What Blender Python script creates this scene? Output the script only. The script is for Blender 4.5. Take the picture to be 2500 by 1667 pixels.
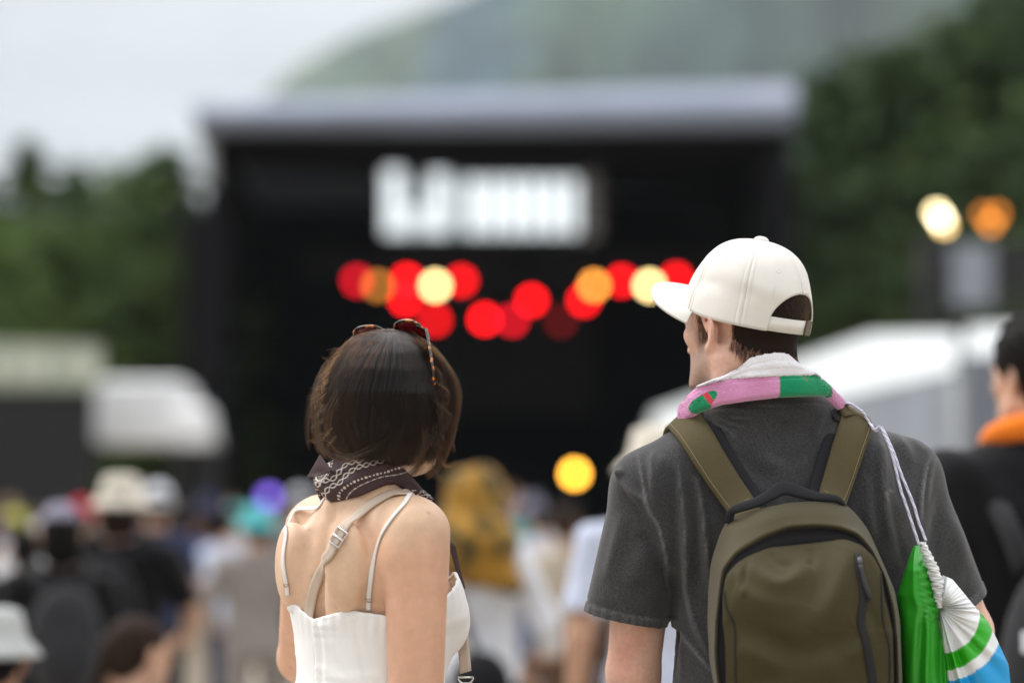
import bpy, math, random
import numpy as np
from math import radians as R, sin, cos, pi
random.seed(7); rng = np.random.default_rng(7)
for _o in list(bpy.data.objects): bpy.data.objects.remove(_o)
scene = bpy.context.scene; col = scene.collection

# ---------------------------------------------------------------- camera
FOC, SENS, CZ, TILT = 85.0, 36.0, 1.40, 4.567
FPX = 2500*FOC/SENS
cam_d = bpy.data.cameras.new('camera'); cam = bpy.data.objects.new('camera', cam_d); col.objects.link(cam)
cam_d.lens = FOC; cam_d.sensor_width = SENS; cam_d.clip_end = 20000; cam_d.clip_start = 0.05
cam.location = (0, 0, CZ); cam.rotation_euler = (R(90+TILT), 0, 0)
cam_d.dof.use_dof = True; cam_d.dof.focus_distance = 3.655; cam_d.dof.aperture_fstop = 1.5
scene.camera = cam
# ---------------------------------------------------------------- world: high overcast sky, brighter overhead
SUN_EL, SUN_AZ = 52.0, -62.0       # azimuth measured from +Y (away) toward +X: light comes from the left, a little ahead
world = bpy.data.worlds.new('World'); scene.world = world; world.use_nodes = True
nt = world.node_tree; nt.nodes.clear()
def N(t, **k):
    n = nt.nodes.new(t)
    for a, b in k.items(): setattr(n, a, b)
    return n
wo = N('ShaderNodeOutputWorld'); bg = N('ShaderNodeBackground'); nt.links.new(bg.outputs[0], wo.inputs[0])
bg.inputs['Strength'].default_value = 0.1
sky = N('ShaderNodeTexSky'); sky.sky_type = 'NISHITA'; sky.sun_disc = False
sky.sun_elevation = R(SUN_EL); sky.sun_rotation = R(SUN_AZ); sky.air_density = 1.0; sky.dust_density = 3.0
tc = N('ShaderNodeTexCoord'); sep = N('ShaderNodeSeparateXYZ'); nt.links.new(tc.outputs['Generated'], sep.inputs[0])
ramp = N('ShaderNodeValToRGB'); nt.links.new(sep.outputs['Z'], ramp.inputs[0])
cr = ramp.color_ramp
cr.elements[0].position = 0.0; cr.elements[0].color = (.30, .315, .325, 1)
cr.elements[1].position = 1.0; cr.elements[1].color = (1.0, 1.0, 1.0, 1)
e = cr.elements.new(.16); e.color = (.315, .335, .35, 1)
e = cr.elements.new(.32); e.color = (.40, .415, .43, 1)
e = cr.elements.new(.6); e.color = (.80, .805, .81, 1)
mp = N('ShaderNodeMapping'); nt.links.new(tc.outputs['Generated'], mp.inputs[0]); mp.inputs['Scale'].default_value = (1, 1, 2.6)
no = N('ShaderNodeTexNoise'); nt.links.new(mp.outputs[0], no.inputs['Vector'])
no.inputs['Scale'].default_value = 5.0; no.inputs['Detail'].default_value = 5
r2 = N('ShaderNodeMapRange'); nt.links.new(no.outputs['Fac'], r2.inputs[0])
r2.inputs[1].default_value = .3; r2.inputs[2].default_value = .7; r2.inputs[3].default_value = 17.5; r2.inputs[4].default_value = 24.0
mul = N('ShaderNodeMix', data_type='RGBA', blend_type='MULTIPLY'); mul.inputs[0].default_value = 1
nt.links.new(ramp.outputs[0], mul.inputs[6]); nt.links.new(r2.outputs[0], mul.inputs[7])
# unseen sky behind the camera dimmed, added to cut light from that side
bk = N('ShaderNodeMapRange'); nt.links.new(sep.outputs['Y'], bk.inputs[0]); bk.inputs[1].default_value = -.9; bk.inputs[2].default_value = .1; bk.inputs[3].default_value = .55; bk.inputs[4].default_value = 1.0
mb_ = N('ShaderNodeMix', data_type='RGBA', blend_type='MULTIPLY'); mb_.inputs[0].default_value = 1; nt.links.new(mul.outputs[2], mb_.inputs[6]); nt.links.new(bk.outputs[0], mb_.inputs[7]); mul = mb_
mx = N('ShaderNodeMix', data_type='RGBA'); mx.inputs[0].default_value = .93
nt.links.new(sky.outputs[0], mx.inputs[6]); nt.links.new(mul.outputs[2], mx.inputs[7]); nt.links.new(mx.outputs[2], bg.inputs[0])
sun_d = bpy.data.lights.new('sun', 'SUN'); sun = bpy.data.objects.new('sun', sun_d); col.objects.link(sun)
sun_d.energy = 1.9; sun_d.angle = R(30); sun_d.color = (1.0, .965, .92)
from mathutils import Vector
_sd = Vector((sin(R(SUN_AZ))*cos(R(SUN_EL)), cos(R(SUN_AZ))*cos(R(SUN_EL)), sin(R(SUN_EL))))
sun.rotation_euler = _sd.to_track_quat('Z', 'Y').to_euler()
vs = scene.view_settings; vs.view_transform = 'Standard'; vs.look = 'None'; vs.exposure = 0.33; vs.gamma = 1.0; vs.use_curve_mapping = False
cy = scene.cycles
cy.use_adaptive_sampling = False; cy.use_denoising = True
cy.max_bounces = 6; cy.diffuse_bounces = 3; cy.glossy_bounces = 3; cy.transmission_bounces = 4; cy.volume_bounces = 0; cy.transparent_max_bounces = 12
cy.sample_clamp_indirect = 6; cy.caustics_reflective = False; cy.caustics_refractive = False
try:
    scene.cycles_curves.shape = 'RIBBONS'; scene.cycles_curves.subdivisions = 2
except Exception: pass

# ---------------------------------------------------------------- pixel -> world at a given distance
_t = R(TILT)
def P(u, v, Y):
    "photo pixel (2500x1667) to the world point at distance Y"
    dx = (u-1250)/FPX; dy = (833.5-v)/FPX
    d = np.array([dx, cos(_t)-dy*sin(_t), sin(_t)+dy*cos(_t)])
    p = d*(Y/d[1]); p[2] += CZ
    return p
DS = 2500/2352
def Pd(u, v, Y): return P(u*DS, v*DS, Y)
def ZV(v, Y=3.7): return P(1250, v, Y)[2]
def to_px(p):
    p = np.asarray(p, float); q = p - np.array([0, 0, CZ])
    fw = q[..., 1]*cos(_t)+q[..., 2]*sin(_t); up = -q[..., 1]*sin(_t)+q[..., 2]*cos(_t)
    return np.stack([1250+q[..., 0]/fw*FPX, 833.5-up/fw*FPX], -1)

# ---------------------------------------------------------------- objects
def tag(o, label=None, cat=None, group=None, kind=None):
    if label: o['label'] = label
    if cat: o['category'] = cat
    if group: o['group'] = group
    if kind: o['kind'] = kind
    return o
def empty(name, loc=(0, 0, 0), rz=0, label=None, cat=None, group=None):
    o = bpy.data.objects.new(name, None); col.objects.link(o); o.location = loc; o.rotation_euler = (0, 0, rz)
    o.empty_display_size = .1
    return tag(o, label, cat, group)
def mesh_obj(name, V, F, mat=None, parent=None, smooth=True, colors=None, attrs=None, world_in=False, auto=None):
    me = bpy.data.meshes.new(name)
    V = np.asarray(V, float)
    if world_in and parent is not None:
        m = np.array(parent_matrix(parent)); V = (np.c_[V, np.ones(len(V))] @ np.linalg.inv(m).T)[:, :3]
    if isinstance(F, np.ndarray) and F.ndim == 2:
        k = F.shape[1]; me.vertices.add(len(V)); me.vertices.foreach_set('co', V.astype(np.float32).ravel())
        me.loops.add(F.size); me.loops.foreach_set('vertex_index', F.astype(np.int32).ravel())
        me.polygons.add(len(F)); me.polygons.foreach_set('loop_start', np.arange(0, F.size, k, dtype=np.int32))
        me.update(calc_edges=True); me.validate()
    else:
        me.from_pydata(V.tolist(), [], [list(map(int, f)) for f in F]); me.update()
    if smooth: me.polygons.foreach_set('use_smooth', np.ones(len(me.polygons), dtype=bool))
    if colors is not None:
        a = me.color_attributes.new('Col', 'FLOAT_COLOR', 'POINT')
        c = np.ones((len(V), 4), np.float32); c[:, :3] = colors; a.data.foreach_set('color', c.ravel())
    for k, val in (attrs or {}).items():
        a = me.attributes.new(k, 'FLOAT', 'POINT'); a.data.foreach_set('value', np.asarray(val, np.float32))
    o = bpy.data.objects.new(name, me); col.objects.link(o)
    if mat: me.materials.append(mat)
    if parent is not None: o.parent = parent
    return o
def parent_matrix(o):
    from mathutils import Matrix
    m = Matrix.Translation(o.location) @ o.rotation_euler.to_matrix().to_4x4()
    return (np.array(parent_matrix(o.parent)) @ np.array(m)) if o.parent else np.array(m)
def mod(o, t, **k):
    m = o.modifiers.new(t.lower(), t)
    for a, b in k.items(): setattr(m, a, b)
    return m

class MB:
    "collects simple shapes for one mesh"
    def __init__(s): s.V = []; s.F = []
    def add(s, V, F):
        n = len(s.V); s.V += [tuple(map(float, v)) for v in V]; s.F += [[i+n for i in f] for f in F]; return s
    def box(s, c, d, rz=0, b=0.0):
        x, y, z = d[0]/2, d[1]/2, d[2]/2; pts = []
        for sx, sy, sz in ((-1,-1,-1),(1,-1,-1),(1,1,-1),(-1,1,-1),(-1,-1,1),(1,-1,1),(1,1,1),(-1,1,1)):
            px, py = sx*x, sy*y
            pts.append((c[0]+px*cos(rz)-py*sin(rz), c[1]+px*sin(rz)+py*cos(rz), c[2]+sz*z))
        return s.add(pts, [(0,3,2,1),(4,5,6,7),(0,1,5,4),(1,2,6,5),(2,3,7,6),(3,0,4,7)])
    def tube(s, pts, r, n=8, caps=True):
        V, F = tube(pts, r, n, caps); return s.add(V, F)
    def lathe(s, prof, n=20, M=None):
        V = []; F = []
        for (r, z) in prof:
            for k in range(n): V.append((r*cos(2*pi*k/n), r*sin(2*pi*k/n), z))
        for i in range(len(prof)-1):
            for k in range(n): F.append((i*n+k, i*n+(k+1) % n, (i+1)*n+(k+1) % n, (i+1)*n+k))
        F.append(tuple(range(n))[::-1]); F.append(tuple((len(prof)-1)*n+k for k in range(n)))
        V = np.array(V)
        if M is not None: V = (np.c_[V, np.ones(len(V))] @ np.asarray(M).T)[:, :3]
        return s.add(V, F)
    def build(s, name, mat, parent=None, smooth=False, **k): return mesh_obj(name, s.V, s.F, mat, parent, smooth, **k)
def frames(pts):
    pts = np.asarray(pts, float); T = np.gradient(pts, axis=0); T /= np.linalg.norm(T, axis=1)[:, None]+1e-12
    up = np.array([0, 0, 1.]) if abs(T[0][2]) < .9 else np.array([1., 0, 0])
    A = []; a = np.cross(T[0], up); a /= np.linalg.norm(a)
    for t in T:
        a = a-t*np.dot(a, t); a /= np.linalg.norm(a)+1e-12; A.append(a)
    A = np.array(A); return T, A, np.cross(T, A)
def tube(pts, r, n=8, caps=True):
    pts = np.asarray(pts, float); T, A, B = frames(pts); r = np.broadcast_to(r, (len(pts),))
    an = np.arange(n)*2*pi/n
    V = pts[:, None]+r[:, None, None]*(A[:, None]*np.cos(an)[None, :, None]+B[:, None]*np.sin(an)[None, :, None])
    V = V.reshape(-1, 3); F = []
    for i in range(len(pts)-1):
        for k in range(n): F.append((i*n+k, i*n+(k+1) % n, (i+1)*n+(k+1) % n, (i+1)*n+k))
    if caps: F.append(tuple(range(n))[::-1]); F.append(tuple((len(pts)-1)*n+k for k in range(n)))
    return V, F
def smooth_line(pts, n=40):
    "Catmull-Rom through points"
    p = np.asarray(pts, float); p = np.vstack([2*p[0]-p[1], p, 2*p[-1]-p[-2]]); out = []
    m = len(p)-3
    for s in np.linspace(0, m-1e-6, n):
        i = int(s); t = s-i; a, b, c, d = p[i:i+4]
        out.append(.5*((2*b)+(-a+c)*t+(2*a-5*b+4*c-d)*t*t+(-a+3*b-3*c+d)*t**3))
    return np.array(out)
def grid_faces(nu, nv, wrap=False):
    i = np.arange(nu-1)[:, None]; k = np.arange(nv if wrap else nv-1)[None]
    k2 = (k+1) % nv
    return np.stack([i*nv+k, i*nv+k2, (i+1)*nv+k2, (i+1)*nv+k], -1).reshape(-1, 4)

# ---------------------------------------------------------------- signed distance fields and surface nets
class Field:
    def __init__(s, lo, hi, h):
        s.lo = np.array(lo, float); s.h = h; n = np.ceil((np.array(hi)-s.lo)/h).astype(int)+1
        s.ax = [s.lo[i]+h*np.arange(n[i]) for i in range(3)]
        s.f = np.full(n, 1e3)
    def pts(s, sl): return np.meshgrid(*[s.ax[i][sl[i]] for i in range(3)], indexing='ij')
    def region(s, lo, hi):
        sl = []
        for i in range(3):
            a = max(0, int((lo[i]-s.lo[i])/s.h)-1); b = min(s.f.shape[i], int((hi[i]-s.lo[i])/s.h)+3)
            if b <= a: return None
            sl.append(slice(a, b))
        return tuple(sl)
    def join(s, sl, d, k, sub=False):
        a = s.f[sl]
        if sub:
            h = np.maximum(k-np.abs(a+d), 0)/max(k, 1e-9); s.f[sl] = np.maximum(a, -d)+h*h*k*.25
        else:
            h = np.maximum(k-np.abs(a-d), 0)/max(k, 1e-9); s.f[sl] = np.minimum(a, d)-h*h*k*.25
    def cone(s, a, b, ra, rb, k=.02, flat=None, sub=False):
        a = np.array(a, float); b = np.array(b, float); m = max(ra, rb)+k+2*s.h
        sl = s.region(np.minimum(a, b)-m, np.maximum(a, b)+m)
        if sl is None: return s
        X, Y, Z = s.pts(sl); d = b-a; L = d@d+1e-12
        t = np.clip(((X-a[0])*d[0]+(Y-a[1])*d[1]+(Z-a[2])*d[2])/L, 0, 1)
        qx, qy, qz = X-a[0]-t*d[0], Y-a[1]-t*d[1], Z-a[2]-t*d[2]
        if flat is not None:               # flatten along a direction by a factor
            n, fac = flat; n = np.array(n, float); n /= np.linalg.norm(n); w = (qx*n[0]+qy*n[1]+qz*n[2])*(fac-1)
            qx, qy, qz = qx+w*n[0], qy+w*n[1], qz+w*n[2]
        s.join(sl, np.sqrt(qx*qx+qy*qy+qz*qz)-(ra+(rb-ra)*t), k, sub); return s
    def ell(s, c, r, k=.02, M=None, sub=False):
        c = np.array(c, float); r = np.array(r, float); m = r.max()+k+2*s.h
        sl = s.region(c-m, c+m)
        if sl is None: return s
        X, Y, Z = s.pts(sl); q = np.stack([X-c[0], Y-c[1], Z-c[2]], -1)
        if M is not None: q = q @ np.asarray(M)       # columns = axes
        l = np.linalg.norm(q/r, axis=-1); g = np.linalg.norm(q/(r*r), axis=-1)+1e-9
        s.join(sl, l*(l-1)/g, k, sub); return s
    def loft(s, st, yaw, k=.02, off=0.0, p=2.0):
        "stations (z, cx, cy, a, b): ellipse a along the lateral axis, b along the forward axis"
        st = np.array(sorted(map(tuple, st))); z = st[:, 0]; m = st[:, 3:].max()+k+abs(off)+.03
        lo = np.array([st[:, 1].min()-m, st[:, 2].min()-m, z[0]-.03-k]); hi = np.array([st[:, 1].max()+m, st[:, 2].max()+m, z[-1]+.03+k])
        sl = s.region(lo, hi)
        if sl is None: return s
        X, Y, Z = s.pts(sl); zz = s.ax[2][sl[2]]
        def it(c): return smooth_interp(zz, z, st[:, c])[None, None, :]
        cx, cyy, a, b = it(1), it(2), it(3)+off, it(4)+off
        rx, ry = cos(yaw), -sin(yaw); fx, fy = sin(yaw), cos(yaw)
        q1 = (X-cx)*rx+(Y-cyy)*ry; q2 = (X-cx)*fx+(Y-cyy)*fy
        l = (np.abs(q1/a)**p+np.abs(q2/b)**p)**(1/p); g = np.sqrt((q1/(a*a))**2+(q2/(b*b))**2)+1e-9
        d = np.where(l > .02, l*(l-1)/np.maximum(g, 1e-6), -np.minimum(a, b))
        d = np.maximum(d, np.maximum(z[0]-Z, Z-z[-1])); s.join(sl, d, k); return s
    def mesh(s, smooth=2):
        f = np.pad(s.f, 1, constant_values=1.0); lo = s.lo-s.h; ins = f < 0
        n = np.array(f.shape)-1
        cnt = np.zeros(n, int)
        C = [(i, j, k) for i in (0, 1) for j in (0, 1) for k in (0, 1)]
        sh = lambda A, c: A[c[0]:c[0]+n[0], c[1]:c[1]+n[1], c[2]:c[2]+n[2]]
        for c in C: cnt += sh(ins, c)
        act = (cnt > 0) & (cnt < 8); I = np.argwhere(act)
        idx = np.full(n, -1, int); idx[act] = np.arange(len(I))
        acc = np.zeros((len(I), 3)); w = np.zeros(len(I))
        for ax in range(3):
            for c in C:
                if c[ax]: continue
                d = list(c); d[ax] = 1
                A = f[I[:, 0]+c[0], I[:, 1]+c[1], I[:, 2]+c[2]]; B = f[I[:, 0]+d[0], I[:, 1]+d[1], I[:, 2]+d[2]]
                m = (A < 0) != (B < 0); t = np.where(m, A/np.where(m, A-B, 1), 0)
                p = np.array(c, float)[None]+np.zeros((len(I), 3)); p[:, ax] += t
                acc += p*m[:, None]; w += m
        V = lo+(I+acc/w[:, None])*s.h; Fs = []
        for ax in range(3):
            u, v = (ax+1) % 3, (ax+2) % 3
            sa = [slice(1, -1)]*3; sa[ax] = slice(0, -1); sb = list(sa); sb[ax] = slice(1, None)
            A = ins[tuple(sa)]; B = ins[tuple(sb)]
            for flip in (0, 1):
                E = np.argwhere((A & ~B) if not flip else (~A & B))
                if not len(E): continue
                g = E+1; g[:, ax] -= 1
                q = []
                for du, dv in ((-1, -1), (0, -1), (0, 0), (-1, 0)):
                    h = g.copy(); h[:, u] += du; h[:, v] += dv; q.append(idx[h[:, 0], h[:, 1], h[:, 2]])
                q = np.stack(q, 1); Fs.append(q[:, ::-1] if flip else q)
        F = np.vstack(Fs); V = laplace(V, F, smooth); return V, F
def smooth_interp(x, xp, fp):
    i = np.clip(np.searchsorted(xp, x)-1, 0, len(xp)-2); d = np.diff(xp); sl = np.diff(fp)/d
    m = np.zeros(len(xp)); m[1:-1] = (sl[1:]+sl[:-1])/2; m[0] = sl[0]; m[-1] = sl[-1]
    t = np.clip((x-xp[i])/d[i], 0, 1); h = d[i]
    return fp[i]*(2*t**3-3*t**2+1)+m[i]*h*(t**3-2*t**2+t)+fp[i+1]*(-2*t**3+3*t**2)+m[i+1]*h*(t**3-t**2)
def laplace(V, F, it=2, lam=.5):
    F = np.asarray(F); e = np.vstack([F[:, [i, (i+1) % F.shape[1]]] for i in range(F.shape[1])]); e = np.vstack([e, e[:, ::-1]])
    n = np.maximum(np.bincount(e[:, 0], minlength=len(V)), 1)[:, None]
    for k in range(it):
        for l in (lam, -lam*.92):
            s = np.stack([np.bincount(e[:, 0], weights=V[e[:, 1], c], minlength=len(V)) for c in range(3)], 1)/n
            V = V+l*(s-V)
    return V
def normals(V, F):
    a, b, c = V[F[:, 0]], V[F[:, 1]], V[F[:, 2]]
    if F.shape[1] == 4: n = np.cross(V[F[:, 2]]-a, V[F[:, 3]]-b)
    else: n = np.cross(b-a, c-a)
    o = np.zeros_like(V)
    for k in range(F.shape[1]):
        for ax in range(3): o[:, ax] += np.bincount(F[:, k], weights=n[:, ax], minlength=len(V))
    return o/(np.linalg.norm(o, axis=1)[:, None]+1e-12)
def merge(*vf):
    Vs = []; Fs = []; n = 0
    for V, F in vf: Vs.append(V); Fs.append(np.asarray(F)+n); n += len(V)
    return np.vstack(Vs), np.vstack(Fs)
def keep_faces(V, F, mask):
    F = F[mask]; u = np.unique(F); r = np.full(len(V), -1); r[u] = np.arange(len(u)); return V[u], r[F], u
def seg_dist(p, line):
    "distance in the plane from points to a polyline, signed side, and arc parameter 0..1"
    line = np.asarray(line, float); best = np.full(len(p), 1e9); side = np.zeros(len(p)); par = np.zeros(len(p))
    L = np.r_[0, np.cumsum(np.linalg.norm(np.diff(line, axis=0), axis=1))]
    for i in range(len(line)-1):
        a, d = line[i], line[i+1]-line[i]; t = np.clip(((p-a)@d)/(d@d+1e-9), 0, 1); q = p-a-t[:, None]*d
        r = np.linalg.norm(q, axis=1); s = np.sign(d[0]*q[:, 1]-d[1]*q[:, 0]); m = r < best
        best = np.where(m, r, best); side = np.where(m, s, side); par = np.where(m, (L[i]+t*(L[i+1]-L[i]))/L[-1], par)
    return best, side, par

# ---------------------------------------------------------------- materials
MATS = {}
def mat(name, color=(.5, .5, .5), rough=.7, var=.0, vscale=8., bump=0., bscale=200., bdist=.002, sheen=0., spec=.4, metal=0., sss=0., attr=False, emit=None, estr=0., coords='Object', var2=0., v2scale=60., trans=0., alpha=1., hue=None, rand=0.):
    if name in MATS: return MATS[name]
    m = bpy.data.materials.new(name); m.use_nodes = True; MATS[name] = m; t = m.node_tree; n = t.nodes; b = n['Principled BSDF']
    b.inputs['Roughness'].default_value = rough; b.inputs['Specular IOR Level'].default_value = spec; b.inputs['Metallic'].default_value = metal
    b.inputs['Base Color'].default_value = (*color, 1)
    if sheen: b.inputs['Sheen Weight'].default_value = sheen; b.inputs['Sheen Roughness'].default_value = .5
    if sss:
        b.inputs['Subsurface Weight'].default_value = sss; b.inputs['Subsurface Radius'].default_value = (1, .35, .2); b.inputs['Subsurface Scale'].default_value = .008
    if trans: b.inputs['Transmission Weight'].default_value = trans
    if alpha < 1: b.inputs['Alpha'].default_value = alpha
    if emit: b.inputs['Emission Color'].default_value = (*emit, 1); b.inputs['Emission Strength'].default_value = estr
    src = None
    tcn = n.new('ShaderNodeTexCoord')
    if attr:
        at = n.new('ShaderNodeAttribute'); at.attribute_name = 'Col'; src = at.outputs['Color']
    def mulby(src, amount, scale, detail=4, fac=None):
        if fac is None:
            x = n.new('ShaderNodeTexNoise'); x.inputs['Scale'].default_value = scale; x.inputs['Detail'].default_value = detail; t.links.new(tcn.outputs[coords], x.inputs['Vector']); fac = x.outputs['Fac']; lo, hi = .3, .7
        else: lo, hi = 0, 1
        mr = n.new('ShaderNodeMapRange'); t.links.new(fac, mr.inputs[0]); mr.inputs[1].default_value = lo; mr.inputs[2].default_value = hi
        mr.inputs[3].default_value = 1-amount; mr.inputs[4].default_value = 1+amount
        mm = n.new('ShaderNodeMix'); mm.data_type = 'RGBA'; mm.blend_type = 'MULTIPLY'; mm.inputs[0].default_value = 1
        if src is None: mm.inputs[6].default_value = (*color, 1)
        else: t.links.new(src, mm.inputs[6])
        t.links.new(mr.outputs[0], mm.inputs[7]); return mm.outputs[2]
    if var: src = mulby(src, var, vscale)
    if var2: src = mulby(src, var2, v2scale, 2)
    if rand:
        oi = n.new('ShaderNodeObjectInfo'); src = mulby(src, rand, 0, fac=oi.outputs['Random'])
    if hue:                                   # second colour in patches: (color, scale, lo, hi)
        x = n.new('ShaderNodeTexNoise'); x.inputs['Scale'].default_value = hue[1]; x.inputs['Detail'].default_value = 3; t.links.new(tcn.outputs[coords], x.inputs['Vector'])
        mr = n.new('ShaderNodeMapRange'); t.links.new(x.outputs['Fac'], mr.inputs[0]); mr.inputs[1].default_value = hue[2]; mr.inputs[2].default_value = hue[3]
        mm = n.new('ShaderNodeMix'); mm.data_type = 'RGBA'; t.links.new(mr.outputs[0], mm.inputs[0])
        if src is None: mm.inputs[6].default_value = (*color, 1)
        else: t.links.new(src, mm.inputs[6])
        mm.inputs[7].default_value = (*hue[0], 1); src = mm.outputs[2]
    if src is not None: t.links.new(src, b.inputs['Base Color'])
    if bump:
        x = n.new('ShaderNodeTexNoise'); x.inputs['Scale'].default_value = bscale; x.inputs['Detail'].default_value = 3; t.links.new(tcn.outputs[coords], x.inputs['Vector'])
        bp = n.new('ShaderNodeBump'); bp.inputs['Strength'].default_value = bump; bp.inputs['Distance'].default_value = bdist
        t.links.new(x.outputs['Fac'], bp.inputs['Height']); t.links.new(bp.outputs[0], b.inputs['Normal'])
    return m
def lamp_mat(name, c, s):
    if name in MATS: return MATS[name]
    m = bpy.data.materials.new(name); m.use_nodes = True; MATS[name] = m; n = m.node_tree.nodes; b = n['Principled BSDF']
    b.inputs['Base Color'].default_value = (.02, .02, .02, 1); b.inputs['Emission Color'].default_value = (*c, 1); b.inputs['Emission Strength'].default_value = s
    return m
def srgb(r, g, b):
    f = lambda x: (x/255/12.92) if x/255 <= .04045 else ((x/255+.055)/1.055)**2.4
    return (f(r), f(g), f(b))
# ================================================================ SETTING
M_ground = mat('packed_earth', (.36, .31, .25), .95, var=.22, vscale=.35, var2=.12, v2scale=6, bump=.4, bscale=8, bdist=.03, hue=((.12, .15, .06), .06, .52, .66))
_nx = 60
gx = np.linspace(-2400, 2400, 61); gy = np.r_[-45, np.linspace(-20, 3550, 60)]
GV = np.array([(x, y, 0.) for x in gx for y in gy]); tag(mesh_obj('ground', GV, grid_faces(61, 61)[:, ::-1].copy(), M_ground, smooth=False), kind='structure')

# hills: one forested mountain flank, some kilometres off
M_hill = mat('forest_hillside', (1, 1, 1), 1.0, attr=True, var=.42, vscale=.007, var2=.30, v2scale=.03, coords='Object', spec=.05)
HC = np.array([(300, .11, .14, .09), (650, .115, .145, .10), (880, .075, .115, .095), (1000, .12, .155, .105), (1120, .06, .098, .108), (1230, .045, .078, .098), (1400, .070, .112, .075), (1560, .048, .085, .066), (1750, .030, .060, .052), (2000, .026, .052, .040), (2300, .028, .050, .030), (3000, .028, .050, .030)])
sil = np.array([(300, 1000), (430, 640), (480, 470), (510, 400), (550, 300), (590, 245), (640, 190), (700, 145), (800, 88), (900, 50), (1040, 0), (1200, -70), (1500, -200), (1900, -300), (2500, -380), (3000, -400)], float)
uu = np.linspace(300, 3000, 150); vv = np.interp(uu, sil[:, 0], sil[:, 1])
ss = np.linspace(0, 1, 50); HV = np.zeros((150, 51, 3))
ph = np.cumsum(rng.normal(0, .35, 150))
for i, (u, v) in enumerate(zip(uu, vv)):
    top = Pd(u, v, 2900)
    for k, s in enumerate(ss):
        spur = sin(u*.0125+1.2*s+.6*ph[i]*.3)*60*s*(1-s)*2+sin(u*.031+3*s)*22*s*(1-s)*2
        z = max(0., top[2])*(1-s)**1.15
        HV[i, k+1] = (top[0]*(1-.25*s), 2900-1100*s-spur*2.0, z+spur*.55*min(1, top[2]/200) if z > 1 else -2)
    HV[i, 0] = (top[0], 3300, -2)
HV[..., 2] = np.maximum(HV[..., 2], -2)
_s = np.tile(np.linspace(0, 1, 51), 150); _u = np.repeat(uu, 51)+_s*650+55*np.sin(_s*14+np.repeat(uu, 51)*.006)+30*np.sin(_s*31-np.repeat(uu, 51)*.013); tag(mesh_obj('hills', HV.reshape(-1, 3), grid_faces(150, 51), M_hill, colors=np.stack([np.interp(_u, HC[:, 0], HC[:, c]) for c in (1, 2, 3)], 1)), kind='structure')

# haze: even thin summer air
hb = MB(); hb.box((0, 1780, 549), (4900, 3660, 1100)); hz = hb.build('haze', None); hz['kind'] = 'stuff'
mh = bpy.data.materials.new('haze_air'); mh.use_nodes = True; mh.node_tree.nodes.clear()
_o = mh.node_tree.nodes.new('ShaderNodeOutputMaterial'); _v = mh.node_tree.nodes.new('ShaderNodeVolumePrincipled')
_v.inputs['Color'].default_value = (.84, .90, .97, 1); _v.inputs['Density'].default_value = 9e-5; _v.inputs['Anisotropy'].default_value = .0
mh.node_tree.links.new(_v.outputs[0], _o.inputs['Volume']); hz.data.materials.append(mh)
mh.cycles.homogeneous_volume = True

# ---------------------------------------------------------------- trees
M_leaf = mat('conifer_foliage', (.082, .140, .042), .85, var=.5, vscale=.45, spec=.2, rand=.3, hue=((.15, .21, .05), .30, .48, .66))
M_leafd = mat('dark_conifer_foliage', (.056, .098, .035), .85, var=.5, vscale=.4, spec=.2, rand=.3, hue=((.085, .125, .032), .26, .48, .66))
M_bark = mat('bark', (.07, .05, .035), .9, var=.3, vscale=3)
def tree_mesh(kind, seed, H=18.):
    "crown of many leaf sprays on whorled branches round a tapered trunk; returns crown and trunk"
    r = np.random.default_rng(seed); V = []; F = []; tb = MB()
    lean = r.normal(0, .25, 2)
    tr = [(lean[0]*t*t, lean[1]*t*t, t*H*.97) for t in np.linspace(0, 1, 9)]
    tb.tube(tr, np.linspace(.28, .03, 9), 8)
    zb = H*(.10 if kind == 'cone' else .16); nb = 120
    for i in range(nb):
        t = (i+.5)/nb; z = zb+(H-zb)*t
        if kind == 'cone': L = H*.175*(1-t)**.8*r.uniform(.6, 1.2)+.25
        else: L = H*.24*math.sqrt(max(.02, 1-(2*(t-.38)/1.25)**2))*r.uniform(.55, 1.2)+.2
        a = i*2.4+r.uniform(-.5, .5); dz = L*(-.28 if kind == 'cone' else .25)*r.uniform(.4, 1.3)
        b = np.array([lean[0]*t*t, lean[1]*t*t, z]); tip = b+np.array([cos(a)*L, sin(a)*L, dz])
        tb.tube([b, (b+tip)/2+np.array([0, 0, .08*L]), tip], [.05, .03, .01], 5)
        n = int(16+L*12)
        for j in range(n):
            q = r.uniform(.18, 1)**.7; c = b+(tip-b)*q+r.normal(0, .10+.14*L*q*.8, 3)*np.array([1, 1, .55]); s = r.uniform(.16, .42)
            d1 = r.normal(0, 1, 3); d1 /= np.linalg.norm(d1); d2 = np.cross(d1, r.normal(0, 1, 3)); d2 /= np.linalg.norm(d2)+1e-6; k = len(V)
            V += [c-d1*s, c+d2*s*.45, c+d1*s, c-d2*s*.45]; F.append((k, k+1, k+2, k+3))
    return np.array(V), np.array(F), tb
TREES = {}
for kd in ('cone', 'round'):
    for sd in (1, 2, 3):
        V_, F_, tb_ = tree_mesh(kd, sd*11+(5 if kd == 'cone' else 0))
        TREES[kd, sd] = (V_, F_, tb_)
_tm = {}
def tree(kind, sd, base, H, label, group, dark=False, wid=1., rz=0.):
    o = empty('cedar_tree' if kind == 'cone' else 'broadleaf_tree', base, rz, label, 'tree', group); o.scale = (H/18*wid, H/18*wid, H/18)
    key = (kind, sd, dark)
    if key not in _tm:
        V_, F_, tb_ = TREES[kind, sd]
        c = mesh_obj('crown', V_, F_, M_leafd if dark else M_leaf, o, smooth=False); t = tb_.build('trunk', M_bark, o, True); _tm[key] = (c, t)
    else:
        for q in _tm[key]:
            n = q.copy(); col.objects.link(n); n.parent = o
    return o
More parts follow.
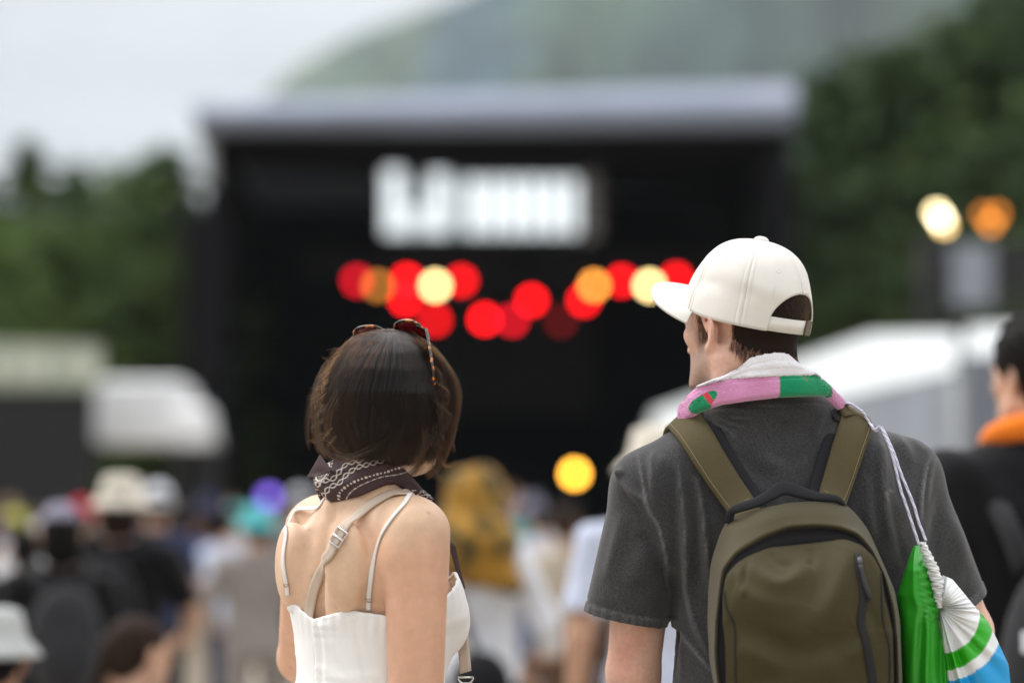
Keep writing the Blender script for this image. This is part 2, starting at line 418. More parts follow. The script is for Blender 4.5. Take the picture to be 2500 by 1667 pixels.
# (top pixel u, v in the 2352 wide view, distance, kind, seed, dark, width, label)
LT = [(-35, 415, 100, 'cone', 1, 0, 1.35, 'cedar cut by the left edge of the picture'),
      (70, 338, 104, 'cone', 2, 0, 1.45, 'tallest pointed cedar at the left, above the pale green banner'),
      (187, 388, 100, 'cone', 3, 0, 1.3, 'slim cedar just left of the notch of sky'),
      (262, 478, 97, 'round', 1, 0, 1.0, 'lowest tree, under the notch of sky left of the stage'),
      (330, 398, 102, 'round', 2, 0, 1.0, 'round topped tree between the notch of sky and the stage'),
      (398, 352, 99, 'cone', 1, 0, 1.7, 'broad cedar standing right against the left side of the stage'),
      (20, 520, 92, 'round', 3, 0, 1.1, 'low bushy tree behind the pale green banner'),
      (140, 540, 92, 'round', 2, 0, 1.1, 'low spreading tree above the right end of the pale green banner'),
      (300, 600, 91, 'round', 1, 0, 1.1, 'low spreading tree above the white canopy tent'),
      (420, 590, 93, 'round', 3, 0, .9, 'low tree half behind the left wing of the stage')]
RT = [(1848, 232, 108, 'round', 1, 1, 1.0, 'dark tree touching the right end of the stage roof'),
      (1925, 185, 104, 'cone', 1, 1, 1.6, 'dark cedar just right of the stage roof'),
      (2000, 140, 108, 'round', 2, 1, .95, 'dark round topped tree right of the stage, left one of the high crowns'),
      (2085, 150, 100, 'cone', 3, 1, 1.6, 'dark cedar above the pale yellow tower lamps'),
      (2160, 120, 104, 'round', 3, 1, .95, 'dark round tree between the stage and the right edge'),
      (2235, 85, 98, 'cone', 2, 1, 1.55, 'tall dark cedar above the orange tower lamps'),
      (2330, 5, 100, 'round', 1, 1, .95, 'tallest dark tree at the upper right corner'),
      (2420, -20, 98, 'cone', 1, 1, 1.6, 'dark cedar cut by the right edge'),
      (1900, 420, 93, 'round', 3, 1, 1.0, 'lower dark tree behind the beige cap'),
      (2010, 400, 92, 'cone', 2, 1, 1.9, 'lower dark cedar left of the lamp tower'),
      (2110, 390, 90, 'round', 2, 1, 1.0, 'lower dark tree directly behind the pale tower lamps'),
      (2215, 350, 91, 'cone', 1, 1, 1.9, 'lower dark cedar directly behind the orange tower lamps'),
      (2330, 330, 89, 'round', 3, 1, 1.0, 'lower dark tree beside the right edge'),
      (1960, 560, 86, 'round', 1, 1, 1.2, 'lowest dark bushy tree above the white marquee roof'),
      (2130, 580, 84, 'round', 2, 1, 1.2, 'lowest dark bushy tree behind the lamp tower posts'),
      (2290, 560, 85, 'round', 3, 1, 1.2, 'lowest dark bushy tree above the grey tent at the right'),
      (2420, 520, 86, 'round', 1, 1, 1.2, 'lowest dark bushy tree at the right edge')]
for G, grp in ((LT, 'trees left of the stage'), (RT, 'trees right of the stage')):
    for i, (u, v, Y, kd, sd, dk, w, lb) in enumerate(G):
        p = Pd(u, v, Y); tree(kd, sd, (p[0], p[1], 0), p[2]/.985, lb, grp, bool(dk), w, i*1.3)

# ---------------------------------------------------------------- stage
M_black = mat('black_cloth', (.0045, .0045, .0055), .9, spec=.15)
M_black2 = mat('black_scrim', (.0065, .0065, .0085), .9, var=.3, vscale=.8, spec=.15)
M_steel = mat('black_steel', (.02, .02, .022), .6)
M_roof = mat('grey_membrane', (.255, .29, .385), .6, var=.06, vscale=.4)
M_white = mat('white_pvc', (.82, .83, .86), .6, var=.06, vscale=1.2)
YS = 85.
def quad_slab(mb, q, back):
    "front quad (4 points) extruded along a vector"
    q = [np.array(a, float) for a in q]; b = [a+np.array(back, float) for a in q]
    mb.add(q+b, [(0, 1, 2, 3), (7, 6, 5, 4), (0, 4, 5, 1), (1, 5, 6, 2), (2, 6, 7, 3), (3, 7, 4, 0)])
st = empty('concert_stage', (Pd(1130, 900, YS)[0], YS+8, 0), 0, 'huge black open stage with a flat grey lavender roof edge', 'stage')
m = MB()
# roof: fascia built as a bowed band, and a slab running back from it
tl, tr_, br, bl = Pd(428, 226, YS), Pd(1832, 184, YS), Pd(1828, 288, YS), Pd(466, 292, YS)
rows = []
for k in range(7):
    s = k/6; a = bl+(tl-bl)*s; b = br+(tr_-br)*s; off = np.array([0, .9*s*s-.35*sin(pi*s), 0])
    rows.append([a+off+(b-a)*q for q in np.linspace(0, 1, 9)])
rows = np.array(rows); back = rows+np.array([0, 1.2, 0]); back[..., 1] = rows[..., 1].max()+.9
V1 = rows.reshape(-1, 3); V2 = back.reshape(-1, 3); f = grid_faces(7, 9); n1 = len(V1)
Fq = [tuple(q) for q in f]+[tuple(q[::-1]+n1) for q in f]
for r_ in (0, 6):
    for k in range(8): i = r_*9+k; Fq.append((i, i+1, i+1+n1, i+n1) if r_ else (i+1, i, i+n1, i+1+n1))
for c_ in (0, 8):
    for k in range(6): i = k*9+c_; Fq.append((i, i+9, i+9+n1, i+n1))
mesh_obj('roof_fascia', np.vstack([V1, V2]), Fq, M_roof, st, True, world_in=True)
m = MB(); y0 = rows[..., 1].max()+.95
quad_slab(m, [(tl[0]+.1, y0, tl[2]-.9), (tr_[0]-.1, y0, tr_[2]-.9), (tr_[0]-.1, y0, tr_[2]-.25), (tl[0]+.1, y0, tl[2]-.25)], (0, 17, -1.2)); m.build('roof', M_roof, st, world_in=True)
m = MB(); c0, c1 = Pd(470, 296, YS+1), Pd(1812, 292, YS+1)
quad_slab(m, [(c0[0], YS+16, 0), (c1[0], YS+16, 0), (c1[0], YS+16, c1[2]-.4), (c0[0], YS+16, c0[2]-.4)], (0, .3, 0)); m.build('back_wall', M_black, st, world_in=True)
m = MB(); quad_slab(m, [(c0[0], YS+1.2, 0), (c0[0]+.4, YS+1.2, 0), (c0[0]+.4, YS+1.2, c0[2]-.1), (c0[0], YS+1.2, c0[2]-.1)], (0, 14.6, 0)); m.build('side_wall', M_black, st, world_in=True)
m = MB(); quad_slab(m, [(c1[0]-.4, YS+1.2, 0), (c1[0], YS+1.2, 0), (c1[0], YS+1.2, c1[2]-.1), (c1[0]-.4, YS+1.2, c1[2]-.1)], (0, 14.6, 0)); m.build('side_wall', M_black, st, world_in=True)
m = MB(); m.box(((c0[0]+c1[0])/2, YS+8.4, c0[2]-.25), (c1[0]-c0[0]-1, 14.6, .3)); m.build('ceiling', M_black, st, world_in=True)
m = MB(); m.box(((c0[0]+c1[0])/2, YS+8.6, .9), (c1[0]-c0[0]-1, 14.4, 1.8)); m.build('deck', M_black, st, world_in=True)
for (ua, ub, vt, yy) in ((424, 522, 455, YS+.4), (1752, 1818, 330, YS+.4)):
    m = MB(); a, b = Pd(ua, vt, yy), Pd(ub, vt, yy); quad_slab(m, [(a[0], yy, 0), (b[0], yy, 0), (b[0], yy, b[2]), (a[0], yy, a[2]-.6)], (0, .5, 0)); m.build('wing_panel', M_black2, st, world_in=True)
a, b = Pd(884, 310, YS+3), Pd(1380, 310, YS+3)
m = MB(); quad_slab(m, [(a[0], YS+11, 6.2), (b[0], YS+11, 6.2), (b[0], YS+11, c0[2]-1.2), (a[0], YS+11, c0[2]-1.2)], (0, .2, 0)); m.build('header_cloth', mat('charcoal_header', (.016, .015, .015), .9, spec=.1), st, world_in=True)
# pale tarpaulin edge hanging under the left end of the roof
m = MB(); quad_slab(m, [Pd(462, 318, YS+1), Pd(488, 318, YS+1), Pd(492, 430, YS+1), Pd(478, 430, YS+1)], (0, .1, 0)); m.build('tarpaulin', mat('pale_tarp', (.28, .29, .29), .6), st, world_in=True)

# lit sign above the stage: two blocks of tall white strips (too blurred to read)
M_led = lamp_mat('lit_panel', (.86, .93, .96), 1.08); M_led2 = lamp_mat('lit_panel_dim', (.70, .84, .88), .55)
M_edge = mat('sign_edge_grey', (.16, .145, .14), .7)
sg = empty('lit_sign', (Pd(1120, 460, YS+2)[0], YS+2, Pd(1120, 560, YS+2)[2]), 0, 'bright white glowing sign hanging high in the middle of the stage', 'sign')
ys = YS+1.9
def strip(u0, u1, v0, v1, mt, nm='lit_strip', th=.12):
    m = MB(); quad_slab(m, [Pd(u0, v1, ys), Pd(u1, v1, ys), Pd(u1, v0, ys), Pd(u0, v0, ys)], (0, th, 0)); return m.build(nm, mt, sg, world_in=True)
m = MB(); quad_slab(m, [Pd(862, 562, ys+.2), Pd(1384, 562, ys+.2), Pd(1384, 366, ys+.2), Pd(862, 366, ys+.2)], (0, .2, 0)); m.build('sign_frame', M_black, sg, world_in=True)
for (u0, u1, v0, v1, b) in [(884, 926, 390, 536, 1), (929, 944, 478, 536, 1), (948, 962, 428, 536, 0), (966, 982, 478, 536, 1), (986, 1028, 398, 536, 1), (1040, 1058, 410, 536, 0),
                            (1070, 1108, 412, 536, 1), (1116, 1148, 412, 536, 1), (1157, 1196, 412, 536, 1), (1205, 1243, 412, 536, 1), (1253, 1290, 412, 536, 1), (1299, 1326, 412, 536, 1)]:
    strip(u0, u1, v0, v1, M_led if b else M_led2)
strip(1334, 1372, 400, 548, M_edge, 'sign_end')

# lighting bars and lamps
def truss(u0, u1, v, Y, label):
    a, b = Pd(u0, v, Y), Pd(u1, v, Y); o = empty('lighting_truss', ((a[0]+b[0])/2, Y, a[2]), 0, label, 'truss', 'lighting bars over the stage'); m = MB(); s = .22
    for dy, dz in ((-s, -s), (s, -s), (s, s), (-s, s)):
        m = MB(); m.tube([(a[0], Y+dy, a[2]+dz), (b[0], Y+dy, a[2]+dz)], .03, 6); m.build('chord', M_steel, o, world_in=True)
    k = int((b[0]-a[0])/.5); xs = np.linspace(a[0], b[0], k+1)
    for dy in (-s, s):
        m = MB(); m.tube([(xs[i], Y+dy, a[2]+(s if i % 2 else -s)) for i in range(k+1)], .015, 5); m.build('lattice', M_steel, o, world_in=True)
    for x in (a[0]+1.2, b[0]-1.2):
        m = MB(); m.tube([(x, Y, a[2]), (x, Y, c0[2]-.5)], .02, 6); m.build('hanger', M_steel, o, world_in=True)
truss(700, 1180, 608, 90, 'long dark lighting bar carrying the left row of stage lamps')
truss(1230, 1700, 608, 90, 'dark lighting bar carrying the right row of stage lamps')
truss(880, 1440, 655, 93, 'lower dark lighting bar behind, carrying the red lamps in the middle')
RED, REDD, AMB, PALE = (1, .004, .008), (.9, .004, .02), (1, .36, .05), (1, .72, .30)
def stage_lamp(u, v, Y, c, E, label, r=.19, nm='stage_lamp', grp='lamps lit on the stage', drop=.45, tilt=0.):
    p = Pd(u, v, Y); o = empty(nm, (p[0], p[1], p[2]), 0, label, 'lamp', grp)
    from mathutils import Matrix
    Mx = np.array([[1, 0, 0, 0], [0, 0, -1, 0], [0, 1, 0, 0], [0, 0, 0, 1]], float)      # lathe axis z -> toward the camera (-y)
    b = MB(); b.lathe([(r*.55, -.42), (r*.85, -.36), (r*.95, -.1), (r*1.12, -.02), (r*1.12, .03), (r*1.02, .03), (r*1.02, -.01)], 20, Mx); b.build('housing', M_steel, o, True)
    l = MB(); l.lathe([(r, -.005), (r, .012), (r*.9, .024), (r*.4, .034)], 20, Mx); lm = lamp_mat('lamp_%03d_%03d_%03d_%d' % (c[0]*100, c[1]*100, c[2]*100, E*10), c, E); lm.cycles.emission_sampling = 'NONE'; l.build('lens', lm, o, True)
    y = MB(); y.tube([(-r*1.25, .15, 0), (-r*1.25, .15, drop*.6), (0, .15, drop), (r*1.25, .15, drop*.6), (r*1.25, .15, 0)], .02, 6); y.build('yoke', M_steel, o); return o
SL = [(820, 645, 90, REDD, 6., 'dim red lamp at the far left of the upper row', .2), (868, 656, 89.5, AMB, 3.4, 'dull amber lamp second from the left in the upper row', .2),
      (935, 643, 90.2, RED, 12, 'bright red lamp just left of the pale lamp, upper row', .2), (931, 688, 93, RED, 13, 'red lamp below the upper row, under the red one left of the pale lamp', .2),
      (1000, 656, 89, PALE, 15, 'pale yellow lamp in the left half of the upper row', .19), (1060, 645, 90, RED, 9, 'red lamp right of the left pale yellow lamp', .2),
      (1000, 735, 93, RED, 8, 'low red lamp right above the sunglasses', .2), (1113, 733, 93, RED, 14, 'brightest low red lamp in the middle of the stage', .2),
      (1176, 736, 93.5, REDD, 7, 'dimmer low red lamp overlapping the bright one', .2), (1221, 690, 92.8, RED, 13, 'red lamp at mid height in the middle of the stage', .2),
      (1288, 738, 93, REDD, .9, 'almost dark red lamp low in the middle', .2), (1341, 690, 93, RED, 12, 'red lamp under the amber lamp on the right', .2),
      (1365, 656, 89.3, AMB, 11, 'bright amber lamp in the right half of the upper row', .19), (1428, 645, 90, RED, 10, 'red lamp between the amber and the pale one', .2),
      (1492, 656, 89, PALE, 15, 'pale yellow lamp at the tip of the cap visor', .19), (1554, 640, 90, RED, 10, 'red lamp just behind the cap at the far right', .2)]
for (u, v, Y, c, E, lb, r) in SL: stage_lamp(u, v, Y, c, E, lb, r)
# floor lamps near the crowd (on stands)
def stand_lamp(u, v, Y, c, E, lb, r=.1):
    o = stage_lamp(u, v, Y, c, E, lb, r, 'stand_lamp', 'lamps on stands behind the crowd', drop=.2); z = o.location[2]
    m = MB(); m.tube([(0, .15, -z+.02), (0, .15, -.02)], .03, 8); m.build('pole', M_steel, o)
    m = MB(); m.lathe([(.3, 0), (.3, .03), (.05, .06)], 16, np.array([[1, 0, 0, 0], [0, 1, 0, .15], [0, 0, 1, -z], [0, 0, 0, 1.]])); m.build('base', M_steel, o)
stand_lamp(1320, 1088, 70, (1, .44, .04), 16, 'glowing orange lamp low between the two people', .17)
stand_lamp(618, 1142, 60, (.12, .07, .42), 8, 'dim violet lamp low left of the woman', .15)

# ---------------------------------------------------------------- left: dark screen with banner, white canopy tents
M_dark = mat('dark_screen', (.012, .0125, .0145), .7, var=.06, vscale=.5)
M_ban = mat('pale_green_banner', (.40, .44, .36), .8, var=.18, vscale=.55)
o = empty('screen_wall', (Pd(0, 900, 60)[0], 60, 0), 0, 'tall dark switched off screen wall at the left edge', 'screen')
a, b = Pd(-330, 896, 60), Pd(213, 896, 60)
m = MB(); quad_slab(m, [(a[0], 60, 0), (b[0], 60, 0), (b[0], 60, b[2]), (a[0], 60, a[2])], (0, .4, 0)); m.build('screen_panel', M_dark, o, world_in=True)
m = MB()
for x in np.linspace(a[0]+.3, b[0]-.3, 4): m.tube([(x, 60.9, 0), (x, 60.9, b[2]+1.2)], .06, 8); m.tube([(x, 60.9, 3), (x, 62.6, .05)], .05, 8)
m.build('scaffold', M_steel, o, world_in=True)
o = empty('banner', (Pd(0, 900, 59.9)[0], 59.9, b[2]+.05), 0, 'pale green banner along the top of the dark screen wall at the left', 'banner')
m = MB(); quad_slab(m, [Pd(-330, 890, 59.9), Pd(232, 890, 59.9), Pd(230, 790, 59.9), Pd(-330, 778, 59.9)], (0, .08, 0)); m.build('cloth', M_ban, o, world_in=True)
M_lt = mat('banner_lettering', (.62, .66, .56), .8)
for u0, u1 in ((-20, 14), (40, 60), (66, 108), (140, 158), (182, 226)):
    m = MB(); quad_slab(m, [Pd(u0, 868, 59.86), Pd(u1, 868, 59.86), Pd(u1, 812, 59.86), Pd(u0, 812, 59.86)], (0, .03, 0)); m.build('pale_block', M_lt, o, world_in=True)

def canopy(u0, u1, vt, ve, vb, Y, dep, label, slant=.0):
    "white canopy: pitched top over a deep valance on four legs"
    a, b, t, bt = Pd(u0, ve, Y), Pd(u1, ve, Y), Pd((u0+u1)/2, vt, Y), Pd(u0, vb, Y)
    o = empty('canopy_tent', ((a[0]+b[0])/2, Y+dep/2, 0), 0, label, 'tent', 'white canopies left of the stage'); m = MB(); w = b[0]-a[0]
    q = [(a[0], Y), (b[0], Y), (b[0], Y+dep), (a[0], Y+dep)]; i = slant*w
    r = [(a[0]+.08*w, Y+dep*.3), (b[0]-.08*w-i, Y+dep*.3), (b[0]-.08*w-i, Y+dep*.7), (a[0]+.08*w, Y+dep*.7)]
    V = [(x, y, bt[2]) for x, y in q]+[(x-(i if k in (1, 2) else 0), y, a[2]) for k, (x, y) in enumerate(q)]+[(x, y, t[2]) for x, y in r]
    F = []
    for L in (0, 4):
        for k in range(4): F.append((L+k, L+(k+1) % 4, L+4+(k+1) % 4, L+4+k))
    F.append((8, 9, 10, 11)); F.append((3, 2, 1, 0)); m.add(V, F); m.build('canopy', M_white, o, world_in=True)
    for (x, y) in q:
        m = MB(); m.tube([(x, y, 0), (x, y, bt[2]+.1)], .05, 8); m.build('leg', M_steel, o, world_in=True)
canopy(214, 447, 868, 880, 1014, 62, 2.6, 'larger white canopy beside the dark screen wall', .12)
canopy(396, 490, 930, 944, 1020, 60, 1.2, 'smaller white canopy tucked against the right side of the larger one', .15)

# ---------------------------------------------------------------- right: marquees and lamp tower
M_wall = mat('grey_tent_wall', (.25, .275, .32), .8, var=.12, vscale=.9)
M_roofw = mat('marquee_roof', (.56, .585, .59), .6, var=.05, vscale=.5)
def marquee(A, B, Cc, E, D, dep, label, grp='marquees at the right'):
    o = empty('marquee_tent', ((Cc[0]+D[0])/2, (Cc[1]+D[1])/2, 0), 0, label, 'tent', grp)
    bk = np.array([dep*.45, dep, 0]); A, B, Cc, E, D = map(np.array, (A, B, Cc, E, D)); Bk = E+bk*.6; Dk = D+bk; Bk[2] = Cc[2]; Dk[2] = D[2]
    mesh_obj('roof', [A, B, E, Cc, D, Bk, Dk], [(4, 3, 1, 0), (3, 2, 1), (1, 2, 5), (0, 1, 5, 6), (4, 0, 6)], M_roofw, o, False, world_in=True)
    g = lambda p: np.array([p[0], p[1], 0.]); ins = lambda p: p+np.array([0, 0, -.02])
    for p, q in ((D, Cc), (Cc, E), (E, Bk), (Bk, Dk), (Dk, D)):
        mesh_obj('side_wall', [g(p), g(q), ins(q), ins(p)], [(0, 1, 2, 3)], M_wall, o, False, world_in=True).modifiers.new('thickness', 'SOLIDIFY').thickness = .03
    for p in (D, Cc, E):
        m = MB(); m.tube([g(p)+np.array([0, -.05, 0]), p+np.array([0, -.05, -.05])], .04, 8); m.build('pole', mat('grey_pole', (.4, .41, .42), .5), o, True, world_in=True)
marquee(Pd(1500, 948, 54), Pd(2000, 768, 34), Pd(2192, 852, 24), Pd(2196, 764, 29), Pd(1496, 1006, 48), 5, 'long white marquee with grey walls, behind the man to the right')
marquee(Pd(2225, 752, 34), Pd(2420, 745, 33), Pd(2560, 815, 27), Pd(2520, 765, 31), Pd(2206, 815, 27), 5, 'second marquee, behind the person with the orange towel at the right edge')
yt = 45.; o = empty('lamp_tower', (Pd(2230, 900, yt)[0], yt, 0), 0, 'dark lamp tower rising behind the marquee at the right', 'tower')
m = MB()
for u in (2120, 2180, 2290, 2345): p = Pd(u, 560, yt); m.tube([(p[0], yt, 0), (p[0], yt, p[2])], .07, 8)
for v in (560, 640, 710): p, q = Pd(2100, v, yt), Pd(2380, v, yt); m.tube([(p[0], yt, p[2]), (q[0], yt, q[2])], .06, 8)
for k in range(4): p, q = Pd(2120+60*k, 1100-90*k, yt), Pd(2180+55*k, 1000-90*k, yt); m.tube([(p[0], yt, p[2]), (q[0], yt, q[2])], .03, 6)
m.build('frame', M_steel, o, True, world_in=True)
m = MB(); p = Pd(2232, 632, yt-.4); m.box((p[0], yt-.4, p[2]), (.72, .25, 1.1)); m.build('control_box', mat('pale_box', (.30, .33, .38), .6), o, world_in=True)
m = MB(); p = Pd(2150, 610, yt-.1); m.box((p[0], yt-.1, p[2]), (.5, .3, .9)); m.build('speaker_box', M_steel, o, world_in=True); m = MB(); p = Pd(2310, 610, yt-.1); m.box((p[0], yt-.1, p[2]), (.45, .3, .9)); m.build('speaker_box', M_steel, o, world_in=True)
for (u, v, c, E, lb) in [(2151, 489, (1, .80, .42), 20, 'pale yellow tower lamp, upper left of its cluster'), (2161, 503, (1, .85, .55), 22, 'brightest white tower lamp, centre of the pale cluster'), (2168, 518, (1, .66, .24), 14, 'yellow tower lamp, lowest of the pale cluster'),
                     (2260, 494, (1, .30, .03), 5, 'orange tower lamp, left of the orange cluster'), (2290, 492, (1, .30, .03), 6, 'orange tower lamp, right of the orange cluster'), (2276, 514, (1, .32, .04), 8, 'orange tower lamp, lowest of the orange cluster')]:
    stage_lamp(u, v, yt-.3+random.uniform(-.1, .1), c, E*.55, lb, .085, 'tower_lamp', 'lamps on the tower', drop=.14)
# ================================================================ PEOPLE: shared anatomy
def basis(yaw, pitch=0., roll=0.):
    "columns: right, forward, up for a figure that faces yaw (0 = away from the camera, positive = toward +X)"
    f = np.array([sin(yaw)*cos(pitch), cos(yaw)*cos(pitch), sin(pitch)]); r = np.array([cos(yaw), -sin(yaw), 0]); u = np.cross(r, f)
    r2 = r*cos(roll)+u*sin(roll); u2 = u*cos(roll)-r*sin(roll)
    return np.stack([r2, f, u2], 1)
def head_sdf(Fd, c, B, s=1.0, detail=True, nose=1.0):
    "head centred between the ears; B = basis columns right, forward, up"
    w = lambda x, y, z: np.array(c)+B@(np.array([x, y, z])*s)
    k = .02*s
    Fd.ell(w(0, -.012, .045), np.array([.076, .098, .082])*s, k, B)
    Fd.ell(w(0, .03, .03), np.array([.066, .064, .075])*s, k, B)
    Fd.ell(w(0, .040, -.035), np.array([.057, .054, .075])*s, k, B)
    for q in (-1, 1):
        Fd.cone(w(q*.058, .002, -.045), w(q*.030, .062, -.088), .018*s, .016*s, .03*s)
        Fd.ell(w(q*.042, .062, -.008), np.array([.022, .02, .016])*s, .02*s, B)
    Fd.ell(w(0, .072, -.093), np.array([.02, .018, .016])*s, .02*s, B)
    if detail:
        Fd.cone(w(-.04, .088, .033), w(.04, .088, .033), .010*s, .010*s, .012*s)
        for q in (-1, 1):
            Fd.ell(w(q*.032, .098, .012), np.array([.016, .012, .011])*s, .01*s, B, sub=True)
            Fd.ell(w(q*.032, .083, .011), np.array([.0125, .0125, .0115])*s, .002*s, B)
        Fd.cone(w(0, .094, .018), w(0, .116*nose, -.024), .008*s, .011*s, .012*s)
        for q in (-1, 1): Fd.ell(w(q*.011, .100, -.030), np.array([.009, .012, .007])*s, .008*s, B)
        Fd.cone(w(-.018, .088, -.055), w(.018, .088, -.055), .006*s, .006*s, .008*s)
        Fd.cone(w(-.016, .088, -.066), w(.016, .088, -.066), .007*s, .007*s, .008*s)
        Fd.cone(w(-.02, .097, -.0605), w(.02, .097, -.0605), .0022*s, .0022*s, .003*s, sub=True)
def ear_sdf(Fd, c, B, side, s=1.0, k=.006, out=1.):
    "outer ear: rim, inner fold, bowl, lobe"
    def w(fwd, o_, up): return np.array(c)+B@(np.array([side*(.0685/s+o_*out), fwd, up])*s)
    rim = [(.012, .004, .008), (.016, .010, .028), (.004, .017, .036), (-.012, .022, .030), (-.021, .024, .012), (-.019, .022, -.006), (-.011, .016, -.020), (-.002, .011, -.029)]
    rim = smooth_line(np.array(rim), 16)
    for a, b in zip(rim[:-1], rim[1:]): Fd.cone(w(*a), w(*b), .0042*s, .0042*s, .004*s)
    fold = smooth_line(np.array([(-.002, .012, .022), (-.011, .016, .010), (-.009, .014, -.006), (-.003, .010, -.016)]), 8)
    for a, b in zip(fold[:-1], fold[1:]): Fd.cone(w(*a), w(*b), .0045*s, .004*s, .006*s)
    M = B
    Fd.ell(w(-.006, .010, .006), np.array([.0065, .017, .028])*s, .006*s, M)
    Fd.ell(w(.004, .008, -.030), np.array([.0055, .009, .011])*s, .006*s, M)
    Fd.ell(w(.004, .014, -.006), np.array([.006, .008, .011])*s, .004*s, M, sub=True)
def hand_mesh(wrist, d, palm_n, s=1.0, curl=.35, thumb=1, h=.0035):
    "palm, five bent fingers; d = direction from wrist to fingertips, palm_n = palm normal"
    d = np.array(d, float); d /= np.linalg.norm(d); n = np.array(palm_n, float); n -= d*(n@d); n /= np.linalg.norm(n); l = np.cross(d, n)*thumb
    w = lambda a, b, c: np.array(wrist)+(d*a+l*b+n*c)*s
    lo = np.array(wrist)-.21*s; hi = np.array(wrist)+.21*s; Fd = Field(lo, hi, h)
    Fd.cone(w(-.03, 0, 0), w(.02, 0, 0), .025*s, .027*s, .01, (n, 1.35))
    for b in (-.028, -.01, .01, .028): Fd.cone(w(.02, b*.6, 0), w(.088, b, .002), .013*s, .0115*s, .012)
    for b, L in ((.030, .070), (.010, .080), (-.010, .074), (-.029, .058)):
        p = np.array([.09, b, .002]); a = .15
        for q, r in ((.45, .0088), (.32, .0082), (.23, .0074)):
            a += curl*.9; e = p+np.array([cos(a), b*.9, sin(a)])*np.array([1, 1, 1])*L*q; Fd.cone(w(*p), w(*e), (r+.0004)*s, r*s, .003); p = e
    p = np.array([.02, .028, .004])
    for e, r in (((.05, .052, .014), .0125), ((.078, .060, .022), .0105), ((.100, .060, .030), .009)):
        Fd.cone(w(*p), w(*e), (r+.001)*s, r*s, .006); p = np.array(e)
    return Fd.mesh(2)

M_skinT = {'pale': mat('pale_skin', (.60, .36, .25), .5, var=.08, vscale=14, sss=.12, spec=.35), 'tan': mat('tan_skin', (.46, .25, .15), .5, var=.08, vscale=14, sss=.1, spec=.35)}
def cloth(name, c, **k): return mat('cloth_'+name, c, k.pop('rough', .9), var=.12, vscale=6, var2=.08, v2scale=70, spec=.15, sheen=.1, **k)
CL = {'black': cloth('black', (.010, .010, .012)), 'white': cloth('white', (.72, .74, .80)), 'grey': cloth('grey', (.20, .195, .20)), 'beige': cloth('beige', (.46, .40, .32)), 'navy': cloth('navy', (.03, .04, .09)),
      'pale_blue': cloth('pale_blue', (.55, .60, .75)), 'teal': cloth('teal', (.10, .44, .47)), 'cream': cloth('cream', (.66, .61, .52)), 'red': cloth('red', (.55, .02, .05)), 'lilac': cloth('lilac', (.26, .25, .33)),
      'olive': cloth('olive', (.13, .12, .07)), 'orange': cloth('orange', (.90, .22, .02)), 'denim': cloth('denim', (.10, .14, .24)), 'brown': cloth('brown', (.12, .07, .045)), 'mustard': cloth('mustard', (.33, .175, .028), hue=((.055, .048, .022), 11, .47, .60)),
      'stone': cloth('stone', (.44, .455, .455)), 'taupe': cloth('taupe', (.26, .235, .225)), 'yellow': cloth('yellow', (.45, .47, .08)), 'charcoal': cloth('charcoal', (.03, .03, .034)), 'blue': cloth('blue', (.05, .12, .42))}
M_hairT = {'black': mat('black_hair', (.008, .0065, .006), .75, var=.4, vscale=30, spec=.12), 'brown': mat('brown_hair', (.026, .016, .012), .75, var=.4, vscale=30, spec=.12)}
M_shoe = mat('shoe_rubber', (.08, .08, .085), .7)

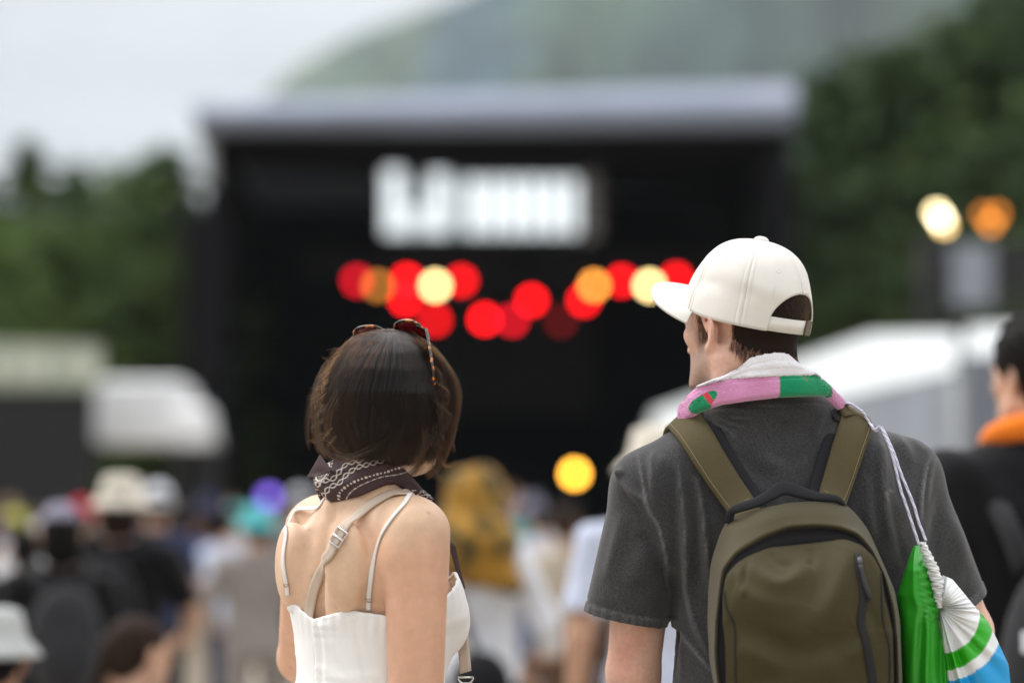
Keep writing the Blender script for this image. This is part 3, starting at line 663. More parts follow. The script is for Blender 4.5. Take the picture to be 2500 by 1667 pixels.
def figure(H=1.70, shirt='tee', arms=('down', 'down'), seated=False, h=.018, hair='short', hat=None, skirt=False, head_yaw=0., head_pitch=0., wide=1.0, lean=0.):
    "a standing or seated figure facing +Y with its feet at z = 0; returns meshes by part"
    s = H/1.72; out = {}
    dz = -.43 if seated else 0.
    q = lambda x, y, z: np.array([x*wide, y, z+dz])*s
    lo, hi = np.array([-.62, -.55, -.02])*s, np.array([.62, .75, 1.85])*s
    ln = lambda z: lean*max(0, z-.9)
    neck = q(0, -.015+ln(1.42), 1.43); hc = q(0, .01+ln(1.56)+.02*abs(lean), 1.585)
    Bh = basis(head_yaw, head_pitch)
    tor = [(.84, .155, .105, 0), (.95, .150, .105, 0), (1.08, .132, .095, .005), (1.22, .150, .108, .005), (1.34, .166, .104, .0), (1.41, .125, .075, -.01), (1.46, .07, .06, -.012)]
    stn = [((z+dz)*s, 0, (cy_+ln(z))*s, a*s*wide, b*s) for z, a, b, cy_ in tor]
    sh = {}; A = {}
    for i, sd in enumerate((-1, 1)):
        S = q(sd*.175, -.015+ln(1.38), 1.375); m = arms[i]
        if m == 'down': E, W = q(sd*.225, -.03+ln(1.1), 1.10), q(sd*.22, .06, .86)
        elif m == 'phone': E, W = q(sd*.235, .06+ln(1.1), 1.12), q(sd*.10, .27, 1.25)
        elif m == 'up': E, W = q(sd*.24, .20, 1.42), q(sd*.12, .26, 1.68)
        elif m == 'hip': E, W = q(sd*.33, -.10, 1.13), q(sd*.19, .02, .98)
        else: E, W = q(sd*.25, .08, 1.12), q(sd*.16, .28, 1.02)
        A[sd] = (S, E, W)
    L = {}
    for sd in (-1, 1):
        if seated: L[sd] = (q(sd*.095, 0, .89), q(sd*.13, .42, .92), q(sd*.13, .40, .50))
        else: L[sd] = (q(sd*.09, 0, .88), q(sd*.10, .025, .48), q(sd*.105, -.01, .075))
    B = Field(lo, hi, h*.8)
    B.loft(stn, 0, .03, -.004)
    B.cone(q(0, -.02+ln(1.36), 1.37), hc+np.array([0, -.02, -.02])*s, .060*s, .054*s, .03)
    head_sdf(B, hc, Bh, s)
    hands = []
    for sd in (-1, 1):
        S, E, W = A[sd]; B.cone(S, E, .05*s, .040*s, .03); B.cone(E, W, .040*s, .026*s, .01)
        d = W-E; d /= np.linalg.norm(d); B.cone(W, W+d*.02, .026*s, .024*s, .01)
        hands.append(hand_mesh(W+d*.01, d, np.array([-sd, .25, .1]) if arms[(sd+1)//2] == 'down' else np.array([0, -.6, .8]), s*.95, .45, -sd, .006))
        a, k, n = L[sd]; B.cone(a, k, .082*s, .058*s, .03); B.cone(k, n, .055*s, .036*s, .02); B.cone(n, n+np.array([0, .03, -.02])*s, .036*s, .03*s, .01)
    V, F = B.mesh(2)
    ears = Field(hc-.14*s, hc+.14*s, .006)
    for sd in (-1, 1): ear_sdf(ears, hc, Bh, sd, s)
    out['body'] = merge((V, F), ears.mesh(1), *hands)
    # hair
    Hh = Field(hc-.22*s, hc+.22*s, .010); w = lambda x, y, z: hc+Bh@(np.array([x, y, z])*s)
    Hh.ell(w(0, -.016, .055), np.array([.086, .105, .086])*s, .02, Bh)
    if hair == 'short': Hh.ell(w(0, -.055, -.005), np.array([.074, .062, .075])*s, .03, Bh)
    elif hair == 'bob':
        Hh.ell(w(0, -.045, -.03), np.array([.092, .08, .12])*s, .04, Bh)
    elif hair == 'long':
        Hh.ell(w(0, -.045, -.03), np.array([.09, .08, .12])*s, .04, Bh); Hh.cone(w(0, -.08, -.05), w(0, -.11, -.19), .07*s, .05*s, .03)
    elif hair == 'tail':
        Hh.ell(w(0, -.05, .0), np.array([.078, .066, .075])*s, .03, Bh); Hh.cone(w(-.02, -.11, .03), w(-.06, -.135, -.12), .028*s, .018*s, .012)
    Hh.ell(w(0, .075, -.03), np.array([.062, .085, .085])*s, .015, Bh, sub=True)
    for sd in (-1, 1): Hh.ell(w(sd*.09, .0, -.012), np.array([.028, .022, .04])*s, .01, Bh, sub=True) if hair in ('short', 'tail') else None
    out['hair'] = Hh.mesh(1)
    # shirt
    T = Field(lo, hi, h); T.loft([(z-.0, *r) for z, *r in stn[0:]], 0, .02, .020)
    long = shirt == 'long'
    for i, sd in enumerate((-1, 1)):
        S, E, W = A[sd]
        T.cone(q(sd*.09, -.01+ln(1.4), 1.40), S, .052*s, .062*s, .04)
        if long: T.cone(S, E, .064*s, .056*s, .025); T.cone(E, W+(E-W)*.06, .055*s, .042*s, .015)
        else: T.cone(S, S+(E-S)*.72, .064*s, .066*s, .025)
    T.cone(q(0, .12+ln(1.5), 1.56), q(0, -.03+ln(1.4), 1.475), .09*s, .052*s, .01, sub=True)
    V, F = T.mesh(2)
    if not long:
        nm = np.ones(len(F), bool); fc = V[F].mean(1)
        for sd in (-1, 1):
            S, E, W = A[sd]; d = (E-S)/np.linalg.norm(E-S); t = (fc-S)@d
            nm &= ~((t > np.linalg.norm(E-S)*.74) & (np.linalg.norm(fc-S-t[:, None]*d, axis=1) < .105*s))
        V, F, _ = keep_faces(V, F, nm)
    nrm = normals(V, F); ruf = .006*np.sin(V[:, 2]*38+V[:, 0]*21)*np.sin(V[:, 0]*33+V[:, 1]*17); V = V+nrm*ruf[:, None]
    out['shirt'] = (V, F)
    # trousers or skirt
    G = Field(lo, hi, h)
    if skirt: G.loft([(.42*s, 0, 0, .24*s, .21*s), (.7*s, 0, 0, .20*s, .165*s), (.9*s, 0, 0, .17*s, .125*s), (1.0*s, 0, 0, .145*s, .11*s)], 0, .01)
    else:
        G.loft([((z+dz)*s, 0, cc*s, a*s*wide, b*s) for z, a, b, cc in ((.80, .14, .10, 0), (.88, .165, .118, 0), (.98, .152, .11, 0), (1.02, .146, .105, 0))], 0, .03)
        for sd in (-1, 1):
            a, k, n = L[sd]; G.cone(a, k, .092*s, .075*s, .03); G.cone(k, n+np.array([0, 0, .03])*s, .073*s, .062*s, .02)
    out['trousers' if not skirt else 'skirt'] = G.mesh(2)
    out['shoe'] = []
    for sd in (-1, 1):
        n = L[sd][2]; Sx = Field(n-.3*s, n+.32*s, .009); Sx.cone(n+np.array([0, -.03, -.03])*s, n+np.array([0, .05, -.035])*s, .042*s, .042*s, .02); Sx.cone(n+np.array([0, .05, -.04])*s, n+np.array([sd*.015, .155, -.045])*s, .046*s, .034*s, .03)
        V, F = Sx.mesh(1); V[:, 2] = np.maximum(V[:, 2], n[2]-.073*s); out['shoe'].append((V, F))
    # hat
    if hat:
        wv = lambda p: hc+(p*s)@Bh.T
        if hat == 'bucket':
            prof = [(.0, .155), (.05, .153), (.082, .142), (.094, .10), (.102, .062), (.128, .040), (.152, .012), (.150, .009), (.124, .036), (.098, .058)]
            n = 28; V = np.array([(r*.92*cos(2*pi*k/n), r*1.08*sin(2*pi*k/n)-.012, z) for r, z in prof for k in range(n)]); F = grid_faces(len(prof), n, True); out['hat'] = (wv(V), F)
        else:
            prof = [(.0, .158), (.04, .153), (.075, .133), (.095, .095), (.101, .055), (.101, .035), (.097, .036)]
            n = 28; V = np.array([(r*.88*cos(2*pi*k/n), r*1.06*sin(2*pi*k/n)-.012, z) for r, z in prof for k in range(n)]); F = grid_faces(len(prof), n, True)
            bv = []; sgn = -1 if hat == 'cap_back' else 1
            for a in np.linspace(-1.0, 1.0, 13):
                for r_, zz in ((.096, .040), (.135, .036), (.172-.02*a*a, .024), (.170-.02*a*a, .020), (.095, .034)): bv.append((sin(a)*r_*.86, sgn*cos(a)*r_*1.06-.012, zz-.012*a*a))
            out['hat'] = merge((wv(V), F), (wv(np.array(bv)), grid_faces(13, 5)))
    out['_hc'] = hc; out['_B'] = Bh; out['_s'] = s; out['_A'] = A; out['_neck'] = neck
    return out
def place_figure(fig, x, y, yaw, mats, label, group=None, z=0.):
    o = empty('person', (x, y, z), -yaw, label, 'person', group)
    b = mesh_obj('body', *fig['body'], M_skinT[mats.get('skin', 'pale')], o)
    for k in ('hair', 'shirt', 'trousers', 'skirt', 'hat'):
        if k in fig: mesh_obj(k, *fig[k], M_hairT[mats['hair']] if k == 'hair' else CL[mats.get(k, 'black')], o)
    for V, F in fig['shoe']: mesh_obj('shoe', V, F, M_shoe, o)
    return o
def copy_person(src, x, y, yaw, mats, label, group):
    o = src.copy(); col.objects.link(o); o.location = (x, y, 0); o.rotation_euler = (0, 0, -yaw); o['label'] = label
    if group: o['group'] = group
    for ch in src.children:
        c = ch.copy(); col.objects.link(c); c.parent = o; k = c.name.split('.')[0]
        if k in mats:
            c.material_slots[0].link = 'OBJECT'; c.material_slots[0].material = M_hairT[mats[k]] if k == 'hair' else CL[mats[k]]
    return o
def at_head(u, v, top, Y):
    "ground spot of somebody whose head shows at wide-view pixel u; returns x and the height that puts the head top at v"
    p = Pd(u, v, Y); return p[0], p[2]

def add_pack(x, y, yaw, H, c, label, drop=0.):
    "a backpack on a figure's back, with two straps"
    s = H/1.72; o = empty('backpack', (x, y, 0), -yaw, label, 'backpack'); f = Field(np.array([-.35, -.5, .7])*s, np.array([.35, .05, 1.6])*s, .016)
    f.ell(np.array([0, -.235, 1.14-drop])*s, np.array([.165, .10, .25])*s, .02); f.ell(np.array([0, -.30, 1.05-drop])*s, np.array([.12, .06, .14])*s, .03); mesh_obj('pack_body', *f.mesh(2), CL[c], o)
    for sx in (-1, 1):
        m = MB(); m.tube(smooth_line(np.array([(sx*.09, -.16, 1.34), (sx*.11, -.14, 1.42), (sx*.115, -.04, 1.475), (sx*.12, .09, 1.42), (sx*.125, .135, 1.28)])*s, 14), .024*s, 8); m.build('shoulder_strap', CL[c], o, True)
# ---------------------------------------------------------------- the crowd people one can tell apart
def crowd(u, v, Y, yaw, label, mats, group=None, dH=0., k2=None, **k):
    x, z = at_head(u, v, None, Y); seated = k.get('seated', False); H = (z-.02 if not seated else z+.43)-(.02 if k.get('hat') else 0)+dH
    f = figure(H=H/1.0, **k); 
    pk = k2
    if pk: add_pack(x, Y, yaw, H, pk[0], pk[1])
    return place_figure(f, x, Y, yaw, mats, label, group), f
GC = 'crowd in front of the stage'
# left cluster
PB, fB = crowd(280, 1078, 10.0, .15, 'person in a cream bucket hat and loose black shirt, seen from behind at the left', dict(shirt='black', trousers='charcoal', hat='cream', hair='brown'), GC, hat='bucket', wide=1.25, hair='bob', shirt='tee', arms=('bend', 'bend'), k2=('black', 'black backpack on the person in the cream bucket hat'))
crowd(362, 1102, 14.5, -.2, 'person in a round white cap right behind the cream bucket hat', dict(shirt='navy', trousers='charcoal', hat='white', hair='brown', skin='tan'), GC, hat='cap_back', arms=('phone', 'down'))
crowd(140, 1142, 9.4, -.3, 'person with grey lilac cap and black hair, left of the cream bucket hat', dict(shirt='black', trousers='charcoal', hat='lilac', hair='black'), GC, hat='cap', shirt='tee', hair='bob', wide=1.1, k2=('charcoal', 'black backpack on the person in the grey lilac cap'))
crowd(190, 1140, 16, .3, 'person in a red cap between the lilac cap and the cream hat', dict(shirt='grey', trousers='denim', hat='red', hair='black'), GC, hat='cap')
crowd(35, 1165, 18, .5, 'person in a yellow green cap far left in the crowd', dict(shirt='white', trousers='denim', hat='yellow', hair='black'), GC, hat='cap')
crowd(62, 1205, 10.6, -.1, 'person in a white shirt at the far left beside the black shirts', dict(shirt='white', trousers='beige', hair='black', skin='tan'), GC, shirt='tee', wide=1.05, arms=('down', 'down'))
crowd(-45, 1190, 10, .1, 'person in black cut by the left edge of the picture', dict(shirt='black', trousers='black', hair='black'), GC)
crowd(590, 1150, 13, -.35, 'person in taupe long sleeved jacket right behind the woman\'s left shoulder', dict(shirt='taupe', trousers='taupe', hair='black', hat='teal'), GC, hat='bucket', shirt='long', wide=1.15, arms=('bend', 'down'))
crowd(520, 1165, 17, .6, 'person in pale blue shirt beside the taupe jacket', dict(shirt='pale_blue', trousers='navy', hair='black'), GC, arms=('phone', 'down'))
crowd(480, 1130, 20, 0, 'person in a dark brimmed hat with brown hair left of the taupe jacket', dict(shirt='brown', trousers='charcoal', hat='navy', hair='brown', skin='tan'), GC, hat='bucket', hair='long')
crowd(430, 1165, 19, .4, 'person in blue shirt left of the dark brimmed hat', dict(shirt='blue', trousers='beige', hair='black', skin='tan'), GC, arms=('bend', 'down'))
crowd(690, 1118, 22, .2, 'person in a grey shirt close behind the woman\'s bandana at the left', dict(shirt='grey', trousers='charcoal', hat='white', hair='black'), GC, hat='cap_back')
# seated at the lower left, on folding chairs
M_cloth_ch = CL['navy']
def folding_chair(x, y, yaw, label):
    o = empty('folding_chair', (x, y, 0), -yaw, label, 'chair', 'folding chairs at the lower left')
    m = MB(); m.box((0, .02, .375), (.44, .40, .03)); m.build('seat', M_cloth_ch, o)
    m = MB(); m.box((0, -.21, .55), (.44, .03, .30)); m.build('backrest', M_cloth_ch, o)
    for sx in (-.23, .23):
        for p, q in (((sx, -.24, .72), (sx, .2, .012)), ((sx, .22, .40), (sx, -.2, .012))):
            m = MB(); m.tube([p, q], .012, 8); m.build('leg', M_steel, o, True)
x, z = at_head(318, 1450, None, 7.2); f = figure(H=z+.43, seated=True, hair='tail', shirt='tee', arms=('bend', 'bend'), head_yaw=.55, h=.016)
place_figure(f, x, 7.2, .35, dict(shirt='charcoal', trousers='black', hair='brown'), 'seated person with tied back dark brown hair at the lower left', 'people sitting at the lower left'); folding_chair(x, 7.2-.02, .35, 'dark folding chair under the person with tied back brown hair')
x, z = at_head(-12, 1420, None, 6.6); f = figure(H=z+.41, seated=True, hair='short', shirt='long', hat='bucket', arms=('bend', 'bend'), head_yaw=-.2, h=.016)
place_figure(f, x, 6.6, .1, dict(shirt='pale_blue', trousers='beige', hat='stone', hair='black', skin='tan'), 'seated person in a pale bucket hat in the lower left corner', 'people sitting at the lower left'); folding_chair(x, 6.6-.02, .1, 'dark folding chair under the person in the pale bucket hat')
# middle: white shirt with a mustard patterned scarf over head and back
x, z = at_head(1085, 1062, None, 9.0); f = figure(H=z-.03, shirt='long', arms=('down', 'bend'), wide=1.05, hair='bob')
o = place_figure(f, x+.02, 9.0, .55, dict(shirt='white', trousers='black', hair='brown'), 'person in loose white shirt with a mustard patterned scarf over the head')
hc = f['_hc']; s_ = f['_s']; Sc = Field(hc-np.array([.4, .4, .6]), hc+.35, .014)
Sc.ell(hc+np.array([0, -.015, .055])*s_, np.array([.122, .130, .105])*s_, .02); Sc.cone(hc+np.array([0, -.05, -.02]), hc+np.array([.05, -.08, -.16]), .108, .150, .05); Sc.cone(hc+np.array([.06, -.09, -.16]), hc+np.array([.20, -.10, -.29]), .130, .040, .04); Sc.cone(hc+np.array([-.06, -.05, -.14]), hc+np.array([-.14, -.03, -.22]), .10, .05, .04)
Sc.ell(hc+np.array([0, .11, -.06]), np.array([.07, .09, .12]), .02, sub=True)
_v, _f = Sc.mesh(2); _n = normals(_v, _f); _v = _v+_n*(.010*np.sin(_v[:, 2]*30+_v[:, 0]*42)*np.sin(_v[:, 0]*25-_v[:, 2]*14))[:, None]
mesh_obj('scarf', _v, _f, CL['mustard'], o)
# bag strap and dark bag of that person
bagm = Field(np.array([-.5, -.5, .6]), np.array([.5, .5, 1.3]), .014); bagm.ell((.14, -.20, .86), (.13, .07, .13), .02)
bo = empty('shoulder_bag', (x+.02, 9.0, 0), -.55, 'black bag on the back of the person with the mustard scarf', 'bag'); mesh_obj('bag_body', *bagm.mesh(2), CL['black'], bo)
mm = MB(); mm.tube(smooth_line([(-.13, -.02, 1.44*s_), (-.1, -.12, 1.36), (.03, -.165, 1.12), (.12, -.19, .95)], 14), .016, 6); mm.build('strap', CL['black'], bo, True)
# behind the man's left shoulder
crowd(1512, 962, 7.4, -.2, 'tall person in a straw coloured hat and pale blue shirt behind the man', dict(shirt='pale_blue', trousers='brown', hat='cream', hair='brown'), None, hat='bucket', wide=1.15, shirt='tee', hair='bob')
crowd(1300, 1152, 13.5, .3, 'person in a beige shirt under the glowing orange lamp', dict(shirt='beige', trousers='brown', hair='brown', skin='tan'), GC, wide=1.1, arms=('bend', 'bend'))
crowd(1235, 1165, 20, -.4, 'person in a pale blue shirt right of the mustard scarf', dict(shirt='pale_blue', trousers='denim', hair='black'), GC)
crowd(1185, 1150, 26, .1, 'person in a white shirt far behind the mustard scarf', dict(shirt='white', trousers='denim', hair='black'), GC)
crowd(1345, 1300, 9.5, .4, 'short person with bare tan arms at the man\'s left sleeve', dict(shirt='brown', trousers='beige', hair='brown', skin='tan'), None, arms=('hip', 'bend'))
# right edge: black shirt with an orange towel
x, z = at_head(2360, 742, None, 5.6); f = figure(H=z+.01, shirt='tee', hair='short', wide=1.2, head_yaw=-.42, h=.014)
_v, _f = f['hair']; _c = f['_hc']; _q = _v-_c; _v = _c+_q*(1.07+.05*np.sin(_q[:, :1]*95+_q[:, 2:]*70)*np.sin(_q[:, 1:2]*80-_q[:, 2:]*50)); f['hair'] = (_v, _f)
o = place_figure(f, x+.025, 5.6, -.12, dict(shirt='black', trousers='black', hair='black'), 'dark haired person in black at the right edge wearing an orange towel')
nk = f['_neck']; TW = empty('towel', (x+.015, 5.6, nk[2]), .12, 'orange towel round the neck of the person at the right edge', 'towel'); Tf = Field(np.array([-.3, -.3, -.2]), np.array([.3, .3, .2]), .010)
for a0, a1 in zip(np.linspace(0, 2*pi, 19)[:-1], np.linspace(0, 2*pi, 19)[1:]):
    g = lambda a: np.array([.105*sin(a), -.010+.085*cos(a), .035-.030*cos(a)+.005]); Tf.cone(g(a0), g(a1), .029, .029, .01)
mesh_obj('towel_cloth', *Tf.mesh(2), CL['orange'], TW)
bk = empty('backpack', (x+.015, 5.6, 0), .12, 'black backpack on the person at the right edge', 'backpack'); bf = Field(np.array([-.4, -.5, .7]), np.array([.4, .1, 1.6]), .014)
bf.ell((0, -.24, 1.10), (.17, .11, .27), .02); mesh_obj('pack_body', *bf.mesh(2), CL['charcoal'], bk)
mm = MB(); mm.box((-.13, -.335, 1.17), (.05, .012, .045), .3); mm.build('patch', CL['white'], bk)
for sx in (-1, 1):
    mm = MB(); mm.tube(smooth_line([(sx*.09, -.17, 1.32), (sx*.12, -.15, 1.42), (sx*.125, -.04, 1.475), (sx*.13, .09, 1.42), (sx*.135, .14, 1.30)], 14), .026, 8); mm.build('shoulder_strap', CL['charcoal'], bk, True)

# ---------------------------------------------------------------- the rest of the crowd, farther off
PR = []
for i, kw in enumerate([dict(shirt='tee', hair='short'), dict(shirt='long', hair='bob', arms=('phone', 'down')), dict(shirt='tee', hair='short', hat='cap'), dict(shirt='tee', hair='long', skirt=True), dict(shirt='tee', hair='short', hat='bucket', arms=('up', 'down')), dict(shirt='long', hair='tail', arms=('bend', 'down'))]):
    PR.append(figure(H=1.66+.03*i, h=.024, **kw))
cols = ['black', 'white', 'grey', 'navy', 'pale_blue', 'beige', 'charcoal', 'olive', 'taupe', 'lilac', 'denim', 'brown', 'teal', 'cream']
protos = [None]*6; taken = []
names = {'pale_blue': 'pale blue'}
spots = []
r_ = np.random.default_rng(5)
while len(spots) < 64:
    Y = r_.uniform(22, 66); u = r_.uniform(-40, 1480) if r_.random() < .86 else r_.uniform(1480, 1560); p = Pd(u, 1228, Y)
    if all((p[0]-a)**2+(Y-b)**2 > .7 for a, b in spots) and not (50 < Y < 64 and p[0] < -8): spots.append((p[0], Y))
spots.sort(key=lambda t: t[1])
for i, (x, Y) in enumerate(spots):
    k = int(r_.integers(6)); ms = dict(shirt=cols[int(r_.integers(len(cols)))], trousers=cols[int(r_.integers(len(cols)))], hair='black', skirt=cols[int(r_.integers(len(cols)))], hat=cols[int(r_.integers(len(cols)))])
    lb = 'tiny blurred festival goer standing in the far crowd below the stage'; yw = float(r_.normal(0, .5))
    if protos[k] is None: protos[k] = place_figure(PR[k], x, Y, yw, ms, lb, 'far crowd below the stage')
    else: copy_person(protos[k], x, Y, yw, ms, lb, 'far crowd below the stage')
# ================================================================ helpers for the two people in front
from mathutils.bvhtree import BVHTree
def bvh_of(V, F): return BVHTree.FromPolygons([tuple(v) for v in V], [tuple(map(int, f)) for f in F])
def cast(bv, u, v, off=0.):
    d = P(u, v, 10.)-np.array([0, 0, CZ]); d /= np.linalg.norm(d); h = bv.ray_cast(Vector((0, 0, CZ)), Vector(d))
    if h[0] is None:
        p = P(u, v, 3.7); h = bv.find_nearest(Vector(p))
    n = np.array(h[1]); n = n if n@d < 0 else -n
    return np.array(h[0])+n*off, n
def snap(bv, p, off=0., c=None):
    h = bv.find_nearest(Vector(p)); q = np.array(h[0]); n = np.array(h[1])
    if c is not None and n@(q-np.array(c)) < 0: n = -n
    return q+n*off, n
def lift(bv, p, off):
    "push points out to at least off from a surface"
    p = np.array(p)
    for i in range(len(p)):
        h = bv.find_nearest(Vector(p[i]))
        if h[0] is None: continue
        q, n = np.array(h[0]), np.array(h[1]); s = (p[i]-q)@n
        if s < off and h[3] < .03: p[i] += n*(off-s)
    return p
def ribbon(pts, nrm, w, th=.0016, cs=5, crown=.0):
    "closed flat band along a line; w may vary; returns V, F"
    pts = np.asarray(pts, float); T = np.gradient(pts, axis=0); T /= np.linalg.norm(T, axis=1)[:, None]
    nrm = np.asarray(nrm, float); nrm = nrm-T*(nrm*T).sum(1)[:, None]; nrm /= np.linalg.norm(nrm, axis=1)[:, None]
    B = np.cross(T, nrm); w = np.broadcast_to(w, (len(pts),)); xs = np.linspace(-.5, .5, cs); ring = []
    for x in xs: ring.append(pts+B*(w*x)[:, None]+nrm*(th/2+crown*(1-4*x*x)))
    for x in xs[::-1]: ring.append(pts+B*(w*x)[:, None]+nrm*(-th/2+crown*(1-4*x*x)*.5))
    ring = np.stack(ring, 1); n = ring.shape[1]; V = ring.reshape(-1, 3); F = [tuple(f) for f in grid_faces(len(pts), n, True)]
    F.append(tuple(range(n))[::-1]); F.append(tuple((len(pts)-1)*n+k for k in range(n))); return V, F
def smooth_n(n, it=3):
    n = np.array(n)
    for _ in range(it): n[1:-1] = (n[:-2]+2*n[1:-1]+n[2:])/4
    return n/np.linalg.norm(n, axis=1)[:, None]
def strands(name, pts, r0, r1, mt, parent):
    "pts: (N, K, 3) strand points, as one curves object"
    pts = np.asarray(pts, np.float32); n, k = pts.shape[:2]
    hc = bpy.data.hair_curves.new(name); hc.add_curves([k]*n)
    if parent is not None:
        m = np.linalg.inv(parent_matrix(parent)); pts = pts @ m[:3, :3].T.astype(np.float32)+m[:3, 3].astype(np.float32)
    hc.attributes['position'].data.foreach_set('vector', pts.astype(np.float32).ravel())
    a = hc.attributes.get('radius') or hc.attributes.new('radius', 'FLOAT', 'POINT')
    a.data.foreach_set('value', np.tile(np.linspace(r0, r1, k), n).astype(np.float32))
    hc.materials.append(mt); o = bpy.data.objects.new(name, hc); col.objects.link(o); o.parent = parent; return o
def hair_mat(name, melanin, red, rough=.35, rnd=.25):
    m = bpy.data.materials.new(name); m.use_nodes = True; t = m.node_tree; t.nodes.clear()
    o = t.nodes.new('ShaderNodeOutputMaterial'); h = t.nodes.new('ShaderNodeBsdfHairPrincipled'); h.parametrization = 'MELANIN'
    h.inputs['Melanin'].default_value = melanin; h.inputs['Melanin Redness'].default_value = red; h.inputs['Roughness'].default_value = rough
    h.inputs['Radial Roughness'].default_value = .45; h.inputs['Random Color'].default_value = rnd; h.inputs['IOR'].default_value = 1.57; h.inputs['Random Roughness'].default_value = .2
    hi = t.nodes.new('ShaderNodeHairInfo'); t.links.new(hi.outputs['Random'], h.inputs['Random']); t.links.new(h.outputs[0], o.inputs[0]); return m
MH_w = hair_mat('dark_brown_hair_strands', .955, .42, .27, .3); MH_w2 = hair_mat('mid_brown_hair_strands', .84, .45, .25, .4); MH_w3 = hair_mat('near_black_hair_strands', 1.0, .35, .3, .2); MH_m = hair_mat('short_dark_hair_strands', .86, .5, .32, .4); MH_b = hair_mat('stubble_strands', .72, .7, .4)

# ================================================================ THE WOMAN
WY = R(52); S0 = P(876, 1265, 3.70); wr = np.array([cos(WY), -sin(WY), 0]); wf = np.array([sin(WY), cos(WY), 0])
def W(l, f, z): return np.array([S0[0], S0[1], 0])+wr*l+wf*f+np.array([0, 0, z])
woman = empty('person', (S0[0], S0[1], 0), 0, 'woman seen from behind with a dark brown bob, brown bandana and white strappy top', 'person')
st_w = [(ZV(1222), .012, .072, .060), (ZV(1250), .010, .105, .066), (ZV(1285), .010, .124, .078), (ZV(1330), .014, .136, .090), (ZV(1400), .018, .148, .098), (ZV(1480), .020, .145, .098), (ZV(1560), .020, .131, .092), (ZV(1660), .020, .126, .090),
        (ZV(1760), .012, .150, .100), (ZV(1880), .0, .172, .118), (ZV(2050), .0, .168, .115), (.74, .0, .15, .11)]
stw = [(z, W(0, f, 0)[0], W(0, f, 0)[1], a, b) for z, f, a, b in st_w]
SR, SL_ = W(.150, 0, ZV(1300)), W(-.150, 0, ZV(1282))
SR[2] = P(1016, 1300, SR[1])[2]; SL_[2] = P(742, 1288, SL_[1])[2]; SL_ += np.array([.010, 0, 0])
ER, EL = P(1015, 1775, 3.565), P(737, 1606, 3.955)
WR, WL = P(1010, 2010, 3.74), P(860, 1655, 4.10)
H0 = P(944, 1006, 3.705); HB = basis(R(32), R(4), R(2)); NB = W(0, .028, ZV(1215))
B = Field(np.array([-.52, 3.30, .93]), np.array([.04, 4.30, 1.56]), .0045)
B.loft(stw, WY, .03, -.004, 2.0)
for S, E, Wp, rs in ((SR, ER, WR, .0505), (SL_, EL, WL, .0415)):
    B.cone(S, S+(E-S)*.26, rs, rs-.003, .025); B.cone(S+(E-S)*.26, E, .0465 if rs > .045 else .042, .0385, .004); B.cone(E, E+(Wp-E)*.35, .0385, .039, .012); B.cone(E+(Wp-E)*.3, Wp, .039, .026, .015)
    B.cone(NB+np.array([0, 0, -.012]), S+(NB-S)*.22+np.array([0, 0, .008]), (.030), .034, .03)
    if rs > .045: B.cone(S+(E-S)*.10-wf*.012, W(np.sign((S-S0)@wr)*.115, -.02, ZV(1395)), .036, .022, .03)        # back of the armpit
for sd in (-1, 1): B.ell(W(sd*.066, .085, ZV(1515)), (.058, .052, .060), .03)
B.cone(NB+np.array([0, 0, -.03]), H0+HB@np.array([0, -.03, -.055]), .055, .050, .04)
for sd in (-1, 1):
    B.ell(W(sd*.076, -.072, ZV(1378)), (.036, .020, .066), .025, np.stack([wr, wf, np.array([0, 0, 1.])], 1))
TO = Field(np.array([-.45, 3.45, 1.10]), np.array([-.0, 4.0, 1.50]), .007); TO.loft(stw, WY, .03, -.004, 2.0)
for sd in (-1, 1): TO.ell(W(sd*.076, -.072, ZV(1378)), (.036, .020, .066), .025, np.stack([wr, wf, np.array([0, 0, 1.])], 1)); TO.ell(W(sd*.066, .085, ZV(1515)), (.058, .052, .060), .03)
bvto = bvh_of(*TO.mesh(2))
Vb, Fb = B.mesh(3); nb_ = normals(Vb, Fb)
lat = (Vb-S0)@wr; fw_ = (Vb-S0)@wf; z = Vb[:, 2]; back = np.clip(-nb_@wf, 0, 1)
g = lambda x, s: np.exp(-(x/s)**2)
gz = lambda v, s: g(z-ZV(v), s)
disp = -.015*g(lat, .016)*back*np.clip((ZV(1215)-z)/.03, 0, 1)                                      # groove of the spine
disp += .007*(g(lat-.036, .022)+g(lat+.036, .022))*back*gz(1470, .08)
disp += .009*g(lat-.062+.10*(z-ZV(1380)), .016)*back*gz(1370, .06)-.006*g(lat-.030, .018)*back*gz(1350, .05) # inner edges of the shoulder blades
disp += .008*g(lat+.058-.10*(z-ZV(1380)), .016)*back*gz(1370, .06)-.006*g(lat+.028, .016)*back*gz(1330, .05)
_am = np.isin(np.arange(len(Vb)), np.where((np.abs(lat) < .145))[0])
Vb = Vb+nb_*(disp*_am)[:, None]; Vb = laplace(Vb, Fb, 3)
HFd = Field(H0-.17, H0+.17, .0032); head_sdf(HFd, H0, HB, .90)
for sd in (-1, 1): ear_sdf(HFd, H0, HB, sd, .88)
HFd.cone(H0+HB@np.array([0, -.03, -.05]), H0+HB@np.array([0, -.035, -.14]), .050, .051, .03); HV_ = HFd.mesh(2)
LB = Field(np.array([-.65, 3.40, -.01]), np.array([.15, 4.0, .97]), .012)
LB.loft([(z_, x, y, a-.012, b-.012) for z_, x, y, a, b in stw if z_ < 1.02]+[(.97, stw[-3][1], stw[-3][2], .13, .09)], WY, .03)
feet = []
for sd in (-1, 1):
    a, k, n_ = W(sd*.085, 0, .80), W(sd*.085, .01, .46), W(sd*.085, -.015, .075); LB.cone(a, k, .078, .052, .03); LB.cone(k, n_, .050, .034, .02); LB.cone(n_, W(sd*.09, .11, .03), .036, .026, .03)
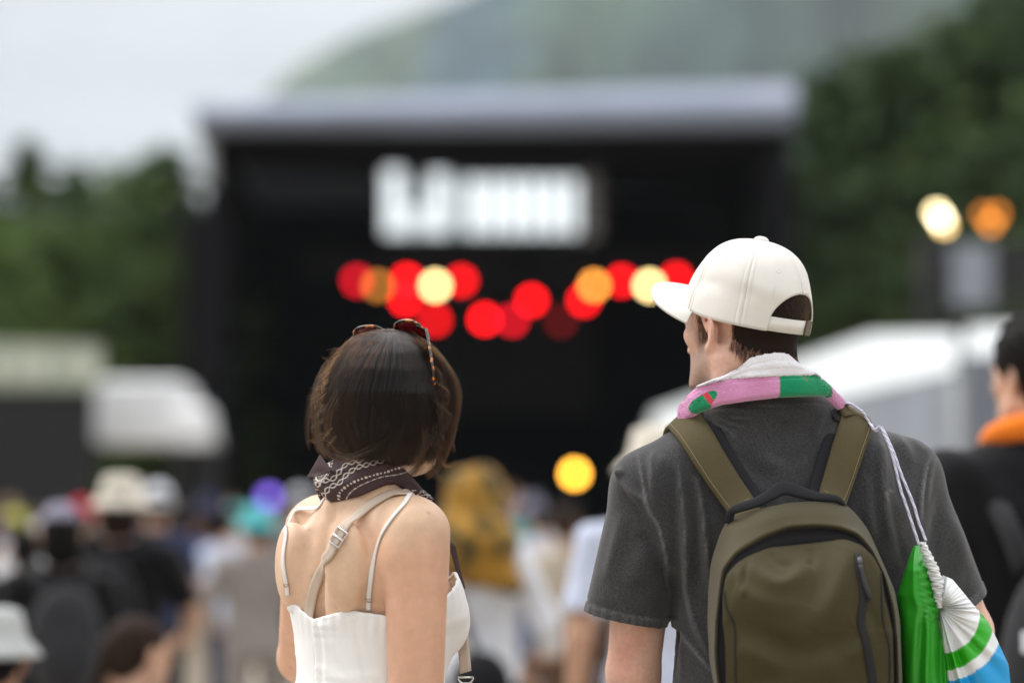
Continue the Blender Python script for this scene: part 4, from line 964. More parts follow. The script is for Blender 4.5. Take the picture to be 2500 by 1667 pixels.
hnd = [hand_mesh(Wp, (Wp-E)/np.linalg.norm(Wp-E), pn, .92, .4, th) for Wp, E, pn, th in ((WR, ER, np.array([-.8, .4, .1]), -1), (WL, EL, np.array([.2, -.5, .8]), 1))]
Vw, Fw = merge((Vb, Fb), HV_, LB.mesh(2), *hnd)
def seg_r(p, a, b): d = b-a; t = np.clip((p-a)@d/(d@d), 0, 1); return np.linalg.norm(p-a-t[:, None]*d, axis=1)
armw = np.maximum(np.clip((.072-np.minimum(seg_r(Vw, SR+(ER-SR)*.15, ER), seg_r(Vw, SL_+(EL-SL_)*.15, EL)))/.025, 0, 1), (np.minimum(seg_r(Vw, ER, WR), seg_r(Vw, EL, WL)) < .06))
skc = np.array([.72, .485, .335])*(1-armw[:, None])+np.array([.70, .405, .275])*armw[:, None]
for u_, v_, r_ in ((756, 1293, .0022), (760, 1404, .0026), (1046, 1252, .0014), (740, 1330, .002), (1004, 1541, .0018), (708, 1628, .002)):      # moles
    m_ = cast(bvh_of(Vb, Fb), u_, v_)[0]; k_ = np.exp(-(np.linalg.norm(Vw-m_, axis=1)/r_)**2)*.4; skc = skc*(1-k_[:, None])+np.array([.16, .07, .04])*k_[:, None]
M_skinw = mat('warm_fair_skin', (1, 1, 1), .46, attr=True, var=.05, vscale=9, var2=.05, v2scale=60, sss=.14, spec=.38, bump=.10, bscale=260, bdist=.001)
mesh_obj('body', Vw, Fw, M_skinw, woman, colors=skc, world_in=True)
bvw = bvh_of(Vb, Fb)
# ---- white top: a shell over the torso with an edge that dips in the middle of the back
M_lin = mat('white_linen', (.89, .89, .89), .85, var=.025, vscale=30, spec=.2, sheen=.15, bump=.25, bscale=420, bdist=.0012)
al_k = np.radians([-180, -142, -120, -90, -60, -35, 0, 35, 60, 90, 118, 150, 180]); v_k = np.array([1513, 1449, 1470, 1478, 1440, 1398, 1440, 1396, 1440, 1498, 1502, 1487, 1513], float)
def edge_v(al): return np.interp(al, al_k, v_k)
nu, nv = 260, 150
AL = np.linspace(-pi, pi, nu); ev = np.array([edge_v(a) for a in AL]); ev = np.convolve(np.r_[ev[-8:-1], ev, ev[1:8]], np.hanning(9)/np.hanning(9).sum(), 'same')[7:-7]
zs = np.array([t_[0] for t_ in st_w])[::-1]; cf, ca, cb = [np.array([t_[i] for t_ in st_w])[::-1] for i in (1, 2, 3)]
def shell(al, z, off):
    f = np.interp(z, zs, cf); a = smooth_interp(z, zs, ca)+off; b = smooth_interp(z, zs, cb)+off
    low = np.clip((ZV(1840)-z)/.5, 0, 1.4); a = a+low*.14; b = b+low*.15
    bust = sum(np.exp(-((al-c)/.42)**2) for c in (.60, -.60))*(.031*np.exp(-((z-ZV(1520))/.062)**2)+.004*np.exp(-((z-ZV(1425))/.04)**2))
    a2 = a+bust; b2 = b+bust
    p = np.stack([S0[0]+wr[0]*a2*np.sin(al)+wf[0]*(f+b2*np.cos(al)), S0[1]+wr[1]*a2*np.sin(al)+wf[1]*(f+b2*np.cos(al)), z], -1); return p
tt = np.linspace(0, 1, nv)**1.25
DV = np.zeros((nv, nu, 3))
zt = np.array([ZV(v) for v in ev])
for i, t in enumerate(tt):
    zz = zt*(1-t)+.42*t; DV[i] = shell(AL, zz, .0070)
flat = DV.reshape(-1, 3); Fd_ = grid_faces(nv, nu-1 if False else nu)[:, ::-1].copy()
nd = normals(flat, Fd_); AA = np.tile(AL, nv); ZZ = flat[:, 2]
q = np.random.default_rng(3); dd = np.zeros(len(flat))
for k in range(26):                                                       # soft creases of the cloth
    a0, z0 = q.uniform(-pi, pi), q.uniform(ZV(1700), ZV(1480)); th = q.normal(.35, .5); L = q.uniform(.03, .09); wd = q.uniform(.004, .009)
    da = (AA-a0)*.13; dz = ZZ-z0; s = da*cos(th)+dz*sin(th); t_ = -da*sin(th)+dz*cos(th); dd += q.uniform(-.0030, .0036)*np.exp(-(s/L)**2-(t_/wd)**2)
dd += .0018*np.sin(AA*34+ZZ*20)*np.clip((ZV(1800)-ZZ)/.3, 0, 4)
zip_al = -pi+.03; dzp = np.minimum(np.abs(AA-pi+.12), 9)*.115
dd += .0020*np.exp(-(dzp/.005)**2)-.0008*np.exp(-((dzp-.010)/.004)**2)+.0006*np.exp(-(dzp/.025)**2)*np.sin(ZZ*300+3*np.sin(ZZ*90))          # zip with puckers
for sc in (2.05, -2.35): dd += .0014*np.exp(-((AA-sc)*.13/.003)**2)                                                                          # panel seams
edge_w = np.exp(-((np.repeat(tt, nu))*30)**2); dd += .001*np.sin(AA*46)*edge_w
flat = flat+nd*dd[:, None]
_m = ((np.abs(AA) < R(68)) | (np.abs(AA) > R(106))) & (ZZ > ZV(1660)); _l = lift(bvto, flat[_m], .0035)-flat[_m]; _n = np.linalg.norm(_l, axis=1)[:, None]; flat[_m] += _l*np.minimum(1, .007/np.maximum(_n, 1e-6))
top = mesh_obj('top', flat, Fd_, M_lin, woman, world_in=True); mod(top, 'SOLIDIFY', thickness=.0016, offset=-1)
bvt = bvh_of(flat, Fd_)
rim = flat.reshape(nv, nu, 3)[0]; V_, F_ = tube(rim+normals(flat, Fd_)[:nu]*.001, .0026, 8, False); mesh_obj('neckline_piping', V_, F_, M_lin, top, world_in=True)
# ---- thin shoulder straps of the top
def surf_line(px, bv, off, n, extra_front=()):
    pl = smooth_line(np.array([(u, v, 0) for u, v in px]), n)[:, :2]; L = [cast(bv, u, v, off) for u, v in pl]
    p = np.array([a for a, b in L]); nn = np.array([b for a, b in L])
    return p, smooth_n(nn, 6)
def strap(px, w, off, extra, nm, mt, par, n=36, th=.0018):
    p, nn = surf_line(px, bvw, off, n)
    if extra is not None:
        ex = [snap(bvw, e_, off, S0) for e_ in smooth_line(np.vstack([p[-1], extra]), 16)[1:]]
        p = np.vstack([p, [a for a, b in ex]]); nn = smooth_n(np.vstack([nn, [b for a, b in ex]]), 8)
    for _ in range(4):
        p[1:-1] = (p[:-2]+2*p[1:-1]+p[2:])/4; p = lift(bvw, p, off)
    V, F = ribbon(p, nn, w, th); return mesh_obj(nm, V, F, mt, par, world_in=True), p, nn
M_strap = mat('white_strap', (.80, .78, .77), .7, spec=.3)
px_r = [(900, 1490), (900, 1459), (905, 1412), (915, 1367), (931, 1312), (963, 1260), (999, 1222)]
o1, p1, n1 = strap(px_r, .0068, .0022, np.array([W(.085, .045, ZV(1225)), W(.085, .09, ZV(1290)), W(.08, .115, ZV(1370))]), 'shoulder_strap', M_strap, woman)
px_l = [(704, 1452), (702, 1428), (696, 1399), (694, 1354), (706, 1289), (727, 1230), (757, 1202)]
o2, p2, n2 = strap(px_l, .0068, .0022, np.array([W(-.085, .045, ZV(1215)), W(-.085, .09, ZV(1290)), W(-.08, .115, ZV(1370))]), 'shoulder_strap', M_strap, woman)
M_ring = mat('rose_metal', (.62, .40, .33), .3, metal=.9)
for p_, n_, k in ((p1, n1, 5), (p2, n2, 6)):
    d = p_[k+1]-p_[k]; d /= np.linalg.norm(d); b = np.cross(d, n_[k]); m = MB()
    m.tube([p_[k]+b*.0042-d*.002+n_[k]*.001, p_[k]+b*.0042+d*.002+n_[k]*.001, p_[k]-b*.0042+d*.002+n_[k]*.001, p_[k]-b*.0042-d*.002+n_[k]*.001, p_[k]+b*.0042-d*.002+n_[k]*.001], .0009, 6)
    m.build('strap_ring', M_ring, woman, True, world_in=True)
# ---- bag strap across the back (its own thing)
M_web = mat('beige_webbing', (.60, .49, .40), .75, bump=.5, bscale=900, bdist=.0008, spec=.25)
sb = empty('shoulder_bag', W(.20, .12, .80), 0, 'pale beige crossbody bag strap with a metal buckle across the woman\'s bare back', 'bag')
both = bvh_of(*merge((Vb, Fb), (flat, Fd_)))
px_b = [(738, 1590), (749, 1545), (756, 1500), (764, 1450), (776, 1415), (796, 1376), (812, 1344), (828, 1314), (866, 1268), (914, 1228), (962, 1207), (1006, 1213)]
pl = smooth_line(np.array([(u, v, 0) for u, v in px_b]), 60)[:, :2]; L = [cast(both, u, v, .0035) for u, v in pl]; p = np.array([a for a, b in L]); nn = smooth_n([b for a, b in L], 8)
ex = smooth_line(np.vstack([p[-1], [W(.075, .03, ZV(1207)), W(.05, .095, ZV(1270)), W(.02, .135, ZV(1380)), W(.03, .185, ZV(1500)), W(.07, .185, ZV(1600))]]), 24)[1:]
exs = [snap(both, e_, .004, S0) for e_ in ex]; pre = [snap(both, e_, .004, S0) for e_ in smooth_line(np.array([W(-.15, .06, ZV(1680)), W(-.145, .0, ZV(1630)), p[0]]), 10)[:-1]]
p = np.vstack([[a for a, b in pre], p, [a for a, b in exs]]); nn = smooth_n(np.vstack([[b for a, b in pre], nn, [b for a, b in exs]]), 10)
for _ in range(6):
    p[1:-1] = (p[:-2]+2*p[1:-1]+p[2:])/4; p = lift(both, p, .0030)
V_, F_ = ribbon(p, nn, .0165, .0022); mesh_obj('strap', V_, F_, M_web, sb, world_in=True)
pb, nb2 = cast(both, 829, 1318, .006); pd, _ = cast(both, 845, 1293, .006); d = pd-pb; d /= np.linalg.norm(d); b = np.cross(d, nb2); m = MB()
M_chrome = mat('polished_steel', (.75, .72, .70), .18, metal=1.)
for s_ in (-.009, .004): m.tube([pb+b*.0115+d*s_, pb+b*.0115+d*(s_+.012), pb-b*.0115+d*(s_+.012), pb-b*.0115+d*s_, pb+b*.0115+d*s_], .0014, 8)
m.build('buckle', M_chrome, sb, True, world_in=True)
fr = [P(1126, 1500, 3.75), P(1130, 1560, 3.72), P(1137, 1640, 3.70)]; V_, F_ = ribbon(smooth_line(fr, 12), np.tile([-.5, -.85, .1], (12, 1)), .0195, .002); mesh_obj('front_strap', V_, F_, M_web, sb, world_in=True)
m = MB(); c = P(1137, 1646, 3.70); m.tube([c+np.array([.0115*cos(a), 0, .010*sin(a)-.004]) for a in np.linspace(0, -pi, 12)]+[c+np.array([.0115, 0, -.004])], .0013, 8); m.build('ring', M_chrome, sb, True, world_in=True)
m = MB(); m.lathe([(.003, .012), (.006, .010), (.006, 0), (.004, -.004), (.004, -.02), (.008, -.024), (.008, -.034)], 14, np.array([[1, 0, 0, c[0]], [0, 1, 0, c[1]], [0, 0, 1, c[2]-.024], [0, 0, 0, 1.]])); m.build('swivel_hook', M_chrome, sb, True, world_in=True)
bf = Field(c-np.array([.16, .16, .30]), c+np.array([.16, .16, .02]), .008); bf.ell(c-np.array([0, 0, .14]), (.10, .045, .085), .02); mesh_obj('bag_body', *bf.mesh(2), M_web, sb, world_in=True)

# ---- bandana
M_band = mat('bandana_cotton', (1, 1, 1), .7, attr=True, spec=.3, bump=.12, bscale=500, bdist=.0008)
nx_, nr_ = 420, 90
topx = [(740, 1148), (769, 1132), (790, 1120), (830, 1121), (880, 1117), (943, 1113), (985, 1128), (1008, 1147), (1024, 1169), (1045, 1204), (1060, 1218)]
botx = [(740, 1178), (769, 1191), (782, 1218), (797, 1229), (818, 1226), (850, 1219), (879, 1212), (915, 1197), (946, 1185), (971, 1183), (997, 1198), (1020, 1212), (1045, 1226), (1060, 1236)]
NCx, NCy = 907., NB[1]+.006
BV = np.zeros((nr_, nx_, 3)); UVp = np.zeros((nr_, nx_, 2))
for j, a in enumerate(np.linspace(0, 2*pi, nx_)):
    ux = NCx-139*cos(a); bk_ = sin(a)
    tv = np.interp(ux, *np.array(topx).T); bvv = np.interp(ux, *np.array(botx).T)
    if bk_ < 0: k = -bk_; tv = tv*(1-k)+1175*k; bvv = bvv*(1-k)+1262*k
    Yc = NCy-.086*bk_
    for i in range(nr_):
        s = i/(nr_-1); vv_ = tv+(bvv-tv)*(.02+.96*s); pt = P(ux, vv_, Yc); c = P(NCx, vv_, NCy); o_ = pt-c; o_[2] = 0; L_ = np.linalg.norm(o_)
        bul = .010*sin(pi*min(1, s*1.02))**.7-.012*(1-s)**2.2-.003*s**4
        bul += .0030*sin(7*s+3.2*a)*sin(pi*s)+.0022*sin(2.2*a*3+9*s)*sin(pi*s)+.002*np.exp(-((s-.18-.1*sin(a))/.05)**2)
        BV[i, j] = pt+o_/L_*(bul-.004); UVp[i, j] = (ux, vv_)
bhd = bvh_of(*merge((Vb, Fb), HV_)); dep = np.zeros((nr_, nx_))
for j in range(0, nx_//2, 6):
    for i in range(0, nr_, 6):
        q_ = to_px(BV[i, j]); h_, _n = cast(bhd, q_[0], q_[1]); dep[i, j] = max(0, BV[i, j, 1]-h_[1]+.007) if abs(h_[1]-BV[i, j, 1]) < .08 else 0
dk = dep[::6, ::6].copy()
for _ in range(5):
    pd_ = np.pad(dk, 1, mode='edge'); dk = np.maximum(dk, (pd_[:-2, 1:-1]+pd_[2:, 1:-1]+pd_[1:-1, :-2]+pd_[1:-1, 2:])/4)
full = np.array([np.interp(np.arange(nx_), np.arange(0, nx_, 6), r_) for r_ in dk]); full = np.array([np.interp(np.arange(nr_), np.arange(0, nr_, 6), c_) for c_ in full.T]).T
sc_ = 1-full/BV[..., 1]; BV = np.array([0, 0, CZ])+(BV-np.array([0, 0, CZ]))*sc_[..., None]
BVf = BV.reshape(-1, 3); uv = UVp.reshape(-1, 2); front = np.tile(np.sin(np.linspace(0, 2*pi, nx_)) < 0, nr_)
z1 = lambda pts: np.array([(640+x/3.137, 760+y/3.137) for x, y in pts])
colr = np.tile(np.array(srgb(66, 48, 50)), (len(BVf), 1)).astype(float); ink = np.zeros(len(BVf))
def line_len(l): return np.linalg.norm(np.diff(l, axis=0), axis=1).sum()
for chain, amp in ((z1([(425, 1345), (470, 1300), (540, 1285), (590, 1220), (610, 1180), (660, 1155), (770, 1132)]), 5.2), (z1([(440, 1420), (490, 1395), (530, 1345), (600, 1315), (645, 1250), (720, 1195), (800, 1172), (880, 1152), (945, 1136)]), 5.4), (z1([(405, 1320), (425, 1390), (470, 1445), (500, 1480)]), 4.5)):
    c = smooth_line(np.c_[chain, np.zeros(len(chain))], 60)[:, :2]; d, sd, pr = seg_dist(uv, c); L_ = line_len(c); s = pr*L_
    ph_ = s/19.0*pi; e_ = np.abs(d*sd-amp*np.sin(ph_))-1.35; e2 = np.abs(d*sd+amp*np.sin(ph_)*np.where(np.sin(ph_) > -2, 1, 0))-1.25
    ink = np.maximum(ink, np.clip(1-np.minimum(e_, e2)/.5, 0, 1)*(d < 9)*(pr > .001)*(pr < .999))
for ln_, kind in ((z1([(565, 1450), (600, 1390), (660, 1340), (750, 1290), (870, 1250), (950, 1230), (1020, 1205), (1100, 1188)]), 0), (z1([(622, 1440), (680, 1382), (760, 1330), (900, 1272), (1030, 1250), (1145, 1222)]), 1)):
    c = smooth_line(np.c_[ln_, np.zeros(len(ln_))], 60)[:, :2]; d, sd, pr = seg_dist(uv, c); s = pr*line_len(c)
    if kind == 0:
        per = 9.2; k_ = np.floor(s/per); r_dot = np.where(k_ % 3 == 1, 3.4, 2.5); m_ = np.clip((r_dot-np.hypot(d, (s % per)-per/2))/.5, 0, 1)
    else:
        f_ = s % 17.; m_ = np.clip((1.25-d)/.5, 0, 1)*((f_ < 9.5) | ((f_ > 12) & (f_ < 14.3)))
    ink = np.maximum(ink, m_*(pr > .001)*(pr < .999))
cx_, cy_ = z1([(448, 1225)])[0]; rr = np.hypot(uv[:, 0]-cx_, (uv[:, 1]-cy_)*.62); an_ = np.arctan2(uv[:, 1]-cy_, uv[:, 0]-cx_)
ink = np.maximum(ink, ((np.abs(rr-14) < 1.6)|((np.abs(rr-18.5) < 1.4) & (np.sin(an_*18) > 0))|((rr < 11) & (np.sin(uv[:, 0]*1.5)*np.sin(uv[:, 1]*1.3) > .35))).astype(float)*(uv[:, 0] > 768))
ff = front & (np.abs(((uv[:, 0]*.9+uv[:, 1]*1.4) % 22)-11) < 1.6); ink = np.where(front, ff.astype(float), ink)
r_in = uv[:, 0] > 1000; ink = np.where(r_in & ~front, (np.abs(np.sin((uv[:, 0]+uv[:, 1])*.24)*5-(uv[:, 1]-uv[:, 0]-190)*.5 % 9+3) < 1.3)*(uv[:, 1] > 1196), ink)
colr = colr*(1-ink[:, None])+np.array([.66, .60, .56])*ink[:, None]
bd = mesh_obj('bandana', BVf, grid_faces(nr_, nx_), M_band, woman, colors=colr, world_in=True)
# the corner that sticks out at the left, and the hanging tail in front of the far shoulder
def cloth_patch(px, nm, nr=14, nc=14, wave=.004, th=.0012, par=woman):
    a, b, c, d = [P(*q_) for q_ in px]; V = []
    for i in range(nr):
        for j in range(nc):
            s, t = i/(nr-1), j/(nc-1); pt = (a*(1-s)+b*s)*(1-t)+(d*(1-s)+c*s)*t; V.append(pt+np.array([.3, -1, .2])*wave*sin(3.1*s+2.3*t)*sin(pi*t))
    o_ = mesh_obj(nm, V, grid_faces(nr, nc), mat('bandana_plain', srgb(66, 48, 50), .7, spec=.3), par, world_in=True); mod(o_, 'SOLIDIFY', thickness=th); return o_
cloth_patch([(781, 1109, 3.665), (812, 1150, 3.635), (772, 1160, 3.65), (747, 1167, 3.68)], 'bandana_corner', par=bd)
cloth_patch([(1090, 1310, 3.80), (1112, 1334, 3.80), (1136, 1436, 3.79), (1122, 1437, 3.79)], 'bandana_tail', wave=.003, par=bd)

# ---- hair: an inner volume and several thousand strands that hang from the crown
Lx = np.array([(803, 926), (815, 880), (833, 845), (850, 831), (881, 808), (926, 785), (960, 776), (985, 775), (1031, 780), (1079, 797), (1114, 818), (1140, 842), (1165, 855)], float)
Rx = np.array([(803, 962), (815, 1012), (833, 1043), (850, 1057), (881, 1070), (926, 1088), (960, 1098), (985, 1098), (1031, 1086), (1079, 1066), (1114, 1040), (1140, 1008), (1165, 985)], float)
Dy = np.array([(803, .015), (815, .062), (833, .090), (860, .110), (900, .124), (960, .130), (1031, .120), (1079, .104), (1114, .084), (1140, .068), (1165, .055)], float)
Lx[:, 1] += np.interp(Lx[:, 0], [803, 850, 900, 1165], [0, 3, 9, 6]); Rx[:, 1] -= np.interp(Rx[:, 0], [803, 850, 900, 1165], [0, 4, 12, 10])
HYc = 3.70
def env(v, th, k=1.0):
    "point of the hair outline at height v (photo rows), direction th (0 = image right, pi/2 = toward the camera)"
    l = np.interp(v, Lx[:, 0], Lx[:, 1]); r = np.interp(v, Rx[:, 0], Rx[:, 1]); dy = np.interp(v, Dy[:, 0], Dy[:, 1])
    cx_ = (l+r)/2; hw = (r-l)/2; Y = HYc-dy*np.sin(th)*k; u = cx_+hw*np.cos(th)*k
    du = (u-1250)/FPX; dv = (833.5-v)/FPX; ky = cos(_t)-dv*sin(_t)
    return np.stack([du*Y/ky, Y+0*u, CZ+Y/ky*(sin(_t)+dv*cos(_t))], -1)
FACE = -R(58)                       # direction in which she looks, in the same angle
nth, nvv = 72, 40; Vc = []
for i in range(nvv):
    s = i/(nvv-1); 
    for j in range(nth):
        th = 2*pi*j/nth; df = (th-FACE+pi) % (2*pi)-pi; vmax = 1118-(1118-905)*np.exp(-(df/.62)**4); v = 806+(vmax-806)*s**1.3; Vc.append(env(v, th, .93))
hb_ = mesh_obj('hair', np.array(Vc), grid_faces(nvv, nth, True), mat('hair_undercoat', (.010, .0065, .005), .6, spec=.15), woman, world_in=True)
hr = np.random.default_rng(12)
def hair_bundle(nG, nS, K=16):
    tg = np.linspace(0, 1, K); G = []
    th0 = hr.uniform(0, 2*pi, nG); lay = hr.uniform(.82, .97, nG)+hr.normal(0, .018, nG); out = []
    for g_ in range(nG):
        t0 = th0[g_]; df = (t0-FACE+pi) % (2*pi)-pi
        vend = 1142-34*hr.random()**2*2-14*abs(cos(t0))*hr.random()
        if abs(df) < .55: vend = hr.uniform(880, 960)
        v0 = 804+hr.uniform(0, 60)*hr.random(); sw = hr.normal(0, .22); wv = hr.uniform(.0, .12); wp = hr.uniform(0, 6.3); wf_ = hr.uniform(3, 7)
        m = nS; to = hr.normal(0, .012, m)*np.where(hr.random(m) < .12, 3, 1); ko = hr.normal(0, .006, m)*np.where(hr.random(m) < .12, 2.5, 1); vo = hr.normal(0, 9, m); cl = hr.uniform(.25, .8)
        s = tg[None]; v = v0+(vend+vo[:, None]-v0)*(s**1.15)
        drift = sw*s+.22*np.sin(pi*s*.9)*(1 if cos(t0) < 0 else -.4)*.6            # the left side sweeps round to the back
        th = t0+to[:, None]*(1-cl*s*.8)*(1+.0*s)+drift+wv*np.sin(wf_*s+wp)*s
        k = np.clip(lay[g_]+ko[:, None]*(1-.3*s), .80, 1.04)*(1-.05*(1-s)*0)-.03*s**5*hr.uniform(-1, 1.6)
        p = env(v, th, k); nz = hr.normal(0, 1, (1, 1, 3))*.004*s[..., None]**1.5+hr.normal(0, 1, (m, 1, 3))*.0016*s[..., None]+np.cumsum(hr.normal(0, .0004, (m, K, 3)), 1); out.append(p+nz)
    return np.concatenate(out)
hs = hair_bundle(700, 13); hsb = hair_bundle(120, 9); hsc = hair_bundle(700, 13)
hs2 = hair_bundle(420, 4); fz = np.linspace(0, 1, 16)[None, :, None]
hs2 = hs2+np.cumsum(hr.normal(0, .0011, hs2.shape), 1)+hr.normal(0, 1, (len(hs2), 1, 3))*.009*fz**1.3
strands('hair_strands', np.concatenate([hs, hs2]), .000085, .00004, MH_w, hb_); strands('hair_strands', hsb, .00008, .00004, MH_w2, hb_); strands('hair_strands', hsc, .000085, .00004, MH_w3, hb_)
# top layer: locks that follow the combed lines seen in the photograph, laid on the outline volume
GL = [[(860, 158), (740, 205), (625, 335), (515, 480), (452, 650), (425, 820), (436, 980), (470, 1085)], [(880, 160), (770, 230), (650, 380), (555, 560), (495, 740), (480, 900), (505, 1040), (585, 1115)],
      [(900, 165), (790, 265), (680, 420), (590, 610), (545, 780), (555, 920), (610, 1050), (710, 1120)], [(930, 170), (835, 300), (725, 480), (655, 650), (640, 800), (680, 930), (770, 1050), (840, 1125)],
      [(960, 165), (895, 330), (835, 500), (795, 680), (770, 840), (760, 980), (740, 1110)], [(1000, 170), (985, 330), (960, 500), (925, 700), (870, 890), (790, 1050), (690, 1120)],
      [(1050, 180), (1065, 350), (1060, 520), (1020, 720), (950, 910), (870, 1070), (800, 1130)], [(1105, 200), (1145, 380), (1150, 560), (1120, 760), (1065, 930), (990, 1075), (930, 1130)],
      [(1160, 215), (1210, 395), (1230, 580), (1210, 780), (1165, 960), (1090, 1120), (1050, 1160)], [(1205, 230), (1265, 410), (1300, 590), (1295, 790), (1255, 960), (1190, 1110), (1150, 1190)],
      [(1235, 250), (1310, 430), (1370, 590), (1375, 760), (1335, 910), (1280, 1050), (1240, 1160)], [(1255, 290), (1350, 455), (1430, 580), (1440, 690), (1405, 810), (1365, 930), (1320, 1080), (1310, 1150)],
      [(1275, 330), (1380, 470), (1468, 575), (1492, 655), (1455, 735), (1412, 850), (1385, 960), (1350, 1080)]]
GLs = np.array([smooth_line(np.array([(640+x/3.137, 760+y/3.137, 0) for x, y in g_]), 22)[:, :2] for g_ in GL]); GLs[..., 0] = 938+(GLs[..., 0]-938)*np.interp(GLs[..., 1], [810, 880, 1100], [1, .955, .94])
def depth_at(u, v):
    l = np.interp(v, Lx[:, 0], Lx[:, 1]); r = np.interp(v, Rx[:, 0], Rx[:, 1]); dy = np.interp(v, Dy[:, 0], Dy[:, 1])
    c_ = np.clip((u-(l+r)/2)/((r-l)/2+1e-6), -1, 1); return HYc-dy*np.sqrt(np.maximum(1-c_*c_, 0))
def Pv(u, v, Y):
    du = (u-1250)/FPX; dv = (833.5-v)/FPX; ky = cos(_t)-dv*sin(_t)
    return np.stack([du*Y/ky, Y+0*u, CZ+Y/ky*(sin(_t)+dv*cos(_t))], -1)
def top_locks(nL, nS, width):
    out = []
    sK = np.linspace(0, 1, 22)
    for k in range(nL):
        x = hr.uniform(0, len(GLs)-1.001); i = int(x); w_ = x-i; c = GLs[i]*(1-w_)+GLs[i+1]*w_; sh_ = hr.normal(0, 14)*sK+hr.normal(0, 5)*np.sin(sK*hr.uniform(3, 7)+hr.uniform(0, 6)); ds = hr.uniform(-.06, .10)
        st_ = np.clip(sK*hr.uniform(.86, 1.02)+max(ds, 0)*(1-sK), 0, 1); u0 = np.interp(st_, sK, c[:, 0])+sh_; v0 = np.interp(st_, sK, c[:, 1])
        lift_ = hr.uniform(-.004, .005)+hr.normal(0, .003)*sK**2
        uu_ = u0[None]+hr.normal(0, width, (nS, 1))*(1-.45*sK**1.5)[None]*np.where(hr.random((nS, 1)) < .1, 2.4, 1); vv_ = v0[None]+hr.normal(0, 5, (nS, 1))*sK[None]
        Y = depth_at(uu_, vv_)-lift_-hr.normal(0, .0012, (nS, 1))-.002; p_ = Pv(uu_, vv_, Y)+np.cumsum(hr.normal(0, .00028, (nS, 22, 3)), 1); out.append(p_)
    return np.concatenate(out)
strands('hair_strands', top_locks(330, 26, 3.4), .00010, .00005, MH_w, hb_); strands('hair_strands', top_locks(120, 18, 2.2), .00010, .00005, MH_w2, hb_); strands('hair_strands', top_locks(240, 26, 3.0), .00010, .00005, MH_w3, hb_)
# loose locks and flyaways given by photo rows
def lock(px, n, spread=.004, Y=(3.66, 3.66), K=18, tipk=.5):
    pl = smooth_line(np.array([(u, v, 0) for u, v in px]), K); Ys = np.linspace(Y[0], Y[1], K); c = np.array([P(u, v, y) for (u, v, _), y in zip(pl, Ys)])
    o_ = hr.normal(0, spread, (n, 1, 3)); s = np.linspace(0, 1, K)[None, :, None]; w_ = np.cumsum(hr.normal(0, .00045, (n, K, 3)), 1)
    L_ = hr.uniform(.75, 1, n); q_ = c[None]+o_*(1-tipk*s)+w_
    return q_
lk = [lock([(1010, 835), (1062, 872), (1092, 912), (1108, 946), (1106, 985), (1096, 1035), (1088, 1085)], 170, .0055, (3.63, 3.66)),
      lock([(1040, 845), (1080, 890), (1104, 925), (1116, 955), (1108, 975), (1096, 990)], 90, .004, (3.62, 3.65)),
      lock([(1050, 860), (1086, 905), (1113, 958), (1112, 1010), (1100, 1060), (1082, 1112), (1062, 1145), (1045, 1160)], 130, .0045, (3.63, 3.64)),
      lock([(1070, 1000), (1078, 1060), (1070, 1105), (1078, 1130), (1098, 1140), (1118, 1130)], 26, .0025, (3.63, 3.63), tipk=.2),
      lock([(1060, 1040), (1064, 1090), (1056, 1130), (1068, 1160), (1082, 1170)], 18, .003, (3.62, 3.62), tipk=.1),
      lock([(1040, 1050), (1036, 1100), (1020, 1140), (1000, 1158)], 60, .005, (3.60, 3.61)),
      lock([(800, 890), (776, 940), (769, 1000), (776, 1060), (792, 1105), (835, 1122), (880, 1118)], 26, .005, (3.66, 3.60)),
      lock([(830, 950), (800, 1020), (800, 1085), (840, 1118), (900, 1100), (950, 1060)], 12, .004, (3.60, 3.585))]
for a_ in range(34):           # curls that stand out at the right
    v = hr.uniform(850, 1010); x0 = np.interp(v, *Rx.T); o_ = hr.uniform(4, 20); lk.append(lock([(x0-26, v-26), (x0-4, v-10), (x0+o_, v+hr.uniform(4, 18)), (x0+o_*.8, v+hr.uniform(26, 40)), (x0-6, v+hr.uniform(44, 66)), (x0-10+hr.normal(0, 8), v+hr.uniform(70, 96))], 9, .0012, (3.64+hr.normal(0, .015),)*2, 18))
for a_ in range(150):          # single hairs that stand off the outline
    v = hr.uniform(850, 1090); left = hr.random() < .5; x0 = np.interp(v, *( (Lx if left else Rx).T )); sg = -1 if left else 1; L_ = hr.uniform(14, 44)
    lk.append(lock([(x0-sg*14, v-18), (x0+sg*2, v), (x0+sg*L_*.5, v+hr.uniform(-4, 24)), (x0+sg*L_*hr.uniform(.5, 1), v+hr.uniform(6, 52))], 3, .0005, (3.66+hr.normal(0, .02),)*2, 18))
for a_ in range(80):
    x0 = hr.uniform(850, 1050); v = np.interp(x0, [850, 940, 1050], [838, 806, 846]); lk.append(lock([(x0, v+14), (x0+hr.normal(0, 8), v-2), (x0+hr.normal(0, 9), v-hr.uniform(0, 4)), (x0+hr.normal(0, 14), v+hr.uniform(-3, 14))], 2, .0005, (3.66,)*2, 18))
strands('loose_strands', np.concatenate(lk), .00016, .00009, MH_w2, hb_)

